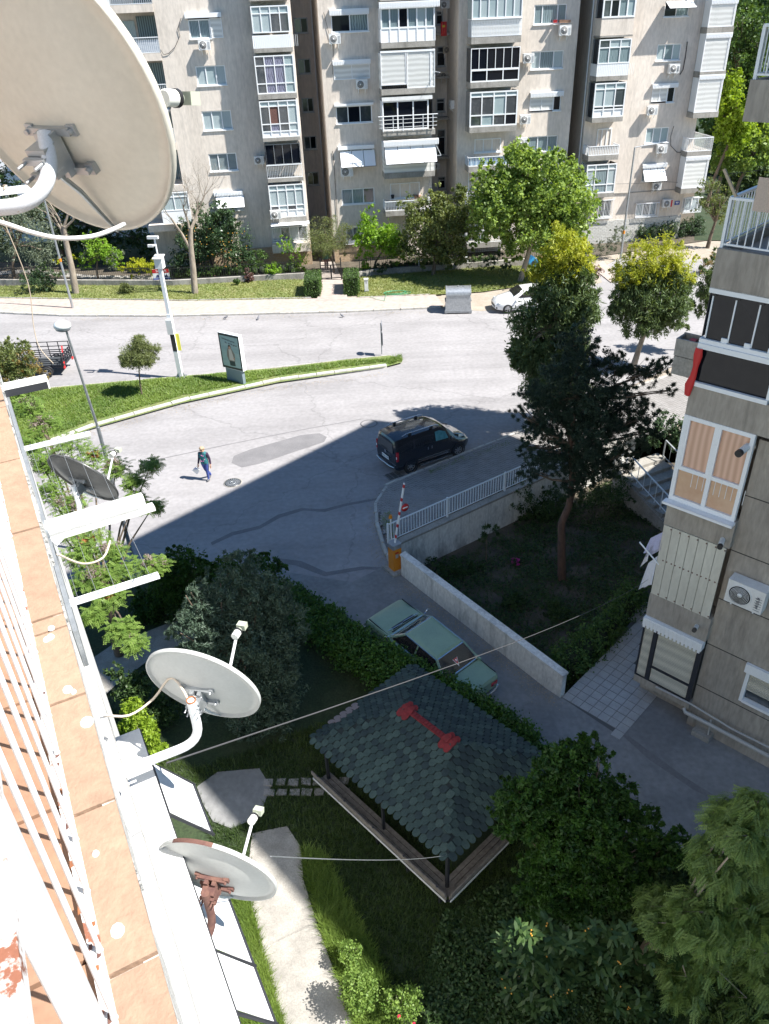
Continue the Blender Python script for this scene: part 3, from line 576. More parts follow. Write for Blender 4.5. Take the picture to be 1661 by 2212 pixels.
# brick plinths: joined courses, too small to pick apart
def plinth(B,s0,s1,z0,z1,m,y=-.06,bl=.34,bh=.13):
    b=MB(m,mat('mortar_light',(.45,.43,.40),.95)); b.box(s0,s1,y+.015,y+.06,z0,z1,1); r_=0; z=z0
    while z<z1-.02:
        s=s0-(bl/2 if r_%2 else 0)
        while s<s1:
            a=max(s,s0);c=min(s+bl-.02,s1)
            if c-a>.05:b.box(a,c,y+random.uniform(-.006,.004),y+.02,z,min(z+bh-.015,z1))
            s+=bl
        z+=bh;r_+=1
    return b.build('brick_plinth',B.root,kind='stuff')
plinth(A,lb,A.s1,-.05,A.p(900,1990,0)[1],BRICKB)
def put_ac(B,x,y,off,label,mark=None,s=1.,fab=WHITEP,rz=FA,**k):
    a,z=fl(x,y,B.ox,off); q=FO+fe*a+fn*(off-.27*s); return ac_unit((q[0],q[1],z),rz,label,fab,mark,s,**k)
put_ac(A,443,403,.45,'white air conditioner with a coil of cable, under the shuttered window right of the dish')
put_ac(A,882,1322,.45,'white air conditioner left of the black-glazed balcony with a white railing',s=.9)
put_ac(A,1015,1762,bayA+.4,'white air conditioner hung on the white lace-curtained bay above the grilled window')
# ---- recess between A and B, and block B
sB0=fl(200,900,1200)[0]; sB1=fl(1085,300,1200,1.3)[0]
B=Blk(1200,'beige apartment block in the middle with white closed roller shutters and awnings',sB0,sB1)
r=B.r; bp=1.3
W1=r(255,263,548,105);W2=r(275,645,560,505);W3=r(295,998,578,842);W5=r(340,1650,597,1507);W4=r(328,1330,590,1190);W6=r(375,1950,480,1815)
sbay=B.p(665,725,bp)[0]
wall=MB(WALL,CONC); H=[W1,W2,W3,W4,W5,W6]+[(W1[0],W1[1],W1[2]+2.8*k,W1[3]+2.8*k) for k in(1,2,3)]
wall_holes(wall,B.s0,B.s1,0,B.zt,H)
wall.quad((B.s0,10,0),(B.s0,0,0),(B.s0,0,B.zt),(B.s0,10,B.zt)); wall.quad((B.s1,0,0),(B.s1,10,0),(B.s1,10,B.zt),(B.s1,0,B.zt)); wall.quad((B.s1,10,0),(B.s0,10,0),(B.s0,10,B.zt),(B.s1,10,B.zt)); wall.box(B.s0-.3,B.s1+.3,-.4,10.4,B.zt,B.zt+.4,1); wall.build('wall',B.root)
# back wall of the gap A|B with its own small windows
gb=MB(WALL); ga=A.s1+A.sm-B.sm; 
bw=[]
for (x0,y0,x1,y1) in [(1165,268,1265,140),(1198,596,1288,470),(1228,905,1312,785),(1245,1205,1335,1092),(1270,1492,1355,1380)]:
    a=fl(x0,y0,600,-8.); c=fl(x1,y1,600,-8.); bw.append((a[0]-B.sm,c[0]-B.sm,a[1],c[1]))
wall_holes(gb,ga-2,B.s0+.2,0,B.zt,bw,.1,0,8.0); gb.box(ga-.1,B.s0+.1,3.5,8.,0,.35); gb.build('recess_wall',B.root)
for h in bw: glaze(B.root,*h,8.05,2,panes=[BGLASS,DGLASS],fm=GREY)
q=MB(WMET); q.tube([(B.s0-.06,7.9,0),(B.s0-.06,7.9,B.zt)],.06,6); q.build('drain_pipe',B.root)
railing(B.root,ga+.1,B.s0-.1,.35,1.3,3.6,0,.12,DARKM)
glaze(B.root,*W1,.08,2,panes=[DGLASS,CURT]); header(B.root,W1[0]-.1,W1[1]+.05,W1[3]+.0,W1[3]+.3,0)
shutter(B.root,*W2,.02,2); header(B.root,W2[0]-.05,W2[1]+.05,W2[3],W2[3]+.25,0)
glaze(B.root,*W3,.08,3,panes=[BGLASS,DGLASS,BGLASS]); header(B.root,W3[0]-.1,W3[1]+.1,W3[3]+.02,W3[3]+.16,0,False)
glaze(B.root,*W4,.08,3,panes=[CURT]); header(B.root,W4[0]-.15,W4[1]+.05,W4[3]+.0,W4[3]+.25,0,False); awning(B.root,W4[0]-.02,W4[1]+.08,W4[3]-.1,W4[2]-.05,-.1,.62,3)
glaze(B.root,*W5,.08,3,panes=[CURT,CURT,BGLASS]); glaze(B.root,*W6,.08,2,panes=[BGLASS]); railing(B.root,W6[0]-.1,W6[1]+.1,W6[2]-.1,W6[3],-.3,.28,.1,name='window_grille')
for k in (1,2,3): glaze(B.root,W1[0],W1[1],W1[2]+2.8*k,W1[3]+2.8*k,.08,2,panes=FULLG)
a=r(650,237,1085,45,bp); bs0,bs1=a[0],a[1]
glaze(B.root,a[0],a[1],a[2],a[3],-bp,6,panes=[CURT,CURT,DGLASS,CURT,CURT2,CURT],sill=False,fw=.1); cheeks(B,bs0,bs1,a[2],a[3],bp,WHITE,WHITE); header(B.root,bs0-.1,bs1+.3,a[3],a[3]+.32,-bp)
c=r(648,345,1085,240,bp); b=MB(WHITE); b.box(bs0,bs1,-bp,-.0,c[2],a[2]); 
for i in range(7): s=bs0+(bs1-bs0)*i/6; b.box(s-.035,s+.035,-bp-.03,-bp,c[2],a[2])
b.build('apron_panel',B.root); bay_slab(B,bs0,bs1,B.p(650,392,bp)[1],c[2],bp)
a=r(655,722,1085,408,bp); shutter(B.root,a[0],a[0]+(a[1]-a[0])*.47,a[2]+.25,a[3],-bp,1); shutter(B.root,a[0]+(a[1]-a[0])*.48,a[1]-.3,a[2],a[3],-bp,1); shutter(B.root,a[1]-.29,a[1],a[2],a[3],-bp,1); railing(B.root,a[0]+.05,a[0]+1.9,a[2],a[2]+.26,-bp+.04,0,.15,DARKM); cheeks(B,a[0],a[1],a[2],a[3],bp,SHUT,SHUT); header(B.root,a[0],a[1],a[3],a[3]+.12,-bp+.15,False)
bay_slab(B,a[0],a[1],B.p(660,768,bp)[1],a[2],bp)
a=r(668,1058,1065,795,bp); glaze(B.root,a[0],a[1]-.25,a[2],a[3],-bp+.15,3,panes=[DGLASS],sill=False,fw=.1); cheeks(B,a[0],a[1],a[2],a[3],bp,WMET,DGLASS); bay_slab(B,a[0],a[1]+.2,B.p(665,1103,bp)[1],a[2],bp); cube('roller_box',B.root,((a[0]+a[1])/2,-bp+.1,a[3]+.12),(a[1]-a[0],.25,.24),WHITEP)
b=MB(WMET)
for z in (.25,.5,.75): b.tube([(a[0]-.3,-bp-.25,a[2]+z),(a[1]+.3,-bp-.25,a[2]+z)],.014,6)
b.tube([(a[0]-.35,-bp-.25,a[2]+.98),(a[1]+.35,-bp-.25,a[2]+.98)],.03,6)
for k in range(6): s=a[0]+(a[1]-a[0])*k/5; b.box(s-.02,s+.02,-bp-.27,-bp-.23,a[2]-.02,a[2]+.98); b.box(s-.02,s+.02,-bp-.24,-bp+.02,a[2]+.0,a[2]+.03)
b.build('tube_railing',B.root)
a=r(680,1395,1085,1150,bp); header(B.root,a[0]-.02,a[1]+.25,a[3]+.0,a[3]+.33,-bp); awning(B.root,a[0]+.05,a[1]+.05,a[3]-.05,a[3]-1.15,-bp,.72,4); b=MB(SHUT); b.box(a[0],a[1],-bp,0,a[2],a[2]+1.05)
for i in range(13): s=a[0]+(a[1]-a[0])*i/12; b.box(s-.012,s+.012,-bp-.02,-bp,a[2],a[2]+1.05)
b.build('apron_panel',B.root); cheeks(B,a[0],a[1],a[2]+1.05,a[3]+.2,bp,WMET,WMET); bay_slab(B,a[0],a[1],B.p(680,1440,bp)[1],a[2],bp)
bb_=MB(WMET); bb_.bar((a[1]+.02,-bp,a[3]),(a[1]+.45,-bp-.1,a[3]-.85),.05); bb_.bar((a[1]+.02,-bp,a[3]-.85),(a[1]+.45,-bp-.1,a[3]-.85),.05); bb_.build('awning_arm',B.root)
a=r(688,1700,1050,1600,bp); zt=B.p(690,1450,bp)[1]; railing(B.root,a[0],a[1],a[2],a[3],-bp,1.2); bay_slab(B,a[0],a[1],B.p(690,1742,bp)[1],a[2],bp); 
wq=B.r(728,1600,962,1462,0); glaze(B.root,*wq,-.02,3,panes=[CURT,CURT2,BGLASS]); 
for k,(xx,lab,sx) in enumerate([(745,'dark flower pot on the sill of the open balcony, leftmost',1),(930,'terracotta pot on the sill of the open balcony, left of its twin',1),(957,'terracotta pot at the right end of the open balcony sill',1.1)]):
    s_,z_=B.p(xx,1598,.1); q=MB(TERRAS if k else BLACK); q.lathe([(.001,0),(.10*sx,0),(.14*sx,.25),(.11*sx,.25),(.10*sx,.2),(.001,.2)],12); q.build('flower_pot',None,lab,'flower pot','flower pots on the far balcony sill',loc=B.world(s_,-.14,z_+.03))
for k in (1,2,3):
    z=c[2]+2.8*k; glaze(B.root,bs0,bs1,z+.95,z+2.35,-bp,5,panes=[CURT,BGLASS],sill=False); cube('apron_panel',B.root,((bs0+bs1)/2,-bp+.03,z+.47),(bs1-bs0,.06,.92),WHITE); bay_slab(B,bs0,bs1,z-.42,z,bp); cheeks(B,bs0,bs1,z,z+2.35,bp)
plinth(B,B.s0,sbay+1.5,-.05,B.p(400,1965,0)[1],BRICKB)
put_ac(B,283,353,.45,'white air conditioner left of the dark open window on the middle block'); put_ac(B,500,716,.45,'white air conditioner right under the closed double roller shutter'); put_ac(B,380,1420,.45,'white air conditioner with a big black fan below the three-panel awning',s=1.15)
# ---- recess B|C back wall with windows
sC0=fl(95,1500,1800,0)[0]
sC0=fl(130,350,1800,1.4)[0]-.25; sC1=fl(1000,600,1800)[0]
Cb=Blk(1800,'beige apartment block with the black-glazed balcony, behind the big green tree',sC0,sC1)
r=Cb.r; cp=1.4
gb=MB(WALL); g0=B.s1+B.sm-Cb.sm; cw=[]
for (x0,y0,x1,y1) in [(1095,200,1150,85),(1100,535,1170,372),(1098,900,1165,790),(1105,1250,1170,1040),(1110,1520,1170,1420)]:
    a=fl(x0,y0,1200,-4.); c_=fl(x1,y1,1200,-4.); cw.append((a[0]-Cb.sm,c_[0]-Cb.sm,a[1],c_[1]))
wall_holes(gb,g0-.6,Cb.s0+.1,0,24.6,cw,.1,0,4.0); gb.build('recess_wall',Cb.root)
for h in cw: glaze(Cb.root,*h,4.05,1,(.7,.3),panes=[DGLASS,BGLASS],fm=GREY)
for i in range(5):
    z=cw[0][2]-.5-i*2.8; b=MB(CONC); b.box(g0-.3,Cb.s0,3.0,4.0,z-.15,z); b.build('service_ledge',Cb.root)
for i,(x,y,lab) in enumerate([(1165,68,'small air conditioner high in the gap beside the black-glazed block'),(1185,430,'tan air conditioner in the gap, second from the top'),(1160,635,'tan air conditioner in the gap, level with the shuttered bay'),(1092,1360,'air conditioner at the bottom of the gap beside the striped awning')]):
    a,z=fl(x,y,1200,-3.4); q=FO+fe*a-fn*3.5; ac_unit((q[0],q[1],z),FA,lab,mat('tan_casing',(.42,.36,.28),.7) if i in(1,2) else WHITEP,s=.8)
s_,z_=fl(1155,290,1200,-3.0); q=FO+fe*s_-fn*2.95; fq=thing('red_cloth','red cloth with yellow print hanging in the gap between two blocks','cloth',(q[0],q[1],z_),FA); b=MB(REDP); 
for i in range(5): b.quad((-.22+i*.09,.02*(i%2),0),(-.22+(i+1)*.09,.02*((i+1)%2),0),(-.22+(i+1)*.09,.02*((i+1)%2),.9),(-.22+i*.09,.02*(i%2),.9))
b.build('fabric',fq); cube('print',fq,(0,-.012,.62),(.2,.004,.14),mat('yellow_paint',(.7,.5,.05),.6))
wall=MB(WALL,CONC); C1=r(672,200,945,28);C2=r(648,562,918,402);C3=r(637,903,898,765);C4=r(622,1225,870,1087)
op=Cb.r(110,1240,540,1085,0) ; zb4a=Cb.p(200,1350,cp)[1]; 
H=[C1,C2,C3,C4]+[(C1[0],C1[1],C1[2]+2.8*k,C1[3]+2.8*k) for k in(1,2,3)]+[(C4[0],C4[1],C4[2]-2.8*k,C4[3]-2.8*k) for k in(1,2)]
wall_holes(wall,Cb.s0,Cb.s1,0,Cb.zt,H); wall.quad((Cb.s0,10,0),(Cb.s0,0,0),(Cb.s0,0,Cb.zt),(Cb.s0,10,Cb.zt)); wall.quad((Cb.s1,0,0),(Cb.s1,10,0),(Cb.s1,10,Cb.zt),(Cb.s1,0,Cb.zt)); wall.quad((Cb.s1,10,0),(Cb.s0,10,0),(Cb.s0,10,Cb.zt),(Cb.s1,10,Cb.zt)); wall.box(Cb.s0-.3,Cb.s1+.3,-.4,10.4,Cb.zt,Cb.zt+.4,1); wall.build('wall',Cb.root)
glaze(Cb.root,*C1,.08,(0,.26,.73,1),panes=[CURT]); glaze(Cb.root,*C2,.08,(0,.28,.7,1),panes=[CURT2,CURT,CURT2]); glaze(Cb.root,C3[1]-.6,C3[1],C3[2],C3[3],.08,1,panes=[DGLASS]); shutter(Cb.root,C3[0],C3[1]-.62,C3[2]+.08,C3[3],.0,2); header(Cb.root,C3[0]-.03,C3[1]+.1,C3[3],C3[3]+.28,0)
glaze(Cb.root,*C4,.08,3,panes=[CURT])
for k in (1,2,3): glaze(Cb.root,C1[0],C1[1],C1[2]+2.8*k,C1[3]+2.8*k,.08,3,panes=FULLG)
for k in (1,2): glaze(Cb.root,C4[0],C4[1],C4[2]-2.8*k,C4[3]-2.8*k,.08,3,panes=[CURT2])
a=r(172,300,590,-60,cp); X0,X1=a[0],a[1]
glaze(Cb.root,X0,X1,a[2]+1.05,a[3],-cp,6,(.85,.15),panes=[FROST,CURT2],sill=False); railing(Cb.root,X0,X1,a[2],a[2]+1.05,-cp-.05,1.2,.11); cube('apron_panel',Cb.root,((X0+X1)/2,-cp+.05,a[2]+.5),(X1-X0,.03,1.0),SHUT); cheeks(Cb,X0,X1,a[2]+1.05,a[3],cp,FROST,FROST); bay_slab(Cb,X0,X1,Cb.p(160,358,cp)[1],a[2],cp)
a=r(163,665,575,372,cp); hz=(a[3]-a[2])*.37; glaze(Cb.root,X0,X1,a[2]+hz,a[3],-cp,6,panes=[DGLASS],sill=False,fw=.045); glaze(Cb.root,X0,X1,a[2],a[2]+hz,-cp,3,panes=[DGLASS],sill=False,fw=.08); cheeks(Cb,X0,X1,a[2],a[3],cp); bay_slab(Cb,X0,X1,Cb.p(160,712,cp)[1],a[2],cp)
a=r(153,1026,560,722,cp); glaze(Cb.root,X0,X1,a[2],a[3],-cp,4,(.33,.53,.14),panes=[[BGLASS,FROST,BGLASS,DGLASS],[BGLASS,BGLASS,FROST,BGLASS],[FROST]],sill=False,fw=.09); cheeks(Cb,X0,X1,a[2],a[3],cp,BGLASS); bay_slab(Cb,X0,X1,Cb.p(150,1072,cp)[1],a[2],cp)
a=r(150,1342,535,1245,cp); railing(Cb.root,X0,X1,a[2],a[3],-cp,1.3); cube('balcony_cloth',Cb.root,((X0+X1)/2-.2,-cp+.05,(a[2]+a[3])/2),(X1-X0-.5,.02,a[3]-a[2]-.12),wave_mat('blue_cloth',(.12,.25,.42),(.45,.58,.68),2.5,'X',.9,0,1)); cube('balcony_cloth',Cb.root,(X0+.05,-cp+.65,(a[2]+a[3])/2),(.02,1.2,a[3]-a[2]-.12),MATS['blue_cloth']); bay_slab(Cb,X0,X1,Cb.p(145,1388,cp)[1],a[2],cp)
wq=r(195,1230,410,1108,0); glaze(Cb.root,*wq,-.02,3,panes=[CURT2,FROST,CURT2])
zz=a[2]-2.8
for k in range(2):
    railing(Cb.root,X0,X1,zz,zz+.95,-cp,1.3); bay_slab(Cb,X0,X1,zz-.4,zz,cp); glaze(Cb.root,X0+.3,X1-.4,zz+.9,zz+2.2,-.02,4,panes=[CURT2,BGLASS]); zz-=2.8
for k in (1,2,3):
    z=r(172,300,590,-60,cp)[2]+2.8*k; glaze(Cb.root,X0,X1,z+.95,z+2.3,-cp,5,panes=[CURT,BGLASS],sill=False); cube('apron_panel',Cb.root,((X0+X1)/2,-cp+.03,z+.47),(X1-X0,.06,.92),WHITE); bay_slab(Cb,X0,X1,z-.42,z,cp); cheeks(Cb,X0,X1,z,z+2.3,cp)
# side wall unit
a,z=fl(78,885,1800,0); q=FO+fe*(Cb.s0+Cb.sm-.02)-fn*1.4; ac_unit((q[0],q[1],z),FA-math.pi/2,'air conditioner seen edge-on on the shaded side wall of the black-glazed block',s=.9)
put_ac(Cb,925,285,.5,'white air conditioner with flower pots on top, right of the lace-curtained window',s=1.05); put_ac(Cb,632,508,.45,'white air conditioner just right of the black-glazed balcony'); put_ac(Cb,605,998,.45,'white air conditioner below the half-open shutter, above the tree'); put_ac(Cb,578,1180,.45,'white air conditioner partly behind the top leaves of the big tree')
for i,(x,lab,m) in enumerate([(848,'small red pot on the sill beside the air conditioner',REDP),(905,'long terracotta planter on top of the air conditioner, left one',TERRAS),(945,'long terracotta planter on top of the air conditioner, right one',TERRAS)]):
    s_,z_=Cb.p(x,183,.35); q=MB(m); q.box(-.22 if i else -.12,.22 if i else .12,-.1,.1,0,.14); q.box(-.24 if i else -.14,.24 if i else .14,-.12,.12,.14,.17); q.build('planter',None,lab,'planter',loc=Cb.world(s_,-.28,z_),rot=(0,0,FA))
# ---- block D
sD0=fl(125,600,2300,0)[0]-.1; sD1=fl(1075,400,2300,0)[0]
Db=Blk(2300,'beige apartment block at the right with corner balconies and a small blue wall plate',sD0,sD1)
r=Db.r; dp=1.3
D1=r(712,140,930,5);D2=r(650,492,862,348);D3=r(608,833,812,695);D4=r(560,1158,762,1020);D5=r(530,1460,722,1335);D6=r(485,1742,665,1628); D0b=r(180,1750,298,1605)
wall=MB(WALL,CONC); H=[D1,D2,D3,D4,D5,D6,D0b]+[(D1[0],D1[1],D1[2]+2.8*k,D1[3]+2.8*k) for k in(1,2,3)]
wall_holes(wall,Db.s0,Db.s1,0,Db.zt,H); wall.quad((Db.s0,10,0),(Db.s0,0,0),(Db.s0,0,Db.zt),(Db.s0,10,Db.zt)); wall.quad((Db.s1,0,0),(Db.s1,10,0),(Db.s1,10,Db.zt),(Db.s1,0,Db.zt)); wall.quad((Db.s1,10,0),(Db.s0,10,0),(Db.s0,10,Db.zt),(Db.s1,10,Db.zt)); wall.box(Db.s0-.3,Db.s1+.3,-.4,10.4,Db.zt,Db.zt+.4,1); wall.build('wall',Db.root)
glaze(Db.root,*D1,.08,2,panes=[DGLASS,CURT]); awning(Db.root,D1[0],D1[1]+.15,D1[3],D1[2]+.55,-.08,.8,1)
glaze(Db.root,*D2,.08,3,panes=[CURT2,CURT]); shutter(Db.root,D3[0],D3[0]+(D3[1]-D3[0])*.66,D3[2]+.1,D3[3],.0,2); glaze(Db.root,D3[0]+(D3[1]-D3[0])*.67,D3[1],D3[2],D3[3],.06,1,panes=[DGLASS]); header(Db.root,D3[0]-.1,D3[1]+.1,D3[3],D3[3]+.25,0)
glaze(Db.root,*D4,.08,3,panes=[FROST,CURT2]); glaze(Db.root,*D5,.08,3,panes=[CURT]); header(Db.root,D5[0]-.1,D5[1]+.1,D5[3],D5[3]+.25,0); awning(Db.root,D5[0],D5[1],D5[3]-.1,D5[2]+.1,-.08,.7,3)
glaze(Db.root,*D6,.08,3,panes=[CURT,BGLASS,CURT]); railing(Db.root,D6[0]-.1,D6[1]+.1,D6[2]-.08,D6[3]+.05,-.22,.2,.12,name='window_grille')
glaze(Db.root,*D0b,.08,2,panes=[BGLASS]); railing(Db.root,D0b[0]-.8,D0b[1]+.1,D0b[2]-.08,D0b[3]+.05,-.22,.2,.12,name='window_grille')
for k in (1,2,3): glaze(Db.root,D1[0],D1[1],D1[2]+2.8*k,D1[3]+2.8*k,.08,3,panes=FULLG)
a=r(208,148,487,-20,dp); X0,X1=r(180,520,460,305,dp)[0],r(180,520,460,305,dp)[1]
glaze(Db.root,X0,X1,a[2],a[3],-dp,4,panes=[BGLASS,DGLASS,CURT,FROST],sill=False,fw=.1); cheeks(Db,X0,X1,a[2],a[3],dp,BGLASS); z=Db.p(190,290,dp)[1]; cube('apron_panel',Db.root,((X0+X1)/2,-dp/2,(z+a[2])/2),(X1-X0,dp,a[2]-z-.01),WALL); bay_slab(Db,X0,X1,Db.p(185,305,dp)[1],z,dp)
a=r(175,518,460,307,dp); glaze(Db.root,X0,X1,a[2],a[3],-dp,3,(.66,.34),panes=[[CURT],[BGLASS,CURT2,CURT2]],sill=False); cheeks(Db,X0,X1,a[2],a[3],dp,BGLASS); z=Db.p(155,618,dp)[1]; b=MB(WHITE); b.box(X0,X1,-dp-.01,-.01,z,a[2]); 
for i in range(22): b.box(X0+i*.13,X0+i*.13+.02,-dp-.02,-dp-.01,z+.03,a[2]-.03)
b.build('apron_panel',Db.root); bay_slab(Db,X0,X1,Db.p(155,655,dp)[1],z,dp)
a=r(130,950,415,658,dp); glaze(Db.root,X0,X1,a[2],a[3],-dp,3,(.23,.09,.50,.18),panes=[[WHITE],[BGLASS],[CURT2,CURT2,BGLASS],[FROST]],sill=False,fw=.08); cheeks(Db,X0,X1,a[2],a[3],dp,BGLASS); bay_slab(Db,X0,X1,Db.p(120,990,dp)[1],a[2],dp)
a=r(98,1255,355,1165,dp); zc=a[2]; railing(Db.root,X0,X1,a[2],a[3],-dp,1.2,.13,name='balustrade',bar=.05); cube('parapet_panel',Db.root,((X0+X1)/2,-dp+.06,(a[2]+a[3])/2),(X1-X0-.05,.04,a[3]-a[2]-.05),WALL); bay_slab(Db,X0,X1,Db.p(95,1298,dp)[1],a[2],dp)
wq=r(170,1150,298,1030,0); glaze(Db.root,wq[0],wq[1],wq[2]-.5,wq[3],-.02,3,panes=[CURT,DGLASS,BGLASS],sill=False)
a=r(110,1560,330,1312,dp); glaze(Db.root,X0,X1,a[2],a[3]-.02,-dp,(0,.3,.72,1),(.3,.52,.18),panes=[CURT2,CURT,CURT2],sill=False); cheeks(Db,X0,X1,a[2],a[3],dp,CURT2); bay_slab(Db,X0,X1,a[2]-.3,a[2],dp)
for k in (1,2,3):
    z=r(208,290,487,-20,dp)[2]+2.8*k; glaze(Db.root,X0,X1,z+.95,z+2.3,-dp,4,panes=[CURT,BGLASS],sill=False); cube('apron_panel',Db.root,((X0+X1)/2,-dp+.03,z+.47),(X1-X0,.06,.92),WHITE); bay_slab(Db,X0,X1,z-.42,z,dp); cheeks(Db,X0,X1,z,z+2.3,dp)
# cornice line and corner balconies
b=MB(CONC); zl=Db.p(600,1535,0)[1]; b.box(X1,Db.s1,-.05,-.0,zl-.06,zl); b.build('string_course',Db.root)
E0=Db.s1-.9; E1=fl(1262,300,2300,1.0)[0]-Db.sm; ep=1.0
def corner(z0,z1,kind):
    bay_slab(Db,E0,E1,z0-.38,z0,ep); cube('balcony_slab',Db.root,((Db.s1+E1)/2,1.2,z0-.19),(E1-Db.s1,2.4,.38),CONC)
    if kind=='s':
        shutter(Db.root,E0,E1-.15,z0,z1-.28,-ep,1); header(Db.root,E0,E1,z1-.26,z1,-ep+.15); cube('side_panel',Db.root,(E1-.05,.2,(z0+z1)/2),(.05,2.35,z1-z0-.03),WHITE); cube('side_panel',Db.root,(E0+.05,-.5,(z0+z1)/2),(.05,.9,z1-z0-.03),WHITE)
    if kind=='r': railing(Db.root,E0,E1,z0,z0+.95,-ep,3.2,.14)
for (y0,y1,k) in [(215,-10,'s'),(572,265,'s'),(900,600,'s'),(1215,1200,'r'),(1510,1255,'s')]:
    xx={215:1185,572:1140,900:1080,1215:1010,1510:970}[y0]; z0=Db.p(xx,y0,ep)[1]; z1=z0+2.35 if k=='r' else Db.p(xx,y1,ep)[1]; corner(z0,z1,k)
for k in (1,2,3): corner(Db.p(1185,215,ep)[1]+2.8*k,Db.p(1185,215,ep)[1]+2.8*k+2.3,'s' if k==2 else 'r')
a=r(850,1700,1000,1580,0); glaze(Db.root,a[0]+.2,a[1],a[2],a[3],-.04,2,panes=[CURT2]); railing(Db.root,a[0],a[1]+.2,a[2]-.1,a[3],-.3,.25,.12,name='window_grille')
plinth(Db,Db.s0,Db.s1,-.05,Db.p(600,1750,0)[1],BRICKW)
# gap C|D wall, set back
gb=MB(WALL); gb.quad((Cb.s1+Cb.sm-Db.sm-.2,7,0),(Db.s0+.1,7,0),(Db.s0+.1,7,24.6),(Cb.s1+Cb.sm-Db.sm-.2,7,24.6)); gb.build('recess_wall',Db.root)
q=MB(WMET); q.tube([(Db.s0-.08,.25,0),(Db.s0-.08,.25,Db.zt)],.055,6); q.build('drain_pipe',Db.root)
def brand(txt,m,sz=.13,vert=True):
    def f(t,W,H,D): text_obj(t,txt,sz,(W/2-.13,-D-.02,H/2),(math.pi/2,-math.pi/2 if vert else 0,0),m)
    return f
put_ac(Db,795,590,.45,'air conditioner lettered down its right side, under the three-pane window on the right block',mark=brand('BEKO',INK)); put_ac(Db,620,926,.45,'air conditioner left below the half-shuttered window on the right block')
put_ac(Db,697,1233,.45,'air conditioner behind the curved top of the far street lamp'); put_ac(Db,657,1528,.45,'air conditioner below the three-panel awning on the right block',s=.9)
def redmark(t,W,H,D): cube('label',t,(W/2-.1,-D-.02,H/2),(.13,.01,H*.9),REDP)
put_ac(Db,742,1668,.45,'air conditioner with a red label, lowest on the right block beside the blue plate',mark=redmark)
s_,z_=Db.p(823,1633,.05); bs=thing('street_sign','small dark blue wall plate between the red-labelled air conditioner and the corner grille','sign',Db.world(s_,-.03,z_),FA); cube('plate',bs,(0,0,0),(.42,.02,.30),BLUEP); cube('lettering',bs,(0,-.013,.05),(.25,.004,.06),WHITE); cube('lettering',bs,(0,-.013,-.06),(.18,.004,.03),WHITE)
# cables on the facades
def wire(name,label,pts_,r_=.012,m=BLACK,sag=0.,cat='cable',group=None):
    b=MB(m)
    if sag:
        p,q=Vector(pts_[0]),Vector(pts_[-1]); pts_=[p.lerp(q,t/14)-Vector((0,0,sag*4*(t/14)*(1-t/14))) for t in range(15)]
    b.tube(pts_,r_,5); return b.build(name,None,label,cat,group)
def wpath(ox,L,off=.05): 
    out=[]
    for x,y in L: q=onplane((ox+x/2.011)/1.852,(y/2.011)/1.852,FO+fn*off,fn); out.append(tuple(q))
    return out
wire('cable','loose cable loop hanging from the wall left of the top shuttered window',wpath(600,[(250,145),(225,230),(240,290),(200,380),(150,430),(110,440),(85,400)]),.018)
wire('cable','cable running down the wall left of the middle block air conditioners',wpath(1200,[(190,100),(215,200),(240,300),(270,380),(262,600)]),.015)
wire('cable','long vertical cable down the middle block to the plinth',wpath(1200,[(262,1215),(275,1340),(285,1500),(300,1760),(305,1850)]),.02)
wire('cable','dark hose stub beside the lettered air conditioner',wpath(2300,[(905,335),(890,450),(870,560),(845,600)]),.03)
wire('cable','drooping cable from the lamp-side air conditioner to the corner balcony',wpath(2300,[(795,1015),(770,1100),(770,1170),(820,1225),(900,1230),(935,1215)]),.02)
wire('cable','thin overhead cable crossing the right block above its plinth',wpath(2300,[(330,1480),(500,1475),(700,1460),(880,1470)],.3),.012)
for (B_,ox,x,y,lab) in [(B,1200,1090,575,'thin rod sticking out of the shuttered bay'),(A,600,888,850,'thin white rod sticking out of the third glazed bay')]:
    p0=onplane((ox+x/2.011)/1.852,(y/2.011)/1.852,FO+fn*1.3,fn); wire('rod',lab,[tuple(p0),tuple(p0+fn*1.2+fe*.1)],.02,WMET,cat='rod')
#PART3
# ------------------------------------------------------------------ neighbour building on the right (in shade)
RC=np.array([7.12,16.16,0.]); re=np.array([.7071,-.7071,0]); rn=np.array([-.7071,-.7071,0])
RB=thing('apartment_building','shaded grey neighbour building on the right, with dark glazed bands and concrete parapets','building',tuple(RC),-math.pi/4)
def rb(u,v,off=0.): q=onplane(u,v,RC+rn*off,rn)-RC; return float(q@re),float(q[2])
c4=lambda x,y:((2450+x/1.7013)/1.852,(600+y/1.7013)/1.852)
c5=lambda x,y:((2400+x/1.7013)/1.852,(1800+y/1.7013)/1.852)
RZ=lambda u,v:rb(u,v)[1]
zt1=RZ(1543,535); zg1=RZ(*c4(685,935)); zm=RZ(*c4(600,1310)); zg0=RZ(*c4(545,1600)); zw1=RZ(*c4(500,1800)); zw0=RZ(*c5(445,320)); zp1=RZ(*c5(430,500)); zp0=RZ(*c5(350,975)); zc=RZ(*c5(315,1120)); zs0=RZ(*c5(250,1525))
BW=rb(*c5(610,1705))[0]        # right edge of the shuttered bay
BWw=rb(*c5(915,480))[0]; BWp=rb(*c5(750,1140))[0]
WB=.16                            # main wall stands this far behind the bay face
b=MB(WALL2,CONCS)
def fwall(x0,x1,z0,z1,y0=0.,y1=.5,mi=0): b.box(x0,x1,y0,y1,z0,z1,mi)
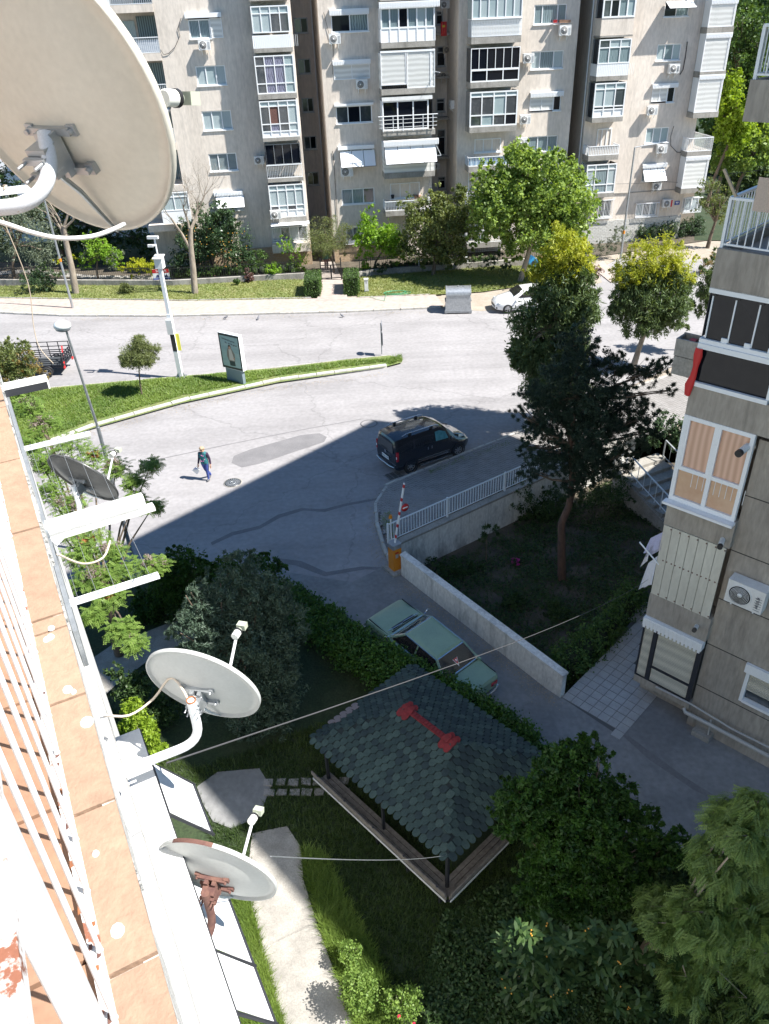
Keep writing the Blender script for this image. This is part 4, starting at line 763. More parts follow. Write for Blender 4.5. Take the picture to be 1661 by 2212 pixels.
# body
wr=[rb(*c5(935,1725),-WB)[0],rb(*c5(935,1725),-WB)[0]+1.7,RZ(*c5(935,1725)),rb(*c5(1000,1500),-WB)[1]]
BX=max(BW,BWw,BWp)+.02
body=MB(WALL2,CONCS,BLACK)
LL=22.
wall_holes(body,BX,LL,-1.2,zg0-.9,[wr],.18,0,WB)
wall_holes(body,5.5,LL,zg0-.9,26,[],.18,0,WB)
body.box(5.5,LL,.8,16.5,zg0-.9,26); body.box(.02,LL,WB+.4,16.5,-1.2,zp0-.01)
body.box(.35,LL,.6,16.5,zp0,zg0-.9)
body.box(0,LL,0,16.5,18.3,26,0)
body.box(0,34,-1.55,0,25.6,26,1); body.box(LL,34,0,16.5,-1.2,26); body.build('wall',RB)  # unseen eave and far end added to widen the shadow over the yard
def band(z0,z1,x1=None,y1=1.2,x0=0.,name='parapet',m=WALL2):
    q=MB(m,CONCS); q.box(x0,x1 or 5.55,0,y1,z0,z1); return q.build(name,RB)
band(zg0-.0-1.0 if False else zw1,zg0,5.5,2.0); band(zg1,zt1,9.,.14); band(zc,zp0,BW+.02,WB+.4); band(zp1,zw0,BX,WB+.4)
# grooves between cast panels
gr=MB(BLACK)
for p,q in [(c5(870,670),c5(1150,770)),(c5(790,1000),c5(1065,1110)),(c5(700,1300),c5(990,1430)),(c5(650,1590),c5(925,1715)),(c5(968,300),c5(1150,365))]:
    z=rb(*p,-WB)[1]; gr.box(BX-.01,LL,WB-.006,WB+.0,z-.012,z+.012)
gr.build('panel_joint',RB)
# side faces of the projecting corner (towards the road)
q=MB(WALL2); q.box(0,.14,.14,3.2,zg1,zt1); q.box(0,.14,2.0,6,zw1,zg0); q.build('parapet_side',RB)
# terrace floor, railing, posts
band(zg1-.02,zg1+.0,9,3.2,.0,'terrace_slab',CONC)
q=MB(TILEW); q.box(.15,9,.15,3.2,zt1-.25,zt1-.20); q.build('terrace_floor',RB)
def rail_run(name,p0,p1,z0,z1,n,m=WMET,thick=.05,bars=.02):
    q=MB(m); q.bar((*p0,z1),(*p1,z1),thick*1.6,thick); q.bar((*p0,z0+.08),(*p1,z0+.08),.035,.035); q.box(p0[0]-.03,p0[0]+.03,p0[1]-.03,p0[1]+.03,z0,z1); root=q.build(name,RB)
    me=bpy.data.meshes.new('baluster'); k=MB(m); k.box(-bars/2,bars/2,-bars/2,bars/2,0,z1-z0-.12); me.from_pydata(k.v,[],k.f); me.materials.append(m)
    for i in range(1,n): t=i/n; link('baluster',me,root,loc=(p0[0]+(p1[0]-p0[0])*t,p0[1]+(p1[1]-p0[1])*t,z0+.1))
    return root
zr=RZ(1583,430); rail_run('railing',(.05,.08),(4.0,.08),zt1,zr,26); rail_run('railing',(.05,.10),(.05,3.1),zt1,zr,20)
# upper terrace
zu1=RZ(1617,172);zu0=RZ(1601,262); band(zu0,zu1,9,.14); q=MB(WALL2); q.box(0,.14,.14,3.2,zu0,zu1); q.box(.14,9,.14,3.2,zu0,zu0+.15); q.build('parapet_side',RB); rail_run('railing',(.05,.08),(4.0,.08),zu1,zu1+.85,22); rail_run('railing',(.05,.10),(.05,3.1),zu1,zu1+.85,18)
q=MB(WALL2); q.box(3.2,LL,3.2,3.6,zg1,18.4); q.box(4.4,4.7,.2,3.2,zt1-.2,18.4); q.build('terrace_wall',RB)
# glass band 1 (three tall sliding panes) and lower glass
xs=[rb(*c4(625,1290))[0],rb(*c4(775,1335))[0],rb(*c4(945,1370))[0]]; st=xs[1]-xs[0]
b=MB(WMET); b.box(0,5.2,.0,.12,zg1-.12,zg1); b.box(0,5.2,-.02,.14,zm,zm+.10); fr=b.build('sliding_glazing',RB)
for i in range(4):
    cube('pane',fr,(xs[0]+st*(i+.5),.05,(zg1-.12+zm+.1)/2),(st-.03,.012,zg1-.24-zm),DGLASS); cube('pane_edge',fr,(xs[0]+st*i,.04,(zg1+zm)/2),(.03,.04,zg1-.24-zm),WMET); cube('pane_clip',fr,(xs[0]+st*(i+.04),.03,zg1-.14),(.10,.05,.07),BLACK); cube('pane_foot',fr,(xs[0]+st*(i+.85),.02,zm+.15),(.13,.04,.10),WMET)
b=MB(WMET); xr=rb(*c4(1040,1710))[0]; b.box(0,5.2,-.05,.12,zm-.12,zm-.002); b.box(0,xr+.05,-.03,.1,zg0,zg0+.10); b.box(xr,xr+.07,0,.1,zg0+.1,zm-.12); fr=b.build('fixed_glazing',RB)
cube('pane',fr,(xr/2,.06,(zg0+zm)/2),(xr,.012,zm-zg0-.2),DGLASS); cube('pane',fr,(xr+1.2,.06,(zg0+zm)/2),(2.2,.012,zm-zg0-.2),DGLASS)
cube('pane',fr,(.02,1.0,(zg0+zm)/2),(.02,1.9,zm-zg0-.1),DGLASS); cube('pane',fr,(.02,1.0,(zg1+zm)/2),(.02,1.9,zg1-zm-.25),DGLASS)
# white framed window with peach curtains
PEACH=wave_mat('peach_curtain_glass',(.52,.30,.20),(.68,.43,.31),1.4,'X',.3,.35,2); PEACHB=mat('peach_wall_glass',(.55,.33,.21),.3,col2=(.62,.42,.28),scale=3,coat=.4)
xw=rb(*c5(915,480))[0]; b=MB(WHITE); z0=zw0;z1=zw1
b.box(0,xw,-.02,.1,z1-.1,z1); b.box(0,xw,-.02,.1,z0,z0+.12); b.box(0,.10,-.02,.1,z0+.12,z1-.1); b.box(xw-.09,xw,-.02,.1,z0+.12,z1-.1); xm=xw*.52; b.box(xm-.05,xm+.05,-.015,.1,z0+.12,z1-.1); zm2=z0+(z1-z0)*.40; b.box(.1,xw-.09,-.01,.1,zm2-.05,zm2+.05)
b.box(-.06,xw+.04,-.22,.0,z0-.07,z0-.005); b.box(.10,.16,-.012,.1,zm2+.05,z1-.1); b.box(xm-.11,xm-.05,-.012,.1,zm2+.05,z1-.1); fr=b.build('window',RB)
for (x0,x1,za,zb,m) in [(.1,xm-.05,zm2+.05,z1-.1,PEACH),(xm+.05,xw-.09,zm2+.05,z1-.1,PEACH),(.1,xm-.05,z0+.12,zm2-.05,PEACHB),(xm+.05,xw-.09,z0+.12,zm2-.05,PEACHB)]: cube('pane',fr,((x0+x1)/2,.06,(za+zb)/2),(x1-x0,.012,zb-za),m)
gb=MB(WMET)   # inner grille seen low in the glass
for i in range(10): gb.box(.45+i*.14,.462+i*.14,.045,.052,zm2-.45,zm2-.05)
gb.build('grille',RB)
cube('side_pane',RB,(.03,1.0,(z0+z1)/2),(.03,1.9,z1-z0-.1),CURT2); 
# cream sheet-metal infill with seams and screws
CREAM=mat('cream_sheet',(.60,.58,.50),.55,col2=(.50,.47,.40),scale=1.2,stretch=(1,1,.3),fine=.05)
for i in range(7):
    x0=.02+(BWp-.04)*i/7; x1=.02+(BWp-.04)*(i+1)/7; sp=cube('sheet_panel',RB,((x0+x1)/2,.0,(zp0+zp1)/2),(x1-x0-.012,.03,zp1-zp0-.03),CREAM)
sc_=MB(BROWN)
for i in range(7):
    for (z,dx) in ((zp0+.08,0),((zp0+zp1)/2+.05,-.05),((zp0+zp1)/2+.05,.05),(zp1-.08,0)): x=.02+(BWp-.04)*(i+.9)/7; sc_.box(x+dx-.017,x+dx+.017,-.025,-.015,z-.017,z+.017)
sc_.build('screws',RB,kind='stuff'); cube('side_panel',RB,(.02,1.2,(zp0+zp1)/2),(.04,2.3,zp1-zp0),CREAM)
# shuttered bay
hz=RZ(*c5(320,1180)); header(RB,0,BW,hz,zc-.02,.1,True)
SHUTC=wave_mat('cream_shutter',(.46,.44,.37),(.60,.57,.48),1.0,'Z',.6)
xa=rb(*c5(330,1555))[0]; xb=rb(*c5(350,1485))[0]
def shut2(x0,x1,z0,z1,y=.02):
    k=MB(SHUTC); z=z0
    while z<z1-.02: k.add([(x0,y,z),(x1,y,z),(x1,y-.018,z+.042),(x0,y-.018,z+.042),(x0,y,z+.048),(x1,y,z+.048)],[(0,1,2,3),(3,2,5,4)]); z+=.05
    return k.build('roller_shutter',RB)
zmid=RZ(*c5(345,1480)); shut2(.05,xa-.12,zs0+.02,hz); shut2(xa+.02,BW-.13,zmid+.08,hz); shut2(xa+.02,BW-.13,zs0+.02,zmid)
k=MB(DARKM); k.box(xa-.12,xa+.0,-.01,.08,zs0,hz); k.box(BW-.12,BW,-.01,.08,zs0,hz); k.box(xa,BW-.12,-.005,.08,zmid,zmid+.08); k.box(0,.04,-.01,.08,zs0,hz); k.box(0,BW,.0,.08,zs0-.03,zs0); k.build('shutter_frame',RB)
k=MB(BLACK); k.box(.02,BW,.08,.4,zs0,hz); k.build('shutter_back',RB); cube('side_panel',RB,(.02,1.2,(zs0+hz)/2),(.03,2.2,hz-zs0),SHUTC)
q=MB(WALL2); q.box(0,BW+.02,0,2.5,zs0-.28,zs0-.03); q.build('balcony_slab',RB)
q=MB(CONC); q.box(.3,BW,.6,3.,-1.2,zs0-.28); q.box(BW+.3,BW+.8,WB-.3,WB,-1.2,-.55); q.build('footing',RB)
# lower right shuttered window
glz=MB(WHITE); x0,x1,z0,z1=wr; glz.box(x0,x0+.09,WB-.03,WB+.1,z0,z1); glz.box(x1-.09,x1,WB-.03,WB+.1,z0,z1); glz.box(x0+.09,x1-.09,WB-.05,WB+.14,z0,z0+.08); glz.box(x0-.05,x1+.1,WB-.1,WB,z1,z1+.28); wf=glz.build('window',RB)
cube('pane',wf,((x0+x1)/2,WB+.12,(z0+z1)/2),(x1-x0-.18,.012,z1-z0),BGLASS)
k=MB(SHUTC); z=z0+.42
while z<z1: k.add([(x0+.09,WB+.02,z),(x1-.09,WB+.02,z),(x1-.09,WB,z+.045),(x0+.09,WB,z+.045),(x0+.09,WB+.02,z+.052),(x1-.09,WB+.02,z+.052)],[(0,1,2,3),(3,2,5,4)]); z+=.055
k.build('roller_shutter',RB)
# drain pipes along the base
def rbp(u,v,off=0.): q=rb(u,v,off); return (q[0],-off,q[1])
PVC=mat('grey_pipe',(.40,.39,.37),.55,fine=.1)
k=MB(PVC); k.tube([rbp(*c5(570,1755),0),rbp(*c5(580,1785),.05),rbp(*c5(700,1845),.05),rbp(*c5(900,1950),.05),rbp(*c5(1150,2085),.05)],.06,8); k.tube([rbp(*c5(380,1612),.03),rbp(*c5(620,1730),.03),rbp(*c5(900,1900),.03),rbp(*c5(1150,2025),.03)],.03,6); k.tube([rbp(*c5(755,1840),0),rbp(*c5(725,1985),0)],.025,6); k.build('drain_pipe',RB)
def flue(a,b_,label,r_=.06,off=0.):
    p0=rbp(*a,off-.1); L=rb(*a,off); k0=thing('flue_pipe',label,'flue pipe',tuple(RC+re*p0[0]+rn*(-p0[1])+np.array([0,0,p0[2]])),-math.pi/4)
    q=onplane(*b_,RC+rn*.42,rn)-RC; p1=Vector((float(q@re)-p0[0],-.42-p0[1],float(q[2])-p0[2])); m=MB(WHITEP,BLACK); m.cyl((0,0,0),p1*.8,r_,r_,12); m.build('pipe',k0); m=MB(BLACK); m.cyl(p1*.8,p1,r_*1.05,r_*1.05,12); m.build('end_cap',k0); m=MB(WALL2); m.cyl((0,.02,0),(0,-.03,0),r_*1.9,r_*1.9,14); m.build('wall_collar',k0)
flue(c5(840,595),c5(815,665),'white flue pipe with a black tip at the upper corner of the cream sheet panel')
flue(c5(665,1190),c5(640,1230),'white flue pipe with a black tip above the cream roller shutter',.055)
flue(c4(930,2010),c4(855,2070),'fat white flue pipe poking out of the peach curtained window',.08)
ax,az=rb(*c5(890,985),-WB); q=RC+re*(ax+.42)+rn*(-WB+.04)
ac_unit((q[0],q[1],az+.05),-math.pi/4,'big white air conditioner on the shaded neighbour wall between the cream panel and the window',WHITEP,brand('ARÇELİK',INK,.09),1.12,group='air conditioners on the neighbour wall')
# planter balcony on the road side
k=thing('concrete_planter','grey concrete balcony box with a red object, jutting out beside the dark glazing','planter',(0,0,0)); 
pq=onplane(1461,760,RC+np.array([0,0,0]),rn); 
m=MB(CONC); pc=g(1490,790,5.2); 
def lpt(u,v,z): q=g(u,v,z); return (q[0],q[1],z)
zb=RZ(*c4(600,1340)); P0=onplane(*c4(600,1330),RC,rn)
a0=np.array(P0[:2]); d_=np.array([.7071,.7071]); s_=np.array([-.7071,.7071])
def pb(m,t0,t1,s0,s1,z0,z1): # box along building side
    pts=[a0+d_*t+s_*s for t,s in((t0,s0),(t1,s0),(t1,s1),(t0,s1))]; m.prism([tuple(x) for x in pts],z0,z1)
zP=zb+.06
for (t0,t1,s0,s1,za,zc_) in [(.02,.07,.0,.58,zP-.35,zP),(.40,.45,.0,.58,zP-.35,zP+.02),(.07,.40,.53,.58,zP-.35,zP),(.02,.45,.0,.58,zP-.40,zP-.351),(.03,.44,.0,.57,zP-.85,zP-.42)]: pb(m,t0,t1,s0,s1,za,zc_)
m.build('box',k); m=MB(REDP); pb(m,.15,.3,.2,.34,zP-.2,zP-.02); m.build('red_cloth',k)
# flag / red cloth strip hanging on the corner
P=[onplane(*c4(x,y),RC+rn*.05,rn) for x,y in [(598,1350),(590,1400),(570,1480),(555,1540),(530,1600),(512,1670)]]
m=MB(REDP); 
for i,p in enumerate(P):
    wd=.10+.03*math.sin(i*2); 
    m.v+= [tuple(p-re*wd),tuple(p+rn*.06+re*.02),tuple(p+re*wd*.6)]
for i in range(5):
    m.f+=[(i*3,i*3+1,i*3+4,i*3+3),(i*3+1,i*3+2,i*3+5,i*3+4)]; m.mi+=[0,0]; m.sm+=[True,True]
m.v=[tuple(map(float,v)) for v in m.v]; m.build('red_flag',None,'rolled red flag hanging down the corner beside the lower dark glass','flag')
# washing on the lower corner
k=thing('drying_rack','white telescopic drying pole sticking out beside the cream sheet panel','drying rack',tuple(onplane(*c5(400,780),RC,rn)))
o_=np.array(k.location)
def rel(p): return tuple(np.array(p)-o_)
p1=onplane(*c5(270,628),RC+rn*.25-re*.3,rn); m=MB(WMET); m.cyl((0,0,0),rel(p1),.022,.022,8); m.build('pole',k)
CL=[mat('lilac_cloth',(.42,.42,.58),.85,fine=.1),mat('white_cloth',(.62,.63,.68),.85,fine=.08),mat('grey_stripe_cloth',(.35,.35,.45),.85,fine=.1)]
for i,(x0,y0,x1,y1,lab,c_) in enumerate([(345,600,445,550,'lilac shirt on the washing line by the cream panel, nearest the corner top',0),(350,660,430,600,'pale blue top hanging in the middle of the small washing line',2),(330,770,395,720,'long white sheet hanging lowest beside the cream panel',1),(320,700,345,640,'narrow white towel at the outer end of the washing line',1)]):
    A0=onplane(*c5(x0,y0),RC-re*.25,rn); A1=onplane(*c5(x1,y1),RC-re*.05,rn); h=[.55,.4,.95,.55][i]; m=MB(CL[c_]); n=6
    for r_ in range(5):
        for q_ in range(n+1): t=q_/n; p=A0+(A1-A0)*t; wv=.04*math.sin(q_*2.1+i)*(r_/4+.2); m.v.append(tuple(map(float,p+rn*wv-re*(.03*r_*(1-t))-np.array([0,0,h*r_/4])+0*re)))
    for r_ in range(4):
        for q_ in range(n): m.f.append((r_*(n+1)+q_,r_*(n+1)+q_+1,(r_+1)*(n+1)+q_+1,(r_+1)*(n+1)+q_)); m.mi.append(0); m.sm.append(True)
    m.build('laundry',None,lab,'laundry')
# terrace clothes line
k=thing('clothes_line','tan wooden pole with a thin line on the open terrace of the neighbour building','clothes line',tuple(onplane(1590,425,RC,rn))); o_=np.array(k.location)
p1=onplane(1564,365,RC,rn); m=MB(mat('tan_wood',(.42,.34,.24),.8)); m.bar((0,0,0),rel(p1),.05); m.build('pole',k); m=MB(BLACK); m.cyl(tuple(np.array(rel(p1))*.8),rel(onplane(1650,366,RC,rn)),.006,.006,5); m.build('line',k)
A0=onplane(1640,382,RC,rn);m=MB(mat('beige_cloth',(.50,.40,.33),.9,fine=.1))
for i in range(5): m.quad(tuple(A0+re*i*.12+rn*.03*(i%2)),tuple(A0+re*(i+1)*.12+rn*.03*((i+1)%2)),tuple(A0+re*(i+1)*.12+rn*.03*((i+1)%2)-np.array([0,0,.62])),tuple(A0+re*i*.12+rn*.03*(i%2)-np.array([0,0,.62])))
m.build('laundry',None,'beige cloth with red pegs hanging over the terrace railing','laundry')
# ------------------------------------------------------------------ our own building (left), frame: x = out, y = along, z
LA=math.radians(26.7); ln=np.array([math.cos(LA),math.sin(LA),0]); ld=np.array([-math.sin(LA),math.cos(LA),0])
OB=thing('apartment_building','white sunlit building at the left edge, looking down its parapet with terracotta tiles','building',(0,0,0),LA)
def aL(u,v,a):   # point on plane x=a -> (t,z)
    q=onplane(u,v,ln*a,ln); return float(q@ld),float(q[2])
def tL(u,v,t): q=onplane(u,v,ld*t,ld); return float(q@ln),float(q[2])
def w3(a,t,z): q=ln*a+ld*t; return (float(q[0]),float(q[1]),float(z))
h0=1.15; zT=HC-h0
TEND=13.
m=MB(WHITEP); m.box(-1.7,-.16,-8,TEND,0-.9,zT-1.3); m.box(-3,-1.7,-8,TEND,-.9,26); m.box(-1.7,-.3,-8,-3.2,zT-1.3,26); m.box(-1.7,-.35,3.6,TEND,zT+1.6,26); m.box(-1.7,-.35,-3.2,3.6,20.0,26); m.box(-1.7,-1.6,-3.2,3.6,zT+.2,20.); m.box(-13,-3,-8,TEND,-.9,26); m.build('wall',OB)
m=MB(PLASTER); m.box(-1.7,-.075,-3,TEND,zT-.42,zT-.25); m.box(-.62,-.068,-3,TEND,zT-.25,zT-.035); m.build('balcony_slab',OB)
# plaster lip and low enclosure of the flat below
m=MB(PLASTER,WHITEP); 
for i in range(64):
    t=-.2+i*.16; j=random.uniform(-.006,.008); m.box(-.075,-.052+j,t,t+.162,zT-.16,zT-.006+random.uniform(-.004,.003))
m.build('plaster_edge',OB)
# coping tiles, joints measured on the photograph
tj=[(-.25),.36,.70,1.003,1.294,1.533,1.586,2.0,2.45,2.9,3.4,3.9,4.4,4.9,5.4]
for i in range(len(tj)-1):
    cube('coping_tile',OB,(-.089,(tj[i]+tj[i+1])/2,zT-.006+random.uniform(-.001,.001)),(.074,tj[i+1]-tj[i]-.008,.014),TERRA)
cube('tile_bed',OB,(-.092,2.5,zT-.018),(.078,5.8,.012),PLASTER)
m=MB(RUSTP); m.box(-.142,-.123,-1,5.6,zT-.2,zT+.004); m.build('painted_curb',OB)
# droppings / flakes on the tiles
for (x,y,rx,lab) in [(203,1548,.008,0),(198,1562,.010,0),(190,1575,.009,0),(190,1570,.005,0)]: pass
fl_=MB(mat('plaster_spot',(.80,.78,.76),.95))
for (u,v,rr) in [(110,1356,.008),(108,1375,.009),(100,1380,.008),(145,1488,.010),(158,1493,.006),(187,1558,.013),(213,1575,.0),(253,2009,.011),(206,1843,.006)]:
    if rr==0: continue
    q=g(u,v,zT+.003); a=q@ln; t=q@ld; fl_.lathe([(rr,0),(rr*.8,.003),(.0005,.004)],9,Matrix.Translation((a,t,zT+.001))@Matrix.Diagonal((1,1.25,1,1)))
fl_.build('plaster_spots',OB,kind='stuff')
for i in range(0,24): cube('inner_coping_tile',OB,(-.293,i*.3-.6,zT-.022),(.306,.292,.014),TERRAS)  # browner tile colour carries the shade between the balusters
# balcony floor
for i in range(-3,22):
    for j in range(5): cube('floor_tile',OB,(-.77-j*.302,i*.302+.1,zT-.24),(.296,.296,.012),TERRAS)
# railing: balusters, rails
rl=thing('balcony_railing','rusty white balcony railing running up the left edge, its balusters standing on the parapet','railing',w3(-.1265,0,zT+.005),LA); rl.rotation_euler=(0,.015,LA)
me=bpy.data.meshes.new('baluster'); k=MB(WMET); k.cyl((0,0,0),(0,0,.62),.0038,.0038,10); k.lathe([(.0055,.0),(.0038,.012)],10); me.from_pydata(k.v,[],k.f); me.materials.append(WMET); me.polygons.foreach_set('use_smooth',[True]*len(me.polygons))
for i in [-4,-3,-2]+list(range(0,44)): link('baluster',me,rl,loc=(0,.640+i*.1035,0))
m=MB(RUSTP); m.box(-.026,.014,-1.,5.2,.62,.64); m.build('top_rail',rl)
m=MB(WMET); m.box(-.017,.010,.0,.018,-.01,.62); m.build('post',rl,loc=(0,.513,0)); link('post',bpy.data.objects[rl.children[-1].name].data,rl,loc=(0,2.3,0))
# enclosure of the flat below: white boxed wall with a projecting top
m=MB(WHITEP,PLASTER); m.box(-.16,.10,1.5,4.98,zT-4.9+.0,zT-3.85); m.box(-.16,.085,-2,1.48,zT-4.9,zT-3.85); m.box(-.16,-.10,-2,5.2,zT-3.85,zT-3.2,1); m.box(-.16,.06,-2,5.0,-.9,zT-4.93); m.build('enclosure',OB)
m=MB(DARKM); m.box(.101,.108,1.5,4.98,zT-3.90,zT-3.85); m.box(.10,.112,-2,4.98,zT-4.92,zT-4.88); m.build('edge_trim',OB)
m=MB(GREY); m.box(-.155,-.115,5.3,11,zT-2.98,zT-2.9); m.box(-.155,-.12,5.3,11,zT-3.3,zT-2.98); m.build('edge_rail',OB)
def own_awning(t0,t1,h,a0,a1,drop,mid=None):
    m=MB(DARKM); 
    for t in [t0,t1]+([mid] if mid else []): m.bar((a0,t,HC-h+.05),(a1+.02,t,HC-h-drop),.02); 
    m.bar((a1+.01,t0,HC-h-drop),(a1+.01,t1,HC-h-drop),.022); m.bar((a0,t0,HC-h+.03),(a0,t1,HC-h+.03),.03); r_=m.build('awning_frame',OB)
    n=2 if mid else 1; ts=[t0,mid,t1] if mid else [t0,t1]
    for i in range(n):
        m=MB(WHITE); A=(a0+.01,ts[i]+.02,HC-h+.06);B_=(a0+.01,ts[i+1]-.02,HC-h+.06);C_=(a1,ts[i+1]-.02,HC-h-drop+.04);D_=(a1,ts[i]+.02,HC-h-drop+.04)
        m.add([A,B_,C_,D_]+[(p[0],p[1],p[2]-.012) for p in (A,B_,C_,D_)],[(0,1,2,3),(7,6,5,4),(0,3,7,4),(1,5,6,2),(2,6,7,3),(0,4,5,1)]); m.build('awning_panel',r_)
own_awning(4.54,5.15,5.7,.12,.41,.45)
own_awning(2.93,4.09,6.0,.12,.36,.42,3.42); own_awning(1.2,2.75,6.3,.12,.36,.42,2.0)
# laundry bars with wires
hb=4.25
def lbar(t,a0,a1,z,label,w_=.045,name='drying_bar',hooks=5,m_=WMET):
    k=thing(name,label,'drying rack',w3(a0,t,z),LA); m=MB(m_); m.box(0,a1-a0,-w_/2,w_/2,0,.022); m.build('bar',k)
    if hooks:
        m=MB(GREY)
        for i in range(hooks): x=(a1-a0)*(.12+.8*i/(hooks-1)); m.tube([(x,-.02,.03),(x,-.005,.055),(x,.02,.03)],.006,5); 
        m.build('hooks',k)
    return k
lbar(2.18*hb,-.14,.152*hb,HC-hb,'white laundry bar with wire hooks, the farther of the two wired bars on our facade',.10)
lbar(1.40*hb,-.12,.156*hb,HC-hb,'white laundry bar without clothes, nearest above the pale dish on our facade',.085)
for i in range(5):
    a=-.14+(.152*hb+.14)*(.12+.8*i/4); wire('clothes_wire','thin wires strung between the two white laundry bars on our facade',[w3(a,2.18*hb,HC-hb+.05),w3(a,1.40*hb,HC-hb+.05)],.0022,GREY,sag=.05,group='wires between the laundry bars')
k=thing('folded_awning','thick white rolled awning arm sticking out of our facade between the laundry bars','awning',w3(-.14,1.72*4.0,HC-4.0),LA+math.radians(2)); m=MB(WHITEP); m.cyl((0,0,0),(.235*4,0,0),.085,.085,16); m.build('roll',k); m=MB(WHITEP); m.box(0,.235*4+.08,-.09,.02,-.1,-.06); m.build('cover',k); m=MB(GREY); m.cyl((-.02,0,0),(.02,0,0),.095,.095,16); m.build('end_cap',k)
k=thing('bracket_arm','dark grey metal arm with a white cap jutting from our facade beside the bush','bracket',w3(-.2,2.66*4.0,HC-4.0),LA); m=MB(DARKM,WHITEP); m.box(0,.58,-.12,.12,-.05,.05); m.box(.58,.60,-.125,.125,-.055,.055,1); m.box(-.0,.60,-.125,.125,.05,.06,1); m.build('arm',k)
k=lbar(4.65,-.1,.50,HC-.72,'white bar with twine tied round it, just behind the big dish arm',.10,hooks=0); m=MB(mat('twine',(.5,.42,.33),.9))
for x in (.30,.33,.47,.49): m.tube([(x,-.055,.03),(x+.02,0,.035),(x+.01,.055,.03),(x,.06,-.01)],.005,5)
m.build('twine',k)
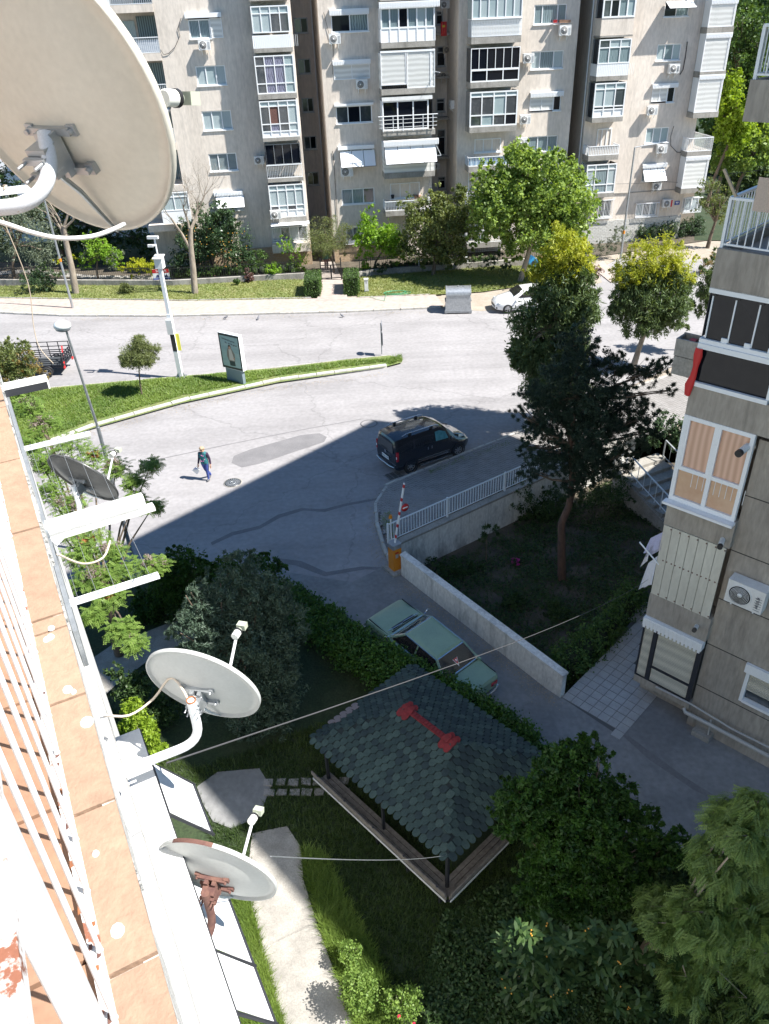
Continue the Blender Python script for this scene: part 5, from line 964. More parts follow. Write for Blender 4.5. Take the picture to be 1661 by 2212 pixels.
# ------------------------------------------------------------------ satellite dishes
DISH=mat('dish_paint',(.62,.59,.52),.5,col2=(.57,.54,.47),scale=3,fine=.04); DISHG=mat('dish_grey',(.52,.53,.52),.5,col2=(.47,.48,.47),scale=3,fine=.04); DISHD=mat('dish_dark',(.055,.058,.06),.35,col2=(.10,.10,.10),scale=4,fine=.1,metal=.3)
def dish(label,c,N,R,m,mount,brk,lnb_off,lnbm,arm,armm,yo=0.,ms=1.,patch=None):
    c=Vector(c); N=Vector(N).normalized(); t=thing('satellite_dish',label,'satellite dish',tuple(c),0,'satellite dishes on our facade')
    side=N.cross(Vector((0,0,1))).normalized(); up=side.cross(N).normalized()
    M=Matrix((( side.x,up.x,N.x,0),(side.y,up.y,N.y,0),(side.z,up.z,N.z,0),(0,0,0,1)))
    dep=R*.17; pr_=[(.001,-dep)]+[(R*.97*k/10,-dep+dep*(k/10)**2) for k in range(1,11)]
    pr_=[(r_,z) for r_,z in pr_]+[(R*.985,.004),(R,.0),(R,-.028),(R*.975,-.030)]+[(R*.97*k/10-.002,-dep+dep*(k/10)**2-.006) for k in range(10,0,-1)]+[(.001,-dep-.006)]
    b=MB(m); b.lathe(pr_,64,M@Matrix.Diagonal((.96,1.04,1,1))); b.build('reflector',t)
    # back bracket: cross plate, feet with bolts, clamp box
    zb=-dep*.62; b=MB(brk); T=lambda x,y,z:tuple((M@Vector((x,y,z))))
    def bx(x0,x1,y0,y1,z0,z1): 
        v=[T(x,y+yo,z) for z in(z0,z1) for (x,y) in((x0,y0),(x1,y0),(x1,y1),(x0,y1))]; b.add(v,[(0,3,2,1),(4,5,6,7),(0,1,5,4),(1,2,6,5),(2,3,7,6),(3,0,4,7)])
    s=R/.47*ms; zb=-dep*(1-(yo/R)**2)-.012
    bx(-.11*s,.11*s,.055*s,.085*s,zb-.02,zb+.012); bx(-.11*s,.11*s,-.105*s,-.075*s,zb-.02,zb+.012); bx(-.045*s,-.015*s,-.1*s,.08*s,zb-.05,zb-.01); bx(.015*s,.045*s,-.1*s,.08*s,zb-.05,zb-.01)
    for sx in(-1,1):
        for yy in(.07,-.09): bx((sx*.11-.02)*s,(sx*.11+.02)*s,(yy-.022)*s,(yy+.022)*s,zb-.006,zb+.022)
    bx(-.05*s,.05*s,-.07*s,.05*s,zb-.11,zb-.045); b.build('mount_plate',t)
    for sx in(-1,1):
        for yy in(.07,-.09): b=MB(GALV if brk is not BROWN else brk); b.cyl(T(sx*.11*s,yy*s+yo,zb-.028),T(sx*.11*s,yy*s+yo,zb+.0),.010,.010,8); b.build('bolt',t)
    for yy in(-.045,.015):
        b=MB(GALV if brk is not BROWN else brk); bx(-.055*s,.055*s,(yy-.012)*s,(yy+.012)*s,zb-.135,zb-.115); 
        for sx in (-1,1): b.cyl(T(sx*.045*s,yy*s+yo,zb-.175),T(sx*.045*s,yy*s+yo,zb-.06),.006,.006,6)
        b.build('clamp',t)
    # feed arm below the rim and LNB
    foot=Vector(T(0,-R*1.03,-.01)); L=Vector(lnb_off)
    b=MB(arm[1]); b.tube([T(0,-.08*s+yo,zb-.06),T(0,-R*.62,-dep*.75-.035),T(0,-R*1.05,-.02),tuple(L*.93+foot*.07)],[.013*s]*4,8); b.build('feed_arm',t)
    dirn=(Vector((0,0,0))-L).normalized(); b=MB(lnbm); b.cyl(tuple(L+dirn*.045),tuple(L-dirn*.01),.033,.033,16); b.cyl(tuple(L+dirn*.05),tuple(L+dirn*.045),.028,.033,16); lb=b.build('lnb_cap',t)
    b=MB(mat('lnb_green',(.42,.45,.36),.5)); b.cyl(tuple(L-dirn*.01),tuple(L-dirn*.05),.022,.022,12); q=L-dirn*.07; b.bar(tuple(q-up*.0+side*0),tuple(q-dirn*.06),.075,.05); b.build('lnb_body',t)
    b=MB(BLACK); b.cyl(tuple(L-dirn*.012),tuple(L-dirn*.03),.036,.036,14); b.build('lnb_clamp',t)
    # wall pipe
    pth=[Vector(p)-c for p in armm[0]]; b=MB(armm[1]); b.tube([tuple(p) for p in pth],armm[2],14); b.build('wall_pipe',t)
    if patch:
        b=MB(patch); 
        for k in range(7): 
            a=math.radians(80+k*6); a2=math.radians(86+k*6); b.add([T(R*1.003*math.cos(a)*.96,R*1.003*math.sin(a)*1.04,.002),T(R*1.003*math.cos(a2)*.96,R*1.003*math.sin(a2)*1.04,.002),T(R*1.003*math.cos(a2)*.96,R*1.003*math.sin(a2)*1.04,-.03),T(R*1.003*math.cos(a)*.96,R*1.003*math.sin(a)*1.04,-.03)],[(0,1,2,3)])
        b.build('rust_patch',t)
    return t,M,zb,T
def clampline(c,N,R): # point where wall pipe meets the clamp
    c=Vector(c);N=Vector(N).normalized(); return c-N*(R*.17+.14)
def lnbpos(c,u,v): # put the LNB on its pixel at focal distance from the dish centre
    c=Vector(c); r_=ray(u,v); r_=r_/np.linalg.norm(r_); best=None
    for k in range(4000):
        s=.5+k*.004; p=CAM+r_*s; d=np.linalg.norm(p-np.array(c))
        if best is None or abs(d-.60)<best[0]-1e-6:
            if s>np.linalg.norm(np.array(c)-CAM)-.05: best=(abs(d-.60),p)
    return Vector(best[1])-c
def bendpipe(base,cl,rise=.25):
    b0=Vector(base); e=Vector(cl); low=e-Vector((0,0,rise)); pts=[b0]
    d=(low-b0); pts.append(b0+d*.72)
    for k in range(1,6):
        t=k/6; A0=b0+d*.72; pts.append(A0*(1-t)**2+low*2*t*(1-t)+(low+Vector((0,0,rise*.55)))*t*t)
    pts.append(low+Vector((0,0,rise*.55))); pts.append(e+Vector((0,0,.09))); return [tuple(p) for p in pts]
c1_=(-1.054,2.987,16.595); N1=(.412,.847,.335); c3_=(-1.433,4.246,12.542); N3=(.257,.929,.267); c4_=(-1.331,3.334,11.558); N4=(.251,.95,.186); c2_=(-3.728,8.37,12.053); N2=(.37,.809,.457)
cl=clampline(c1_,N1,.47)
RK=lambda u,v,k:tuple(CAM+ray(u,v)*k)
pb_=[w3(-.16,2.92,HC-.50),w3(.05,2.92,HC-.50),w3(.16,2.92,HC-.49)]
PIPE=mat('painted_pipe',(.60,.62,.66),.5,col2=(.40,.22,.13),scale=14,lo=.58,hi=.64,fine=.08)
e_=cl; low=Vector(w3(.30,2.90,HC-.44))
pp=pb_+[tuple(low*.5+Vector(pb_[2])*.5-Vector((0,0,.01))),tuple(low+Vector((0,0,.03))),tuple(e_-Vector((0,0,.12))),tuple(e_+Vector((0,0,.06)))]
def smooth(P,n=4):
    P=[Vector(p) for p in P]; out=[]
    for i in range(len(P)-1):
        a,b_,c_,d_=P[max(i-1,0)],P[i],P[i+1],P[min(i+2,len(P)-1)]
        for k in range(n):
            t=k/n; out.append(.5*((2*b_)+(-a+c_)*t+(2*a-5*b_+4*c_-d_)*t*t+(-a+3*b_-3*c_+d_)*t**3))
    out.append(P[-1]); return [tuple(p) for p in out]
dish('huge beige satellite dish seen from behind, filling the top left corner',c1_,N1,.47,DISH,None,GALV,lnbpos(c1_,372,212),mat('lnb_white',(.7,.7,.66),.4),(0,GALV),(smooth([RK(-60,452,2.62),RK(0,449,2.61),RK(45,442,2.60),RK(80,422,2.60),RK(101,390,2.60),RK(106,352,2.60),RK(102,320,2.60),RK(97,288,2.60)]),PIPE,.026),yo=-.13,ms=.85)
cl=clampline(c3_,N3,.47); dish('pale satellite dish on a white bent pipe, middle of our facade, with an orange-tipped bolt',c3_,N3,.47,DISHG,None,GALV,lnbpos(c3_,512,1368),mat('lnb_cream',(.78,.78,.72),.4),(0,WMET),(bendpipe(w3(-.12,4.25,HC-4.62),cl,.35),WMET,.036))
cl=clampline(c4_,N4,.47); d4=dish('pale satellite dish with a rust-brown mount and rim patch, lowest on our facade',c4_,N4,.47,DISHG,None,BROWN,lnbpos(c4_,547,1768),mat('lnb_cream',(.78,.78,.72),.4),(0,WMET),(bendpipe(w3(-.04,3.35,HC-5.85),cl,.30),BROWN,.030),patch=BROWN)
cl=clampline(c2_,N2,.47); dish('dark grey satellite dish above the rolled white awning',c2_,N2,.47,DISHD,None,GREY,lnbpos(c2_,245,980),mat('lnb_cream',(.78,.78,.72),.4),(0,WMET),(bendpipe(w3(-.12,8.7,HC-5.3),cl,.35),WMET,.030))
m=MB(RUST); cb=Vector(w3(-.0,0,0)); m.lathe([(.037,0),(.037,.012),(.030,.012),(.030,0)],16,Matrix.Translation(clampline(c3_,N3,.47)+Vector((0,0,.09)))); dd=bpy.data.objects
for o in [x for x in COL.objects if x.name.startswith('satellite_dish') and 'orange' in (x.get('label') or '')]: 
    k=m.build('pipe_mouth',o); k.matrix_parent_inverse=Matrix.Translation(-o.location)
m=MB(BLACK,GALV); wp=w3(-.13,4.28,HC-4.66)
k=thing('wall_plate','galvanised wall plate with bolts holding the bent pipe of the middle dish','bracket',wp,LA); m=MB(GALV); m.box(-.01,.012,-.14,.14,-.06,.08); m.build('plate',k); m=MB(WMET)
for y in(-.1,.1):
    for z in(-.03,.05): m.cyl((0,y,z),(.09,y,z),.008,.008,6)
m.build('bolts',k)
wire('cable','cream coaxial cable from our facade to the middle pale dish',smooth([w3(-.12,4.55,HC-4.3),w3(.05,4.6,HC-4.45),w3(.25,4.62,HC-4.40),w3(.42,4.50,HC-4.15),tuple(clampline(c3_,N3,.47))]),.010,mat('cream_cable',(.62,.52,.42),.6))
wire('cable','cable curving under the big dish from the left edge to its rim',smooth([RK(-40,470,2.3),RK(10,482,2.3),RK(70,502,2.33),RK(130,514,2.37),RK(195,511,2.42),RK(240,497,2.48),RK(268,484,2.55)]),.0075,WHITEP)
wire('cable','bundled cream cables from our facade to the dark dish',smooth([w3(-.12,8.0,HC-5.0),w3(.1,8.2,HC-5.35),w3(.35,8.5,HC-5.55),w3(.5,8.75,HC-5.5)]),.014,MATS['cream_cable'])
wire('cable','two thin cables hanging down the white wall left of the rusty-mounted dish',smooth([w3(-.1,3.9,HC-5.0),w3(.02,3.75,HC-5.2),w3(.03,3.4,HC-5.6),w3(0,3.25,HC-5.8)]),.006,GREY)
wire('string','frayed string dangling in front of the trailer from our roof line',smooth([tuple(CAM+ray(5,470)*3.2),tuple(CAM+ray(60,610)*3.4),tuple(CAM+ray(72,700)*3.5),tuple(CAM+ray(85,750)*3.55),tuple(CAM+ray(115,785)*3.6)]),.0022,mat('twine',(.5,.42,.33),.9),cat='string')
wire('overhead_cable','white-grey cable from our facade across the gazebo roof to the neighbour building',[tuple(onplane(360,1648,ln*.12,ln)),tuple(onplane(1400,1252,RC,rn))],.0045,mat('dark_cable',(.06,.06,.065),.7),sag=.22)
wire('overhead_cable','pale cable from the lowest dish across the lawn to the gazebo corner',[tuple(CAM+ray(585,1850)*5.4),tuple(CAM+ray(965,1847)*16.)],.005,GREY,sag=.10)
#PART4

ch=MB(MATS['concrete'],BROWN)
for _ in range(46):
    t=random.uniform(.2,4.6); z=random.uniform(zT-3.7,zT-.3); s=random.uniform(.01,.035); ch.add([(-.0635,t-s,z),(-.0635,t+s*.4,z-s*.8),(-.0635,t+s,z+s*.2),(-.0635,t-s*.2,z+s)],[(0,1,2,3)],random.random()<.25)
ch.build('paint_chips',OB,kind='stuff')
cr=MB(RUST,BROWN)
for _ in range(90):
    t=random.uniform(.3,4.8); a=-.1265-abs(random.gauss(0,.006)); s=random.uniform(.0015,.005); cr.add([(a-s,t-s*1.6,zT+.006),(a+s*.7,t-s,zT+.006),(a+s,t+s*1.4,zT+.006),(a-s*.6,t+s*1.7,zT+.006)],[(0,1,2,3)],random.random()<.5)
cr.build('rust_flakes',OB,kind='stuff')
# ------------------------------------------------------------------ walls, fence, steps by the sunken garden
c6=lambda x,y:((1350+x/1.51)/1.852,(1850+y/1.51)/1.852)
k=thing('retaining_wall','stained white plaster retaining wall under the white fence, above the sunken garden','wall',(*fenA,0)); m=MB(CONCW,CONC)
pn_=np.array([-fd[1],fd[0]])
def strip(m,A,B_,w0,w1,z0,z1,mi=0,zb=None):
    A=np.array(A[:2]);B_=np.array(B_[:2]);e=(B_-A)/np.linalg.norm(B_-A);n_=np.array([-e[1],e[0]]); P=[A+n_*w0,B_+n_*w0,B_+n_*w1,A+n_*w1]
    za=[z0,zb if zb is not None else z0]; zs=[za[0],za[1],za[1],za[0]]
    v=[(*p,z) for p,z in zip(P,zs)]+[(*p,z1 if not isinstance(z1,tuple) else z1[[0,1,1,0][i]]) for i,p in enumerate(P)]
    m.add(v,[(0,3,2,1),(4,5,6,7),(0,1,5,4),(1,2,6,5),(2,3,7,6),(3,0,4,7)],mi)
rel2=lambda p,o:np.array(p[:2])-np.array(o[:2])
strip(m,(0,0),fenC-fenA,-.22,0,-1.6,.02); strip(m,(0,0),fenC-fenA,-.26,.04,.02,.11,1); m.build('wall_body',k)
q=MB(CONCW); q.prism([(0,-.1),(.35,-1.7),(.5,-1.72),(.5,-1.2),(.25,0)],-1.5,-.02); q.build('corner_wall',k)
fnc=thing('white_fence','white metal railing fence with thin vertical bars along the paver pavement','fence',(*fenA,0),math.atan2(fd[1],fd[0])); FL=9.2
m=MB(WMET); m.box(0,FL,-.02,.02,.93,.97); m.box(0,FL,-.015,.015,.20,.235); m.build('rails',fnc)
me=bpy.data.meshes.new('post'); q=MB(WMET).box(-.035,.035,-.035,.035,.1,1.0); me.from_pydata(q.v,[],q.f); me.materials.append(WMET)
for x in (0,2.85,5.9,FL): link('post',me,fnc,loc=(x,0,0))
me=bpy.data.meshes.new('bar'); q=MB(WMET).box(-.01,.01,-.01,.01,.235,.93); me.from_pydata(q.v,[],q.f); me.materials.append(WMET)
for i in range(1,int(FL/.135)): link('bar',me,fnc,loc=(i*.135,0,0))
k=thing('boundary_wall','low weathered white wall beside the driveway, from the barrier to the patio','wall',(*WL0,0)); m=MB(CONCW,CONCW)
e=(WL1-WL0)/np.linalg.norm(WL1-WL0); n_=np.array([-e[1],e[0]]); zE=zf(*WL1)
A=(0,0);B_=WL1-WL0; strip(m,A,B_,0,.20,-1.6,(.86,.12)); strip(m,(A[0]-e[0]*.02,A[1]-e[1]*.02),B_+e*.03,-.03,.23,.86,(.93,.19),1,zb=.12); m.build('wall_body',k)
# wall sits on the garden side
# barrier
bp_=np.array([.30,21.95]); k=thing('barrier_gate','orange car park barrier cabinet with a grey cap and a raised white boom','barrier',(*bp_,0),.55)
ORG=mat('orange_paint',(.62,.22,.015),.45,fine=.06); m=MB(CONC); m.box(-.32,.34,-.36,.34,-.02,.10); m.build('plinth',k); m=MB(ORG); m.box(-.17,.17,-.17,.17,.10,1.02); m.build('cabinet',k); m=MB(GREY); m.prism([(-.19,-.15),(-.15,-.19),(.15,-.19),(.19,-.15),(.19,.15),(.15,.19),(-.15,.19),(-.19,.15)],1.02,1.2); m.build('cap',k)
cube('sticker',k,(-.02,-.175,.72),(.12,.004,.16),mat('sticker_grey',(.35,.36,.36),.5)); cube('sticker',k,(-.02,-.175,.86),(.14,.004,.06),REDP)
top=g(*c6(402,125),0); # boom leans slightly
bl=Vector((0,0,1.1)); tipw=onplane(*c6(403,125),(*bp_,0),(0,-1,0)); Rz=Matrix.Rotation(-.55,4,'Z'); tip=Rz@(Vector(tipw)-Vector((*bp_,0)))
m=MB(WHITE); m.bar(bl,tip,.07,.035); m.build('boom',k); d=(tip-bl)
for i,t in enumerate((.12,.30,.5,.72,.93)): m=MB(REDP); m.bar(bl+d*t,bl+d*(t+.05),.074,.039); m.build('red_band',k)
sgp=bl+d*.60+Vector((.17,-.03,0)); m=MB(REDP,WHITE); m.lathe([(.001,0),(.15,0),(.15,.02),(.001,.02)],20,Matrix.Translation(sgp)@Matrix.Rotation(math.pi/2,4,'X')); m.box(sgp.x-.10,sgp.x+.10,sgp.y-.025,sgp.y-.021,sgp.z-.025,sgp.z+.025,1); m.build('no_entry_disc',k)
k=thing('beacon_lamp','small orange warning light on a thin pole behind the barrier cabinet','beacon',(bp_[0]-.10,bp_[1]+.28,0)); m=MB(WMET); m.cyl((0,0,0),(0,0,2.05),.025,.025,8); m.build('pole',k); m=MB(ORG); m.cyl((0,0,2.05),(0,0,2.17),.07,.05,12); m.build('lamp',k)
# stairs between road pavement and patio
st_a=g(1345,1030,-.2); st=thing('staircase','shaded concrete steps with metal handrails between the pine and the neighbour building','stairs',(0,0,0)); 
S0=np.array([9.0,25.2]); sdir=np.array([.35,-.94]); sdir/=np.linalg.norm(sdir)
l0=g(1347,1020,0)[:2];l4=g(1413,1092,-.64)[:2];r0=g(1420,981,0)[:2]; ns=9; sd=l4-l0; run=np.linalg.norm(sd)/4*ns; sd/=np.linalg.norm(sd); nv=np.array([-sd[1],sd[0]]); SWd=abs(float((r0-l0)@nv)); p0=l0+nv*SWd/2*(1 if (r0-l0)@nv>0 else -1); an=math.atan2(sd[1],sd[0]); print('stairs',run,SWd)
st.location=(p0[0],p0[1],0); st.rotation_euler=(0,0,an)
for i in range(ns): cube('step',st,(run*(i+.5)/ns+.0,0,-.24-1.45*i/ns),(run/ns+.04,SWd,.16+.02),CONC)
q=MB(CONC); hw=SWd/2+.08; q.add([(0,-hw,-.2),(run,-hw,-1.6),(run,hw,-1.6),(0,hw,-.2),(0,-hw,-2),(run,-hw,-2),(run,hw,-2),(0,hw,-2)],[(0,1,2,3),(0,4,5,1),(3,2,6,7),(1,5,6,2)]); q.box(-.5,.0,-hw,hw,-1.6,-.0); q.build('stair_base',st)
for yy in (-SWd/2+.1,SWd/2-.1):
    m=MB(WMET if yy<0 else GREY); m.bar((0,yy,.9),(run,yy,-.55),.05,.04); m.bar((0,yy,.15),(run,yy,-1.3),.03)
    for i in range(13): t=i/12; m.bar((run*t,yy,-1.45*t),(run*t,yy,.9-1.45*t),.02 if i%6 else .045)
    m.build('handrail',st)
# ------------------------------------------------------------------ gazebo
GD=lambda x,y:((1200+x/1.51)/1.852,(2500+y/1.51)/1.852)
gp=gy(*GD(925,1760)); zE_=gp[2]
def hz_(u,v,b):
    lo,hi=-3,10
    for _ in range(40):
        mm=(lo+hi)/2; d=np.array([b[0],b[1],mm])-CAM; y=CY_-F_*(d@UPV)/(d@FW)
        if y>v: lo=mm
        else: hi=mm
    return lo
ze=hz_(*GD(950,1455),gp)
L_,T_,R_,B2=[g(*GD(*q),ze) for q in [(80,690),(670,235),(1455,790),(950,1450)]]
ctr=(L_+T_+R_+B2)/4; ex=((B2-L_)+(R_-T_)); ex=ex[:2]/np.linalg.norm(ex[:2]); ang=math.atan2(ex[1],ex[0]); ey=np.array([-ex[1],ex[0]])
hx=(np.linalg.norm((B2-L_)[:2])+np.linalg.norm((R_-T_)[:2]))/4; hy=(np.linalg.norm((T_-L_)[:2])+np.linalg.norm((R_-B2)[:2]))/4
zg=zf(ctr[0],ctr[1])-.1; H_=ze-zg
gz=thing('gazebo','garden gazebo with a hipped roof of scalloped dark green shingles and a red ridge','gazebo',(ctr[0],ctr[1],zg),ang)
rise=.88; rl_=.78   # ridge half length
m=MB(mat('roof_felt',(.018,.026,.028),.95)); # roof deck
E_=[(-hx,-hy,H_),(hx,-hy,H_),(hx,hy,H_),(-hx,hy,H_)]; R0=(-rl_,0,H_+rise); R1=(rl_,0,H_+rise)
m.add(E_+[R0,R1],[(0,1,5,4),(1,2,5),(2,3,4,5),(3,0,4),(3,2,1,0)]); m.build('roof_deck',gz)
# shingles
def shm(m_):
    me=bpy.data.meshes.new('shingle'); pts=[(-.088,.10),(-.09,-.01)]+[(.09*math.cos(a),-.01+.095*math.sin(a)) for a in [math.pi+math.pi*k/6 for k in range(1,6)]]+[(.09,-.01),(.088,.10)]
    b=MB(m_); b.prism([(x*1.0,y) for x,y in pts[::-1]],0,.014); me.from_pydata(b.v,[],b.f); me.materials.append(m_); return me
SH=[shm(SHING),shm(mat('green_shingle_light',(.058,.092,.082),.9,fine=.3,col2=(.038,.064,.060),scale=5)),shm(mat('green_shingle_dark',(.028,.048,.050),.9,fine=.3,col2=(.018,.032,.036),scale=5)),shm(SHINGR),shm(SHINGP)]
def slope(a,b_,c_,d_):  # eave a->b, ridge d..c ; returns list of matrices
    a,b_,c_,d_=map(Vector,(a,b_,c_,d_)); X=(b_-a).normalized(); mid=(c_+d_)/2; W=(b_-a).length
    Yv=(mid-a)-X*((mid-a).dot(X)); Hh=Yv.length; Y=Yv/Hh; Z=X.cross(Y).normalized(); xd=(d_-a).dot(X); xc=(c_-a).dot(X); out=[]
    row=0; y=-.04
    while y<Hh-.02:
        t=max(0,y/Hh); xa=xd*t; xb=W-(W-xc)*t; x=math.ceil((xa-.04)/.205)*.205+(.1025 if row%2==0 else 0)
        while x<xb+.03:
            p=a+X*x+Y*y+Z*(.012+.004*random.random()); M=Matrix((( X.x,Y.x,Z.x,p.x),(X.y,Y.y,Z.y,p.y),(X.z,Y.z,Z.z,p.z),(0,0,0,1)))@Matrix.Rotation(-.11+random.uniform(-.015,.015),4,'X')@Matrix.Rotation(random.uniform(-.02,.02),4,'Z'); out.append((M,row,x)); x+=.205
        y+=.160; row+=1
    return out
ALLS=[]
for (a,b_,c_,d_) in [(E_[0],E_[1],R1,R0),(E_[3],E_[0],R0,R0),(E_[1],E_[2],R1,R1),(E_[2],E_[3],R0,R1)]:
    ALLS.append(slope(a,b_,c_,d_))
near=[(M,i) for i in (0,) for M,_,_ in ALLS[0]]+[(M,3) for M,_,_ in ALLS[2]]+[(M,3) for M,_,_ in ALLS[1]]+[(M,2) for M,_,_ in ALLS[3]]
Wm=Matrix.Translation((ctr[0],ctr[1],zg))@Matrix.Rotation(ang,4,'Z')
near.sort(key=lambda q:-(Wm@q[0].to_translation()-Vector(CAM)).length*-1)
for i,(M,s_) in enumerate(near[:300]):
    o=link('shingle',random.choice(SH[:3]),gz); o.matrix_local=M
rest=MB(SHING,MATS['green_shingle_light'],MATS['green_shingle_dark'])
for (M,s_) in near[300:]:
    rest.M=M; mi=random.choice((0,0,1,2)); pts=[(-.088,.09),(-.09,-.01)]+[(.09*math.cos(a),-.01+.095*math.sin(a)) for a in [math.pi+math.pi*k/4 for k in range(1,4)]]+[(.09,-.01),(.088,.09)]
    pts=pts[::-1]; n=len(pts); rest.add([(x,y,.010) for x,y in pts]+[(x,y,0) for x,y in pts],[tuple(range(n))]+[(i,n+i,n+(i+1)%n,(i+1)%n) for i in range(n)],mi)
rest.M=None; rest.build('shingles',gz,kind='stuff')
# red ridge course
def redsh(x,y,z,rx,rz): 
    o=link('ridge_shingle',SH[3],gz,loc=(x,y,z),rot=(rx,0,rz)); return o
zt_=H_+rise
sl=math.atan2(rise,hy)
for sx in (-1,1):
    for dx in (0,.17):
        for dy in (.05,.17):
            for sg in (-1,1):
                z_=zt_+.03-max(dy/hy*rise,max(0,(dx+.70-rl_)/(hx-rl_))*rise)
                o=link('ridge_shingle',SH[3],gz,loc=(sx*(.62+dx),sg*dy,z_+.01),rot=((sl if sg<0 else -sl)*1.,0,0 if sg<0 else math.pi))
m=MB(SHINGR,BROWN)
for i in range(12): m.box(-.60+i*.10,-.52+i*.10,-.055,.055,zt_+.022,zt_+.034,0)
m.box(-.66,.66,-.085,.085,zt_-.0,zt_+.02,0); m.build('ridge_cap',gz)
# faded shingles near the back corner
for i in range(7):
    f=.55+.06*(i//2); M=ALLS[1]; 
for (M,row,x) in [q for q in ALLS[1] if q[1] in(0,1) and 2.1<q[2]<3.0]:
    o=link('shingle',SH[4],gz); o.matrix_local=Matrix.Translation((0,0,.012))@M
# posts, frame and benches
px,py=hx-.22,hy-.22
for sx in(-1,1):
    for sy in(-1,1): cube('post',gz,(sx*px,sy*py,H_/2+.02),(.07,.07,H_+.02),DARKM)
for (x,y) in [(0,-py),(0,py)]: cube('post',gz,(x,y,H_/2),(.06,.06,H_),DARKM)
for sy in(-1,1): cube('eave_beam',gz,(0,sy*py,H_-.06),(2*px,.06,.08),DARKM)
for sx in(-1,1): cube('eave_beam',gz,(sx*px,0,H_-.06),(.06,2*py,.08),DARKM)
cube('gazebo_floor',gz,(0,0,.03),(2*hx-.1,2*hy-.1,.06),mat('red_brick_paving',(.22,.12,.10),.9,col2=(.26,.22,.19),scale=7,fine=.2))
for j,dy in enumerate((.10,-.03,-.16)): cube('bench_plank',gz,(0,-py+dy,.46),(2*px+.3,.115,.04),WOOD)
for j,z in enumerate((.66,.82)): cube('back_plank',gz,(0,-py-.30-.05*j,z),(2*px+.5,.03,.12),WOOD)
cube('bench_rail',gz,(0,-py-.27,.50),(2*px+.5,.05,.05),DARKM); cube('bench_lit_edge',gz,(0,-py-.33,.56),(2*px+.5,.02,.05),WOOD if 0 else WHITEP)  # white strip paints in the lit outer face of the back planks
for k_ in range(5): x=-px+2*px*k_/4; cube('bench_leg',gz,(x,-py-.12,.23),(.05,.30,.46),DARKM); cube('bench_bracket',gz,(x,-py-.29,.66),(.04,.04,.5),DARKM,rot=(.25,0,0))
for j,dx in enumerate((-.10,.03,.16)): cube('bench_plank',gz,(px+dx,0,.46),(.115,2*py+.3,.04),WOOD)
for j,z in enumerate((.66,.82)): cube('back_plank',gz,(px+.30+.05*j,0,z),(.03,2*py+.5,.12),WOOD)
cube('bench_rail',gz,(px+.27,0,.50),(.05,2*py+.5,.05),DARKM); cube('bench_lit_edge',gz,(px+.33,0,.56),(.02,2*py+.5,.05),WHITEP)
for k_ in range(3): cube('bench_leg',gz,(px-.05,-py+2*py*k_/2,.23),(.05,.05,.46),DARKM)
# brick apron around gazebo
q=MB(MATS['red_brick_paving']); q.box(-hx-.1,hx+.45,-hy-.5,-hy+.4,-.02,.035); q.box(hx-.4,hx+.5,-hy,hy,-.02,.034); q.build('paving_strip',gz)
# ------------------------------------------------------------------ vehicles
def carbody(stations,m,name,parent,close=True):
    """stations: (x, [(halfwidth,z)...]) bottom to top centre; mirrored"""
    b=MB(m); n=len(stations[0][1]); ring=[]
    for x,pr in stations: ring.append([(x,-w_,z) for w_,z in pr]+[(x,w_,z) for w_,z in pr[::-1]])
    k=len(ring[0]); vs=[p for r_ in ring for p in r_]; fs=[]
    for i in range(len(ring)-1):
        for j in range(k-1): fs.append((i*k+j,i*k+j+1,(i+1)*k+j+1,(i+1)*k+j))
        fs.append((i*k+k-1,i*k,(i+1)*k,(i+1)*k+k-1))
    b.add(vs,fs,0,True)
    if close: b.add(ring[0],[tuple(range(k))]); b.add(ring[-1],[tuple(range(k))[::-1]])
    o=b.build(name,parent); 
    try:
        md=o.modifiers.new('edge','EDGE_SPLIT'); md.split_angle=math.radians(38)
    except Exception: pass
    return o
def wheel(parent,x,y,r_,wd,side,rimm,spokes=6):
    b=MB(RUBBER); M=Matrix.Translation((x,y,r_))@Matrix.Rotation(math.pi/2,4,'X')
    b.lathe([(r_*.64,-wd/2),(r_*.93,-wd/2),(r_,-wd*.35),(r_,wd*.35),(r_*.93,wd/2),(r_*.64,wd/2),(r_*.64,-wd/2)],24,M); w_=b.build('wheel',parent)
    b=MB(rimm,BLACK); s=side*wd/2*-1
    ys=y+side*wd*.36
    b.lathe([(r_*.64,0),(r_*.60,.03),(r_*.58,.0)],24,Matrix.Translation((x,y+side*wd*.5,r_))@Matrix.Rotation(math.pi/2*side,4,'X')); b.lathe([(r_*.64,0),(.001,0)],20,Matrix.Translation((x,ys-side*.03,r_))@Matrix.Rotation(math.pi/2,4,'X'),1)
    for k in range(spokes):
        a=6.283*k/spokes; b.bar((x+.03*math.cos(a),ys+side*.02,r_+.03*math.sin(a)),(x+r_*.6*math.cos(a),ys+side*.02,r_+r_*.6*math.sin(a)),.05,.02,up=(0,1,0))
    b.lathe([(r_*.14,0),(.001,0)],12,Matrix.Translation((x,ys+side*.035,r_))@Matrix.Rotation(math.pi/2,4,'X')); b.build('rim',w_); return w_
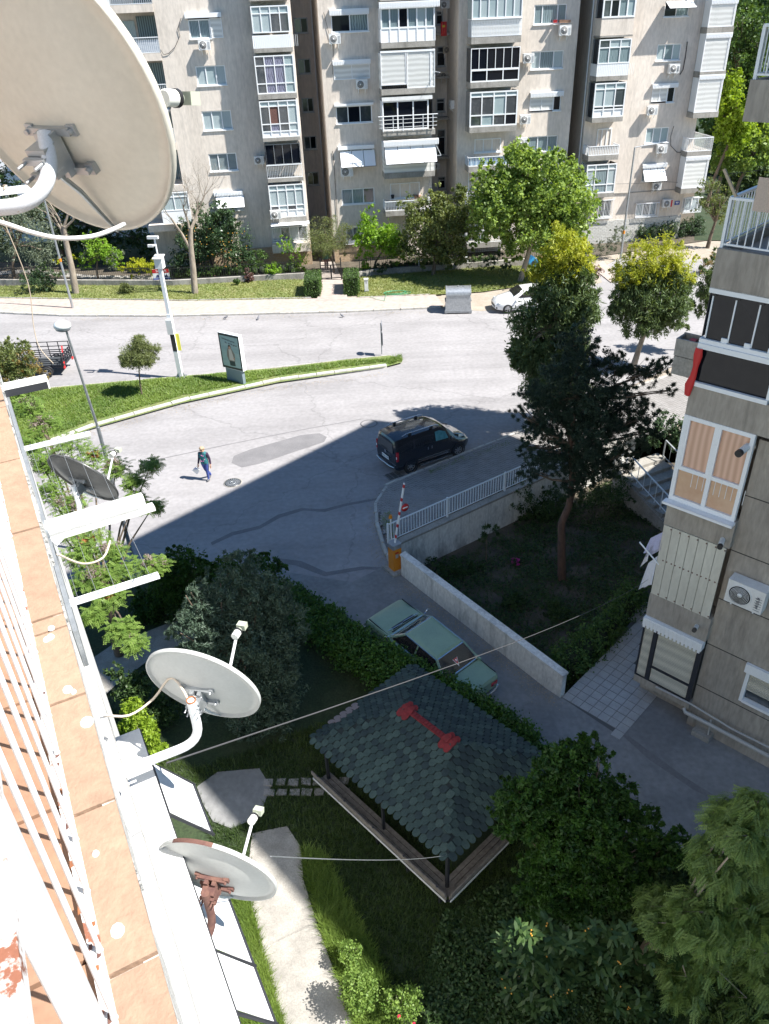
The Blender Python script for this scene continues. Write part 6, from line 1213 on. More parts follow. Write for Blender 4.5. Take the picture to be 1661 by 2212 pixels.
# black van
NAVY=mat('black_car_paint',(.006,.008,.016),.22,coat=1,spec=.6); TINT=mat('tinted_glass',(.03,.028,.03),.06,coat=1,spec=.7); SMOKE=mat('smoky_glass',(.10,.09,.085),.1,coat=1)
ALLOY=mat('alloy',(.42,.42,.44),.3,.8); CHR=mat('chrome',(.65,.66,.68),.18,.95); LRED=mat('tail_lamp',(.45,.01,.02),.2,coat=1); LWH=mat('head_lamp',(.62,.63,.60),.15,coat=1)
vh=math.atan2(1.30,2.21); vd=np.array([math.cos(vh),math.sin(vh)]); vl=np.array([-vd[1],vd[0]])
rear_ax=np.array([1.17,28.92])+vl*.72; vo=rear_ax+vd*1.255
van=thing('van','black small van with silver roof rails parked half in shade by the kerb','van',(vo[0],vo[1],0),vh)
wb=1.255
S=lambda w0,z0,w1,z1,w2,z2,w3,z3,zt,: [(w0*.94,z0),(w0,z0+.10),(w1,z1),(w1*.985,z1+.12),(w2,z2),(w3,z3),(w3*.55,zt),(0.0,zt+.012)]
carbody([(-1.98,S(.72,.38,.76,.62,.70,1.05,.56,1.52,1.57)),(-1.93,S(.80,.28,.83,.62,.78,1.10,.62,1.60,1.655)),(-1.80,S(.83,.24,.855,.62,.80,1.12,.655,1.64,1.69)),(-1.2,S(.84,.22,.86,.62,.815,1.12,.68,1.665,1.72)),(-.3,S(.84,.22,.86,.62,.82,1.12,.69,1.67,1.73)),(.35,S(.84,.22,.86,.62,.815,1.10,.67,1.64,1.70)),(.68,S(.84,.22,.86,.62,.80,1.06,.62,1.52,1.58)),(1.05,S(.84,.22,.855,.62,.78,1.00,.66,1.18,1.24)),(1.22,S(.84,.22,.85,.62,.76,.94,.68,1.05,1.09)),(1.62,S(.80,.24,.82,.60,.70,.84,.60,.92,.95)),(1.88,S(.68,.28,.72,.52,.62,.68,.52,.76,.79)),(1.98,S(.52,.34,.56,.48,.48,.58,.40,.64,.66))],NAVY,'body',van)
for sx,sy in ((-wb,-1),(-wb,1),(wb,-1),(wb,1)):
    wheel(van,sx,sy*.745,.305,.19,sy,ALLOY,7); b=MB(BLACK); M=Matrix.Translation((sx,sy*.862,.31))@Matrix.Rotation(math.pi/2,4,'X'); b.lathe([(.355,0),(.315,.012*sy)],24,M); b.build('wheel_arch',van)
def vq(name,P,m,off=.0):
    b=MB(m); b.add(P,[tuple(range(len(P)))]); return b.build(name,van)
b=MB(SMOKE); b.add([(-1.985,-.60,1.02),(-1.985,.60,1.02),(-1.955,.54,1.47),(-1.955,-.54,1.47)],[(0,3,2,1)]); 
for v in range(len(b.v)): pass
b.v=[(x-.03,y,z) for x,y,z in b.v]; b.build('rear_window',van)
for sy in(-1,1):
    f=lambda P: [(x,sy*y,z) for x,y,z in P]
    b=MB(mat('teal_sunshade_glass',(.05,.20,.24),.12,coat=1,col2=(.09,.30,.34),scale=5)); b.add(f([(.05,.842,1.12),(.72,.822,1.08),(.60,.745,1.40),(.30,.715,1.52),(.06,.725,1.52)]),[(0,1,2,3,4)]); b.build('front_side_window',van)
    b=MB(LRED,WHITE); b.box(-1.96,-1.86,sy*.80-.035,sy*.80+.045,.72,1.15); b.box(-1.965,-1.95,sy*.81-.02,sy*.81+.03,.85,.95,1); b.build('tail_lamp',van)
    b=MB(LWH); b.add(f([(1.30,.775,.90),(1.72,.66,.80),(1.66,.58,.90),(1.35,.70,.98)]),[(0,1,2,3)]); b.v=[(x,y*1.02,z+.02) for x,y,z in b.v]; b.build('head_lamp',van)
    b=MB(CHR,BLACK); b.tube([(-1.55,sy*.60,1.72),(-1.3,sy*.61,1.79),(.15,sy*.60,1.78),(.35,sy*.59,1.70)],.022,8)
    for x in(-1.15,-.05): b.box(x-.06,x+.06,sy*.61-.04,sy*.61+.04,1.66,1.79,1)
    b.build('roof_rail',van)
    b=MB(CHR); b.box(-.9,.75,sy*.872-.008,sy*.872+.008,.50,.53); b.build('side_trim',van); b=MB(CHR); b.box(-.85,.8,sy*.93-.05,sy*.93+.05,.24,.29); b.build('running_board',van)
    for x in (-.18,-.38): cube('door_handle',van,(x,sy*.862,.93),(.04,.03,.13),CHR)
    b=MB(NAVY); b.ball((.80,sy*.95,1.10),.07,.11,.08); b.build('wing_mirror',van)
b=MB(WHITE); b.box(-2.035,-2.015,-.26,.26,.62,.76); pl=b.build('number_plate',van); text_obj(pl,'K70 EC 5467',.085,(-2.037,0,.69),(math.pi/2,0,-math.pi/2),INK)
b=MB(CHR); b.tube([(-2.03,-.70,.42),(-2.08,-.4,.40),(-2.08,.4,.40),(-2.03,.70,.42)],.028,8); b.build('rear_bumper_bar',van)
b=MB(CHR,REDP); b.lathe([(.075,0),(.001,.01)],16,Matrix.Translation((-2.02,0,.93))@Matrix.Rotation(-math.pi/2,4,'Y')); b.build('badge',van); cube('wiper',van,(-2.025,.1,1.08),(.02,.5,.025),BLACK)
b=MB(TINT); b.add([(1.02,-.64,1.15),(1.02,.64,1.15),(.56,.60,1.56),(.56,-.60,1.56)],[(0,1,2,3)]); b.v=[(x+.035,y,z+.04) for x,y,z in b.v]; b.build('windscreen',van)
cube('wiper',van,(1.10,.2,1.15),(.03,.6,.02),BLACK)
# old green saloon
GRN=mat('sage_car_paint',(.24,.35,.25),.4,coat=.35,col2=(.205,.30,.225),scale=1.5,fine=.05)
fr_=g(861,1291,.62); fl_2=g(788,1344,.55); rr_=g(1075,1465,.05); fm=(fr_[:2]+fl_2[:2])/2
wv=(fr_[:2]-fl_2[:2]); wv/=np.linalg.norm(wv); hd=(fr_[:2]-rr_[:2]); hd/=np.linalg.norm(hd); rt_=np.array([hd[1],-hd[0]])
cc=fr_[:2]-hd*2.12-rt_*.78; zc0=zf(*cc); pitch=math.asin(max(-.2,min(.2,(zf(*(cc+hd*1.2))-zf(*(cc-hd*1.2)))/2.4)))
car=thing('saloon_car','old sage green boxy saloon parked on the driveway behind the ivy hedge','car',(cc[0],cc[1],zc0)); car.rotation_euler=(0,-pitch,math.atan2(hd[1],hd[0]))
Q=lambda w0,z0,w1,z1,zt: [(w0*.96,z0),(w0,z0+.12),(w1,z1-.14),(w1*.985,z1-.03),(w1*.93,zt-.005),(w1*.5,zt+.012),(0.,zt+.018)]
carbody([(-2.14,Q(.72,.42,.74,.80,.82)),(-2.08,Q(.76,.34,.78,.88,.90)),(-1.5,Q(.78,.26,.80,.92,.94)),(-1.02,Q(.78,.24,.81,.94,.955)),(0,Q(.78,.22,.82,.95,.955)),(1.0,Q(.78,.24,.81,.93,.95)),(1.3,Q(.77,.24,.80,.92,.94)),(2.0,Q(.76,.3,.78,.84,.86)),(2.12,Q(.73,.38,.75,.78,.80))],GRN,'body',car)
b=MB(GRN); 
T_z=1.40
pw=.56; 
b.add([(-.80,-pw,T_z-.035),(.52,-pw,T_z-.025),(.52,pw,T_z-.025),(-.80,pw,T_z-.035),(-.72,-pw*.8,T_z),(.44,-pw*.8,T_z+.005),(.44,pw*.8,T_z+.005),(-.72,pw*.8,T_z),(-.80,-pw,T_z-.06),(.52,-pw,T_z-.05),(.52,pw,T_z-.05),(-.80,pw,T_z-.06)],[(4,5,6,7),(0,1,5,4),(1,2,6,5),(2,3,7,6),(3,0,4,7),(8,9,1,0),(9,10,2,1),(10,11,3,2),(11,8,0,3)],0,False)
b.build('roof',car)
b=MB(GRN)
for sy in (-1,1):
    for (x0,x1) in ((-1.30,-.80),(.98,.52)): b.bar((x0,sy*.72,.94),(x1,sy*pw,T_z-.05),.07,.05)
    b.bar((-.05,sy*.73,.94),(-.05,sy*(pw-.0),T_z-.05),.05,.03); b.box(-1.45,-1.05,sy*.70-.03,sy*.70+.03,.93,1.05)
b.build('pillars',car)
for sy in(-1,1):
    b=MB(TINT); b.add([(-1.22,sy*.725,.95),(-.08,sy*.735,.95),(-.08,sy*.585,T_z-.07),(-.78,sy*.57,T_z-.07)],[(0,1,2,3)]); b.add([(-.02,sy*.735,.95),(.92,sy*.725,.95),(.50,sy*.575,T_z-.07),(-.02,sy*.585,T_z-.07)],[(0,1,2,3)]); b.build('side_glass',car)
    b=MB(CHR); b.bar((-1.25,sy*.74,.955),(.95,sy*.74,.955),.02); b.bar((-.80,sy*(pw+.02),T_z-.05),(.52,sy*(pw+.02),T_z-.04),.018); b.bar((-1.27,sy*.735,.95),(-.80,sy*(pw+.015),T_z-.05),.018);b.bar((.97,sy*.735,.95),(.53,sy*(pw+.015),T_z-.05),.018); b.build('window_trim',car)
    b=MB(CHR); b.bar((1.0,sy*.74,1.0),(1.02,sy*.86,1.02),.02); b.ball((1.02,sy*.90,1.04),.03,.08,.05); b.build('wing_mirror',car)
b=MB(TINT); b.add([(-1.30,-.66,.96),(-1.30,.66,.96),(-.83,.53,T_z-.065),(-.83,-.53,T_z-.065)],[(0,3,2,1)]); b.v=[(x,y,z+.01) for x,y,z in b.v]; rw=b.build('rear_window',car)
b=MB(CHR)
for a_,c_ in (((-1.31,-.68,.965),(-1.31,.68,.965)),((-.82,-.54,T_z-.05),(-.82,.54,T_z-.05)),((-1.31,-.68,.965),(-.82,-.54,T_z-.05)),((-1.31,.68,.965),(-.82,.54,T_z-.05)),((1.01,-.68,.965),(1.01,.68,.965)),((.53,-.54,T_z-.045),(.53,.54,T_z-.045)),((1.01,-.68,.965),(.53,-.54,T_z-.045)),((1.01,.68,.965),(.53,.54,T_z-.045))): b.bar(a_,c_,.028)
b.build('glass_trim',car)
b=MB(TINT); b.add([(.98,-.66,.96),(.98,.66,.96),(.55,.53,T_z-.055),(.55,-.53,T_z-.055)],[(0,1,2,3)]); b.build('windscreen',car)
tv=Vector((.47,0,.385)).normalized(); M=Matrix.Translation((-1.08,-.12,1.165)); b=MB(REDP,WHITE)
def rp(a_,z_): return (-1.315+z_*.47/.385*1.0+.0-.0, a_, .975+z_)
for (s_,mi,o) in ((1,1,.004),(.8,0,.008)):
    P=[(-.10*s_,.23),(.10*s_,.23),(0,.23-.17*s_)]; b.add([( -1.30+zz/.375*.47-o, yy, .97+zz+o) for yy,zz in P],[(0,1,2)],mi)
b.add([(-1.30+zz/.375*.47-.012,yy,.97+zz+.012) for yy,zz in [(-.035,.21),(.035,.21),(0,.15)]],[(0,1,2)],1); b.build('triangle_sticker',car)
for sx in (-1.22,1.22):
    for sy in(-1,1): wheel(car,sx,sy*.69,.29,.16,sy,CHR,8)
b=MB(CHR,BLACK); b.tube([(-2.17,-.76,.46),(-2.24,-.5,.46),(-2.24,.5,.46),(-2.17,.76,.46)],.045,8); b.build('rear_bumper',car); b=MB(CHR); b.tube([(2.15,-.76,.44),(2.2,-.5,.44),(2.2,.5,.44),(2.15,.76,.44)],.045,8); b.build('front_bumper',car)
b=MB(BLACK); b.box(-.0,.003,-.2,.2,0,.1); bl_=MB(BLACK)
for (x,y0,y1) in ((-1.36,-.72,.72),): bl_.box(x-.006,x+.006,y0,y1,.955,.977)
bl_.box(-2.02,-1.36,-.735,-.722,.925,.955); bl_.box(-2.02,-1.36,.722,.735,.925,.955); bl_.box(1.12,2.0,.70,.712,.90,.945); bl_.box(1.12,2.0,-.712,-.70,.90,.945); bl_.box(1.08,1.13,-.55,.55,.955,.965); bl_.build('panel_gap',car)
b=MB(CHR); b.bar((1.16,.05,.985),(1.20,.65,.985),.018); b.bar((1.16,-.6,.985),(1.2,.0,.985),.018); b.build('wipers',car); cube('vent_grille',car,(1.2,0,.962),(.10,.9,.012),DARKM)
for sy in(-1,1): cube('tail_lamp',car,(-2.155,sy*.58,.66),(.03,.24,.12),LRED)
# white hatchback behind the trees
WCAR=mat('white_car_paint',(.78,.78,.78),.25,coat=1); p=g(1150,668,0.)
wc=thing('hatchback_car','white hatchback parked across the road, half hidden behind the dark tree','car',(g(1120,664)[0]+.25,g(1120,664)[1]-.2,0),math.pi+.10)
carbody([(-2.0,S(.74,.35,.80,.66,.74,.95,.55,1.30,1.34)),(-1.7,S(.83,.25,.86,.64,.80,1.0,.62,1.38,1.43)),(-.6,S(.84,.2,.87,.62,.80,.98,.64,1.42,1.47)),(.15,S(.84,.2,.87,.62,.79,.96,.62,1.38,1.43)),(.75,S(.84,.2,.865,.60,.78,.92,.68,1.02,1.10)),(1.1,S(.84,.2,.86,.60,.76,.88,.68,.93,.97)),(1.6,S(.80,.22,.83,.56,.70,.78,.60,.83,.86)),(1.9,S(.68,.26,.72,.46,.60,.62,.48,.68,.70)),(2.02,S(.5,.3,.54,.42,.44,.52,.34,.57,.59))],WCAR,'body',wc)
for sx in(-1.25,1.25):
    for sy in(-1,1): wheel(wc,sx,sy*.77,.31,.2,sy,ALLOY,5)
b=MB(TINT); b.add([(.80,-.66,1.03),(.80,.66,1.03),(.22,.58,1.39),(.22,-.58,1.39)],[(0,1,2,3)]); b.v=[(x+.04,y,z+.05) for x,y,z in b.v]; b.build('windscreen',wc)
for sy in(-1,1):
    b=MB(TINT); b.add([(-1.45,sy*.812,1.0),(.62,sy*.80,.98),(.15,sy*.70,1.30),(-1.3,sy*.70,1.32)],[(0,1,2,3)]); b.v=[(x,y*1.02,z) for x,y,z in b.v]; b.build('side_glass',wc)
    b=MB(LWH); b.ball((1.70,sy*.66,.66),.2,.12,.08); b.build('head_lamp',wc); b=MB(WCAR); b.ball((.62,sy*.95,.98),.07,.11,.07); b.build('wing_mirror',wc); b=MB(BLACK); b.ball((1.90,sy*.60,.38),.07,.09,.10); b.build('fog_lamp',wc)
b=MB(BLACK); b.box(1.98,2.035,-.42,.42,.36,.50); b.build('grille',wc); b=MB(WHITE); b.box(2.03,2.05,-.25,.25,.30,.38); b.build('number_plate',wc)
# trailer with black cage bed
tp=g(95,800); tr=thing('cargo_trailer','black lattice-sided cargo trailer with a red tailboard post, behind the bush on the left','trailer',(g(105,815)[0]-.1,g(105,815)[1]+.9,0),math.radians(0)); BLK=mat('black_steel',(.02,.022,.03),.45,.3)
tx=1.05; b=MB(BLK,mat('trailer_floor',(.05,.055,.06),.7)); b.box(-2.6,tx,-.75,.75,.52,.58,1); b.box(-2.6,tx,-.78,-.72,.50,.56); b.box(-2.6,tx,.72,.78,.50,.56); b.build('bed',tr)
for y in(-.77,.77):
    b=MB(BLK); 
    for z in (.62,.74,.86,.98): b.box(-2.6,tx,y-.012,y+.012,z,z+.05)
    x=-2.6
    while x<tx: b.box(x,x+.04,y-.018,y+.018,.55,1.05 if y<0 else 1.5); x+=.6
    if y>0: b.box(-2.6,tx,y-.012,y+.012,1.2,1.24); b.box(-2.6,tx,y-.012,y+.012,1.46,1.5)
    b.build('side_lattice',tr)
b=MB(BLK,REDP); 
for z in(.62,.8,.98,1.16): b.box(tx-.02,tx+.02,-.77,.77,z,z+.06)
for k_ in range(6): b.box(tx-.025,tx+.025,-.77+k_*.30,-.73+k_*.30,.55,1.25)
b.build('tailboard',tr); b=MB(REDP); b.bar((tx+.0,-.6,.6),(tx-.15,.1,1.45),.07); b.box(tx,tx+.05,-.8,-.6,.42,.55); b.box(tx,tx+.05,.6,.8,.42,.55); b.build('red_post',tr)
wheel(tr,.1,-.88,.30,.2,-1,ALLOY,6); wheel(tr,.1,.88,.30,.2,1,ALLOY,6); b=MB(BLK)
for y in(-.9,.9): b.tube([(.1+.38*math.cos(a),y,.30+.38*math.sin(a)) for a in [math.pi*q/8 for q in range(9)]],.03,6)
b.build('mudguard',tr)
# ------------------------------------------------------------------ street furniture
def lamp_post(p,h,label,kind='globe',arm=0,ad=0):
    k=thing('street_lamp',label,'street lamp',(p[0],p[1],0)); b=MB(GALV); 
    if kind=='globe':
        b.tube([(0,0,0),(0,0,h*.60)],[.075,.062],10); b.cyl((0,0,h*.59),(-.15,-.08,h-.25),.045,.035,10); b.build('pole',k)
        c=Vector((-.22,-.10,h-.12)); b=MB(mat('lamp_globe',(.70,.72,.72),.25,coat=.5)); b.ball(c+Vector((0,0,.03)),.27,.24,.16,16,8); b.build('globe',k); b=MB(GREY); b.ball(c-Vector((0,0,.06)),.24,.21,.10,16,6); b.build('housing',k)
    else:
        b.tube([(0,0,0),(0,0,h*.5),(0,0,h)],[.09,.075,.05],10); b.build('pole',k); b=MB(GREY); b.tube([(0,0,h),(arm*.5*math.cos(ad),arm*.5*math.sin(ad),h+.1),(arm*math.cos(ad),arm*math.sin(ad),h+.18)],.035,8); b.build('arm',k)
        b=MB(GALV); c=Vector((arm*math.cos(ad),arm*math.sin(ad),h+.18)); b.ball(c+Vector((.25*math.cos(ad),.25*math.sin(ad),.0)),.35,.14,.09,12,6); b.build('lamp_head',k)
    return k
lamp_post(g(287,1206),9.1,'tall grey street lamp with a pale globe, its pole crossing the road at left','globe')
lp=lamp_post(g(1340,560),7.9,'slim street lamp with a bent arm in front of the right block','arm',1.9,math.radians(5)); b=MB(ORG); b.cyl((0,0,1.9),(0,0,2.15),.088,.088,10); b.build('orange_band',lp)
lp=lamp_post(g(158,668),7.4,'thin leaning-looking street lamp on the far pavement beside the left bare tree','arm',1.2,math.radians(170)); b=MB(ORG); b.cyl((0,0,3.3),(0,0,3.5),.09,.09,10); b.build('orange_band',lp)
# camera mast
p=g(392,818); cm=thing('camera_mast','white square camera mast with equipment boxes and cameras on the grass island','camera mast',(p[0],p[1],.1),math.radians(-8)); h=6.75
b=MB(WMET); b.box(-.12,.12,-.12,.12,.04,3.6); b.box(-.09,.09,-.09,.09,3.6,h-.3); b.build('pole',cm); b=MB(GALV); b.box(-.28,.28,-.28,.28,0,.04)
for a in range(4): b.M=Matrix.Rotation(a*math.pi/2,4,'Z'); b.add([(.12,-.01,.04),(.27,-.01,.04),(.12,-.01,.35),(.12,.01,.04),(.27,.01,.04),(.12,.01,.35)],[(0,1,2),(5,4,3),(1,4,5,2)])
b.M=None; b.build('base_plate',cm); b=MB(WHITEP); b.box(-.17,.17,-.28,-.12,2.55,3.35); b.build('junction_box',cm); b=MB(DARKM); b.box(-.125,.125,-.126,-.12,1.55,2.5); b.build('dark_panel',cm)
b=MB(mat('yellow_sign',(.75,.70,.10),.6)); b.box(.12,.32,-.01,.01,1.55,2.5); b.build('yellow_plate',cm)
b=MB(WHITEP); b.box(-.20,.20,-.14,.25,h-.75,h-.25); b.add([(-.26,-.2,h-.25),(.26,-.2,h-.25),(.26,.32,h-.15),(-.26,.32,h-.15),(-.26,-.2,h-.22),(.26,-.2,h-.22),(.26,.32,h-.12),(-.26,.32,h-.12)],[(0,3,2,1),(4,5,6,7),(0,1,5,4),(1,2,6,5),(2,3,7,6),(3,0,4,7)]); b.build('equipment_box',cm)
b=MB(WMET); b.cyl((0,0,h-.25),(0,0,h+.75),.045,.045,8); b.bar((-.05,0,h+.45),(.05,-.3,h+.45),.05); b.build('top_tube',cm)
b=MB(WHITEP,BLACK); b.box(-.35,.22,-.10,.05,h+.72,h+.86); b.box(-.37,-.35,-.09,.04,h+.73,h+.85,1); b.build('bullet_camera',cm); b=MB(WHITEP,BLACK); b.box(-.30,-.02,-.32,-.20,h+.38,h+.50); b.box(-.31,-.30,-.31,-.21,h+.39,h+.49,1); b.build('bullet_camera',cm)
# billboard
pA=g(495,829); pB=g(531,831); bc=(pA+pB)/2; bd=(pB-pA)[:2]; Wb=np.linalg.norm(bd); ba=math.atan2(bd[1],bd[0])
bh=2.75; tl=onplane(473,713,(*pA[:2],0),(0,-1,0)); 
Wb=1.45; ba=math.radians(-34); bc=np.array([-7.75,39.25])
bbd=thing('billboard','double-sided poster stand on the grass island with a seaside advertisement of a boy','billboard',(bc[0],bc[1],.1),ba)
b=MB(mat('blue_grey_base',(.20,.25,.29),.5,.2)); b.box(-Wb*.40,Wb*.40,-.10,.10,0,.78); b.build('base',bbd); b=MB(WMET,DARKM); b.box(-Wb/2,Wb/2,-.13,.13,.78,2.75); b.box(-Wb/2+.0,Wb/2-.0,-.136,-.13,.80,2.72,1); b.build('case',bbd)
b=MB(mat('poster_sea',(.25,.36,.37),.25,coat=.6,col2=(.33,.43,.43),scale=2,stretch=(.3,.3,2))); b.box(-Wb/2+.09,Wb/2-.09,-.142,-.137,.92,2.62); po=b.build('poster',bbd)
text_obj(po,'Okyanusta güzel',.135,(-.05,-.144,2.42),(math.pi/2,.12,0),INK); text_obj(po,'Bu  yerde güzel',.135,(.12,-.144,2.22),(math.pi/2,.12,0),INK)
SK=mat('skin',(.48,.28,.19),.6); b=MB(SK,mat('hair_dark',(.05,.03,.02),.7),mat('poster_shirt',(.55,.50,.42),.8),mat('poster_jeans',(.04,.06,.05),.8),mat('poster_plaid',(.22,.20,.16),.8)); 
def flat(P,mi,y): b.add([(x,y,z) for x,z in P],[tuple(range(len(P)))],mi)
EL=lambda cx,cz,rx,rz,n=14:[(cx+rx*math.cos(6.283*i/n),cz+rz*math.sin(6.283*i/n)) for i in range(n)]
flat([(-.18,1.45),(.22,1.45),(.25,1.0),(.02,.98),(-.14,.98)],3,-.1432); flat([(-.26,1.72),(-.18,1.95),(.12,1.95),(.30,1.66),(.26,1.25),(-.2,1.25),(-.28,1.5)],4,-.1436); flat([(-.10,1.92),(.08,1.92),(.22,1.3),(-.14,1.3)],2,-.1440); flat(EL(-.02,2.03,.105,.13),1,-.1442); flat(EL(-.01,1.99,.08,.09),0,-.1446); flat(EL(.20,1.42,.06,.05),0,-.1446); b.build('boy_picture',po)
# traffic sign seen edge-on
p=g(825,768); k=thing('traffic_sign','grey road signs seen edge-on on a pole at the tip of the grass island','traffic sign',(p[0],p[1],.1),math.radians(8)); b=MB(GREY); b.cyl((0,0,0),(0,0,1.85),.03,.03,8); b.build('pole',k); b=MB(mat('sign_grey',(.16,.17,.19),.5,.4)); b.lathe([(.30,-.012),(.30,.012),(.001,.02)],20,Matrix.Translation((.05,0,1.68))@Matrix.Rotation(math.pi/2,4,'Y')@Matrix.Rotation(.2,4,'X')); b.build('round_sign',k); b=MB(MATS['sign_grey']); b.box(.035,.055,-.22,.25,.55,1.3); b.build('oblong_sign',k)
# container
p=(g(963,677)+g(1019,677))/2; k=thing('waste_container','grey galvanised waste container with a rounded lid on the far kerb','waste container',(p[0],p[1]+.55,0),math.radians(-4)); b=MB(GALV); W=.85; D=.62
b.add([(-W,-D,.15),(W,-D,.15),(W,D,.15),(-W,D,.15),(-W*.9,-D*.92,1.2),(W*.9,-D*.92,1.2),(W*.9,D*.9,1.2),(-W*.9,D*.9,1.2)],[(0,3,2,1),(0,1,5,4),(1,2,6,5),(2,3,7,6),(3,0,4,7)]); b.build('tub',k)
b=MB(GALV); P=[( -.62*math.cos(math.pi*i/10), 1.2+.42*math.sin(math.pi*i/10)**.8) for i in range(11)]; n=len(P); xs_=(-W*.9,W*.9); b.add([(xs_[0],y,z) for y,z in P]+[(xs_[1],y,z) for y,z in P],[(i,i+1,n+i+1,n+i) for i in range(n-1)],0,True); b.build('lid',k)
b=MB(GREY); 
for sx in(-1,1):
    for i in range(10): a=math.pi*i/10;a2=math.pi*(i+1)/10; b.bar((sx*(W*.9+.02),-.62*math.cos(a),1.2+.42*math.sin(a)),(sx*(W*.9+.02),-.62*math.cos(a2),1.2+.42*math.sin(a2)),.06)
    b.box(sx*W*.98-.03,sx*W*.98+.03,-.3,.3,.7,.8)
b.build('lid_rim',k); b=MB(GREY); b.box(-W-.03,W+.03,-D-.05,-D+.03,.08,.22); b.box(-W-.03,-W+.15,-D,D,.02,.15); b.box(W-.15,W+.03,-D,D,.02,.15); b.build('skirt',k); b=MB(BLACK); b.box(-W*.93-.005,-W*.93+.01,-.35,.35,1.15,1.4); b.build('side_opening',k); b=MB(GREY); b.box(-.05,.05,-.1,0,1.6,1.68); b.box(.3,.38,-.1,0,1.6,1.66); b.build('lid_handle',k)
p=g(792,633); k=thing('utility_box','small white utility pillar on the lawn right of the garden gate','utility box',(p[0],p[1],.1)); b=MB(WHITEP,GREY); b.box(-.17,.17,-.12,.12,0,.1,1); b.box(-.13,.13,-.1,.1,.1,.85); b.box(-.16,.16,-.13,.13,.85,.93); b.box(-.03,.03,-.105,-.1,.6,.72,1); b.build('body',k)
# gate, walls, hedges' fence on the far side
gl=g(695,607);gr_=g(738,606); k=thing('garden_gate','black wrought iron gate between two clipped hedges across the road','gate',(*((gl+gr_)/2)[:2],.08)); gw=np.linalg.norm(gr_-gl)/2
for sx in(-1,1):
    b=MB(BLACK); b.box(min(0,sx*gw)+.03,max(0,sx*gw)-.03,-.02,.02,.1,.16); b.box(min(0,sx*gw)+.03,max(0,sx*gw)-.03,-.02,.02,.75,.8); b.box(min(0,sx*gw)+.03,max(0,sx*gw)-.03,-.02,.02,1.05,1.1)
    for i in range(9): x=sx*(.05+(gw-.08)*i/8); b.box(x-.012,x+.012,-.012,.012,.1,1.25)
    b.build('gate_leaf',k)
b=MB(BLACK)
for x in(-gw,0,gw): b.box(x-.04,x+.04,-.04,.04,0,1.6 if x else 1.1)
b.build('gate_post',k)
def lowwall(name,label,L,h,m=CONCS,w_=.25):
    P=[g(u,v)[:2] for u,v in L]; k=thing(name,label,'wall',(P[0][0],P[0][1],0)); b=MB(m)
    for i in range(len(P)-1): strip(b,P[i]-P[0],P[i+1]-P[0],0,w_,0,h)
    b.build('wall_body',k); return k
lowwall('garden_wall','low mottled garden wall left of the iron gate',[(-300,635),(0,618),(375,620),(590,608),(660,604)],.48)
lowwall('garden_wall','low mottled garden wall right of the iron gate',[(776,602),(802,597),(1079,577),(1215,567)],.48)
def ironfence(label,L,h=.95,sp=.16):
    P=[g(u,v)[:2] for u,v in L]; k=thing('iron_fence',label,'fence',(P[0][0],P[0][1],.45)); b=MB(BLACK); r_=MB(BLACK)
    for i in range(len(P)-1):
        a=P[i]-P[0];c_=P[i+1]-P[0];D=np.linalg.norm(c_-a); r_.bar((*a,.08),(*c_,.08),.03); r_.bar((*a,h-.1),(*c_,h-.1),.03); r_.bar((*a,0),(*a,h),.05)
        for j in range(int(D/sp)): q=a+(c_-a)*j*sp/D; b.box(q[0]-.009,q[0]+.009,q[1]-.009,q[1]+.009,0,h)
    r_.build('rails',k); b.build('bars',k,kind='stuff'); return k
ironfence('thin black iron fence on the garden wall left of the gate',[(-200,627),(0,616),(375,618),(590,606),(655,603)])
ironfence('black iron fence on the garden wall right of the gate',[(778,600),(802,595),(1079,575),(1200,566)])
k=thing('white_rail','low white tubular rail on the garden wall near the waste container','rail',(*g(905,588)[:2],.48)); pw_=g(1010,582)[:2]-g(905,588)[:2]; b=MB(WMET); b.bar((0,0,.45),(*pw_,.45),.06)
for t in(0,.5,1): b.bar((*(pw_*t),0),(*(pw_*t),.45),.06)
b.build('rail',k)
# for-rent banner on the fence
p=g(353,617); k=thing('banner','red, white and blue lettered banner hung on the fence beside the mast','banner',(p[0],p[1]-.05,.25),0); b=MB(WHITE,REDP,BLUEP); b.box(-.62,.62,-.02,0,.0,1.0); b.box(-.62,.62,-.026,-.02,.72,1.0,1); b.box(-.62,.62,-.026,-.02,.0,.34,2); b.build('sheet',k); text_obj(k,'SATILIK',.24,(.05,-.03,.86),(math.pi/2,0,0),WHITE); text_obj(k,'0232 4 22 00',.19,(0,-.03,.16),(math.pi/2,0,0),WHITE)
b=MB(mat('dark_blue_print',(.05,.06,.16),.6)); b.add([(-.45,-.024,.38),(-.3,-.024,.62),(-.1,-.024,.5),(.1,-.024,.66),(.25,-.024,.5),(.45,-.024,.62),(.5,-.024,.38)],[(0,1,2,3,4,5,6)]); b.build('print',k)
# cat house and box
p=g(1147,577); k=thing('pet_house','bright blue plastic pet house on the far lawn','pet house',(p[0],p[1],.1),.3); b=MB(mat('blue_plastic',(.03,.22,.48),.4)); b.prism([(-.38,0),(.38,0),(.38,.4),(0,.78),(-.38,.4)],-.32,.32); b.v=[(x,-z,y) for x,y,z in b.v]; b.build('shell',k); b=MB(BLACK); b.lathe([(.001,0),(.17,0)],14,Matrix.Translation((0,-.33,.28))@Matrix.Rotation(math.pi/2,4,'X')); b.build('doorway',k)
p=g(1172,574); k=thing('wooden_box','open brown wooden box beside the blue pet house','box',(p[0],p[1],.1),.1); b=MB(mat('brown_wood',(.28,.16,.08),.8,fine=.15)); b.box(-.4,.4,-.3,.3,0,.04); b.box(-.4,.4,.26,.3,.04,.6); b.box(-.4,-.36,-.3,.26,.04,.6); b.box(.36,.4,-.3,.26,.04,.6); b.box(-.4,.4,-.3,.3,.6,.64); b.build('shell',k)
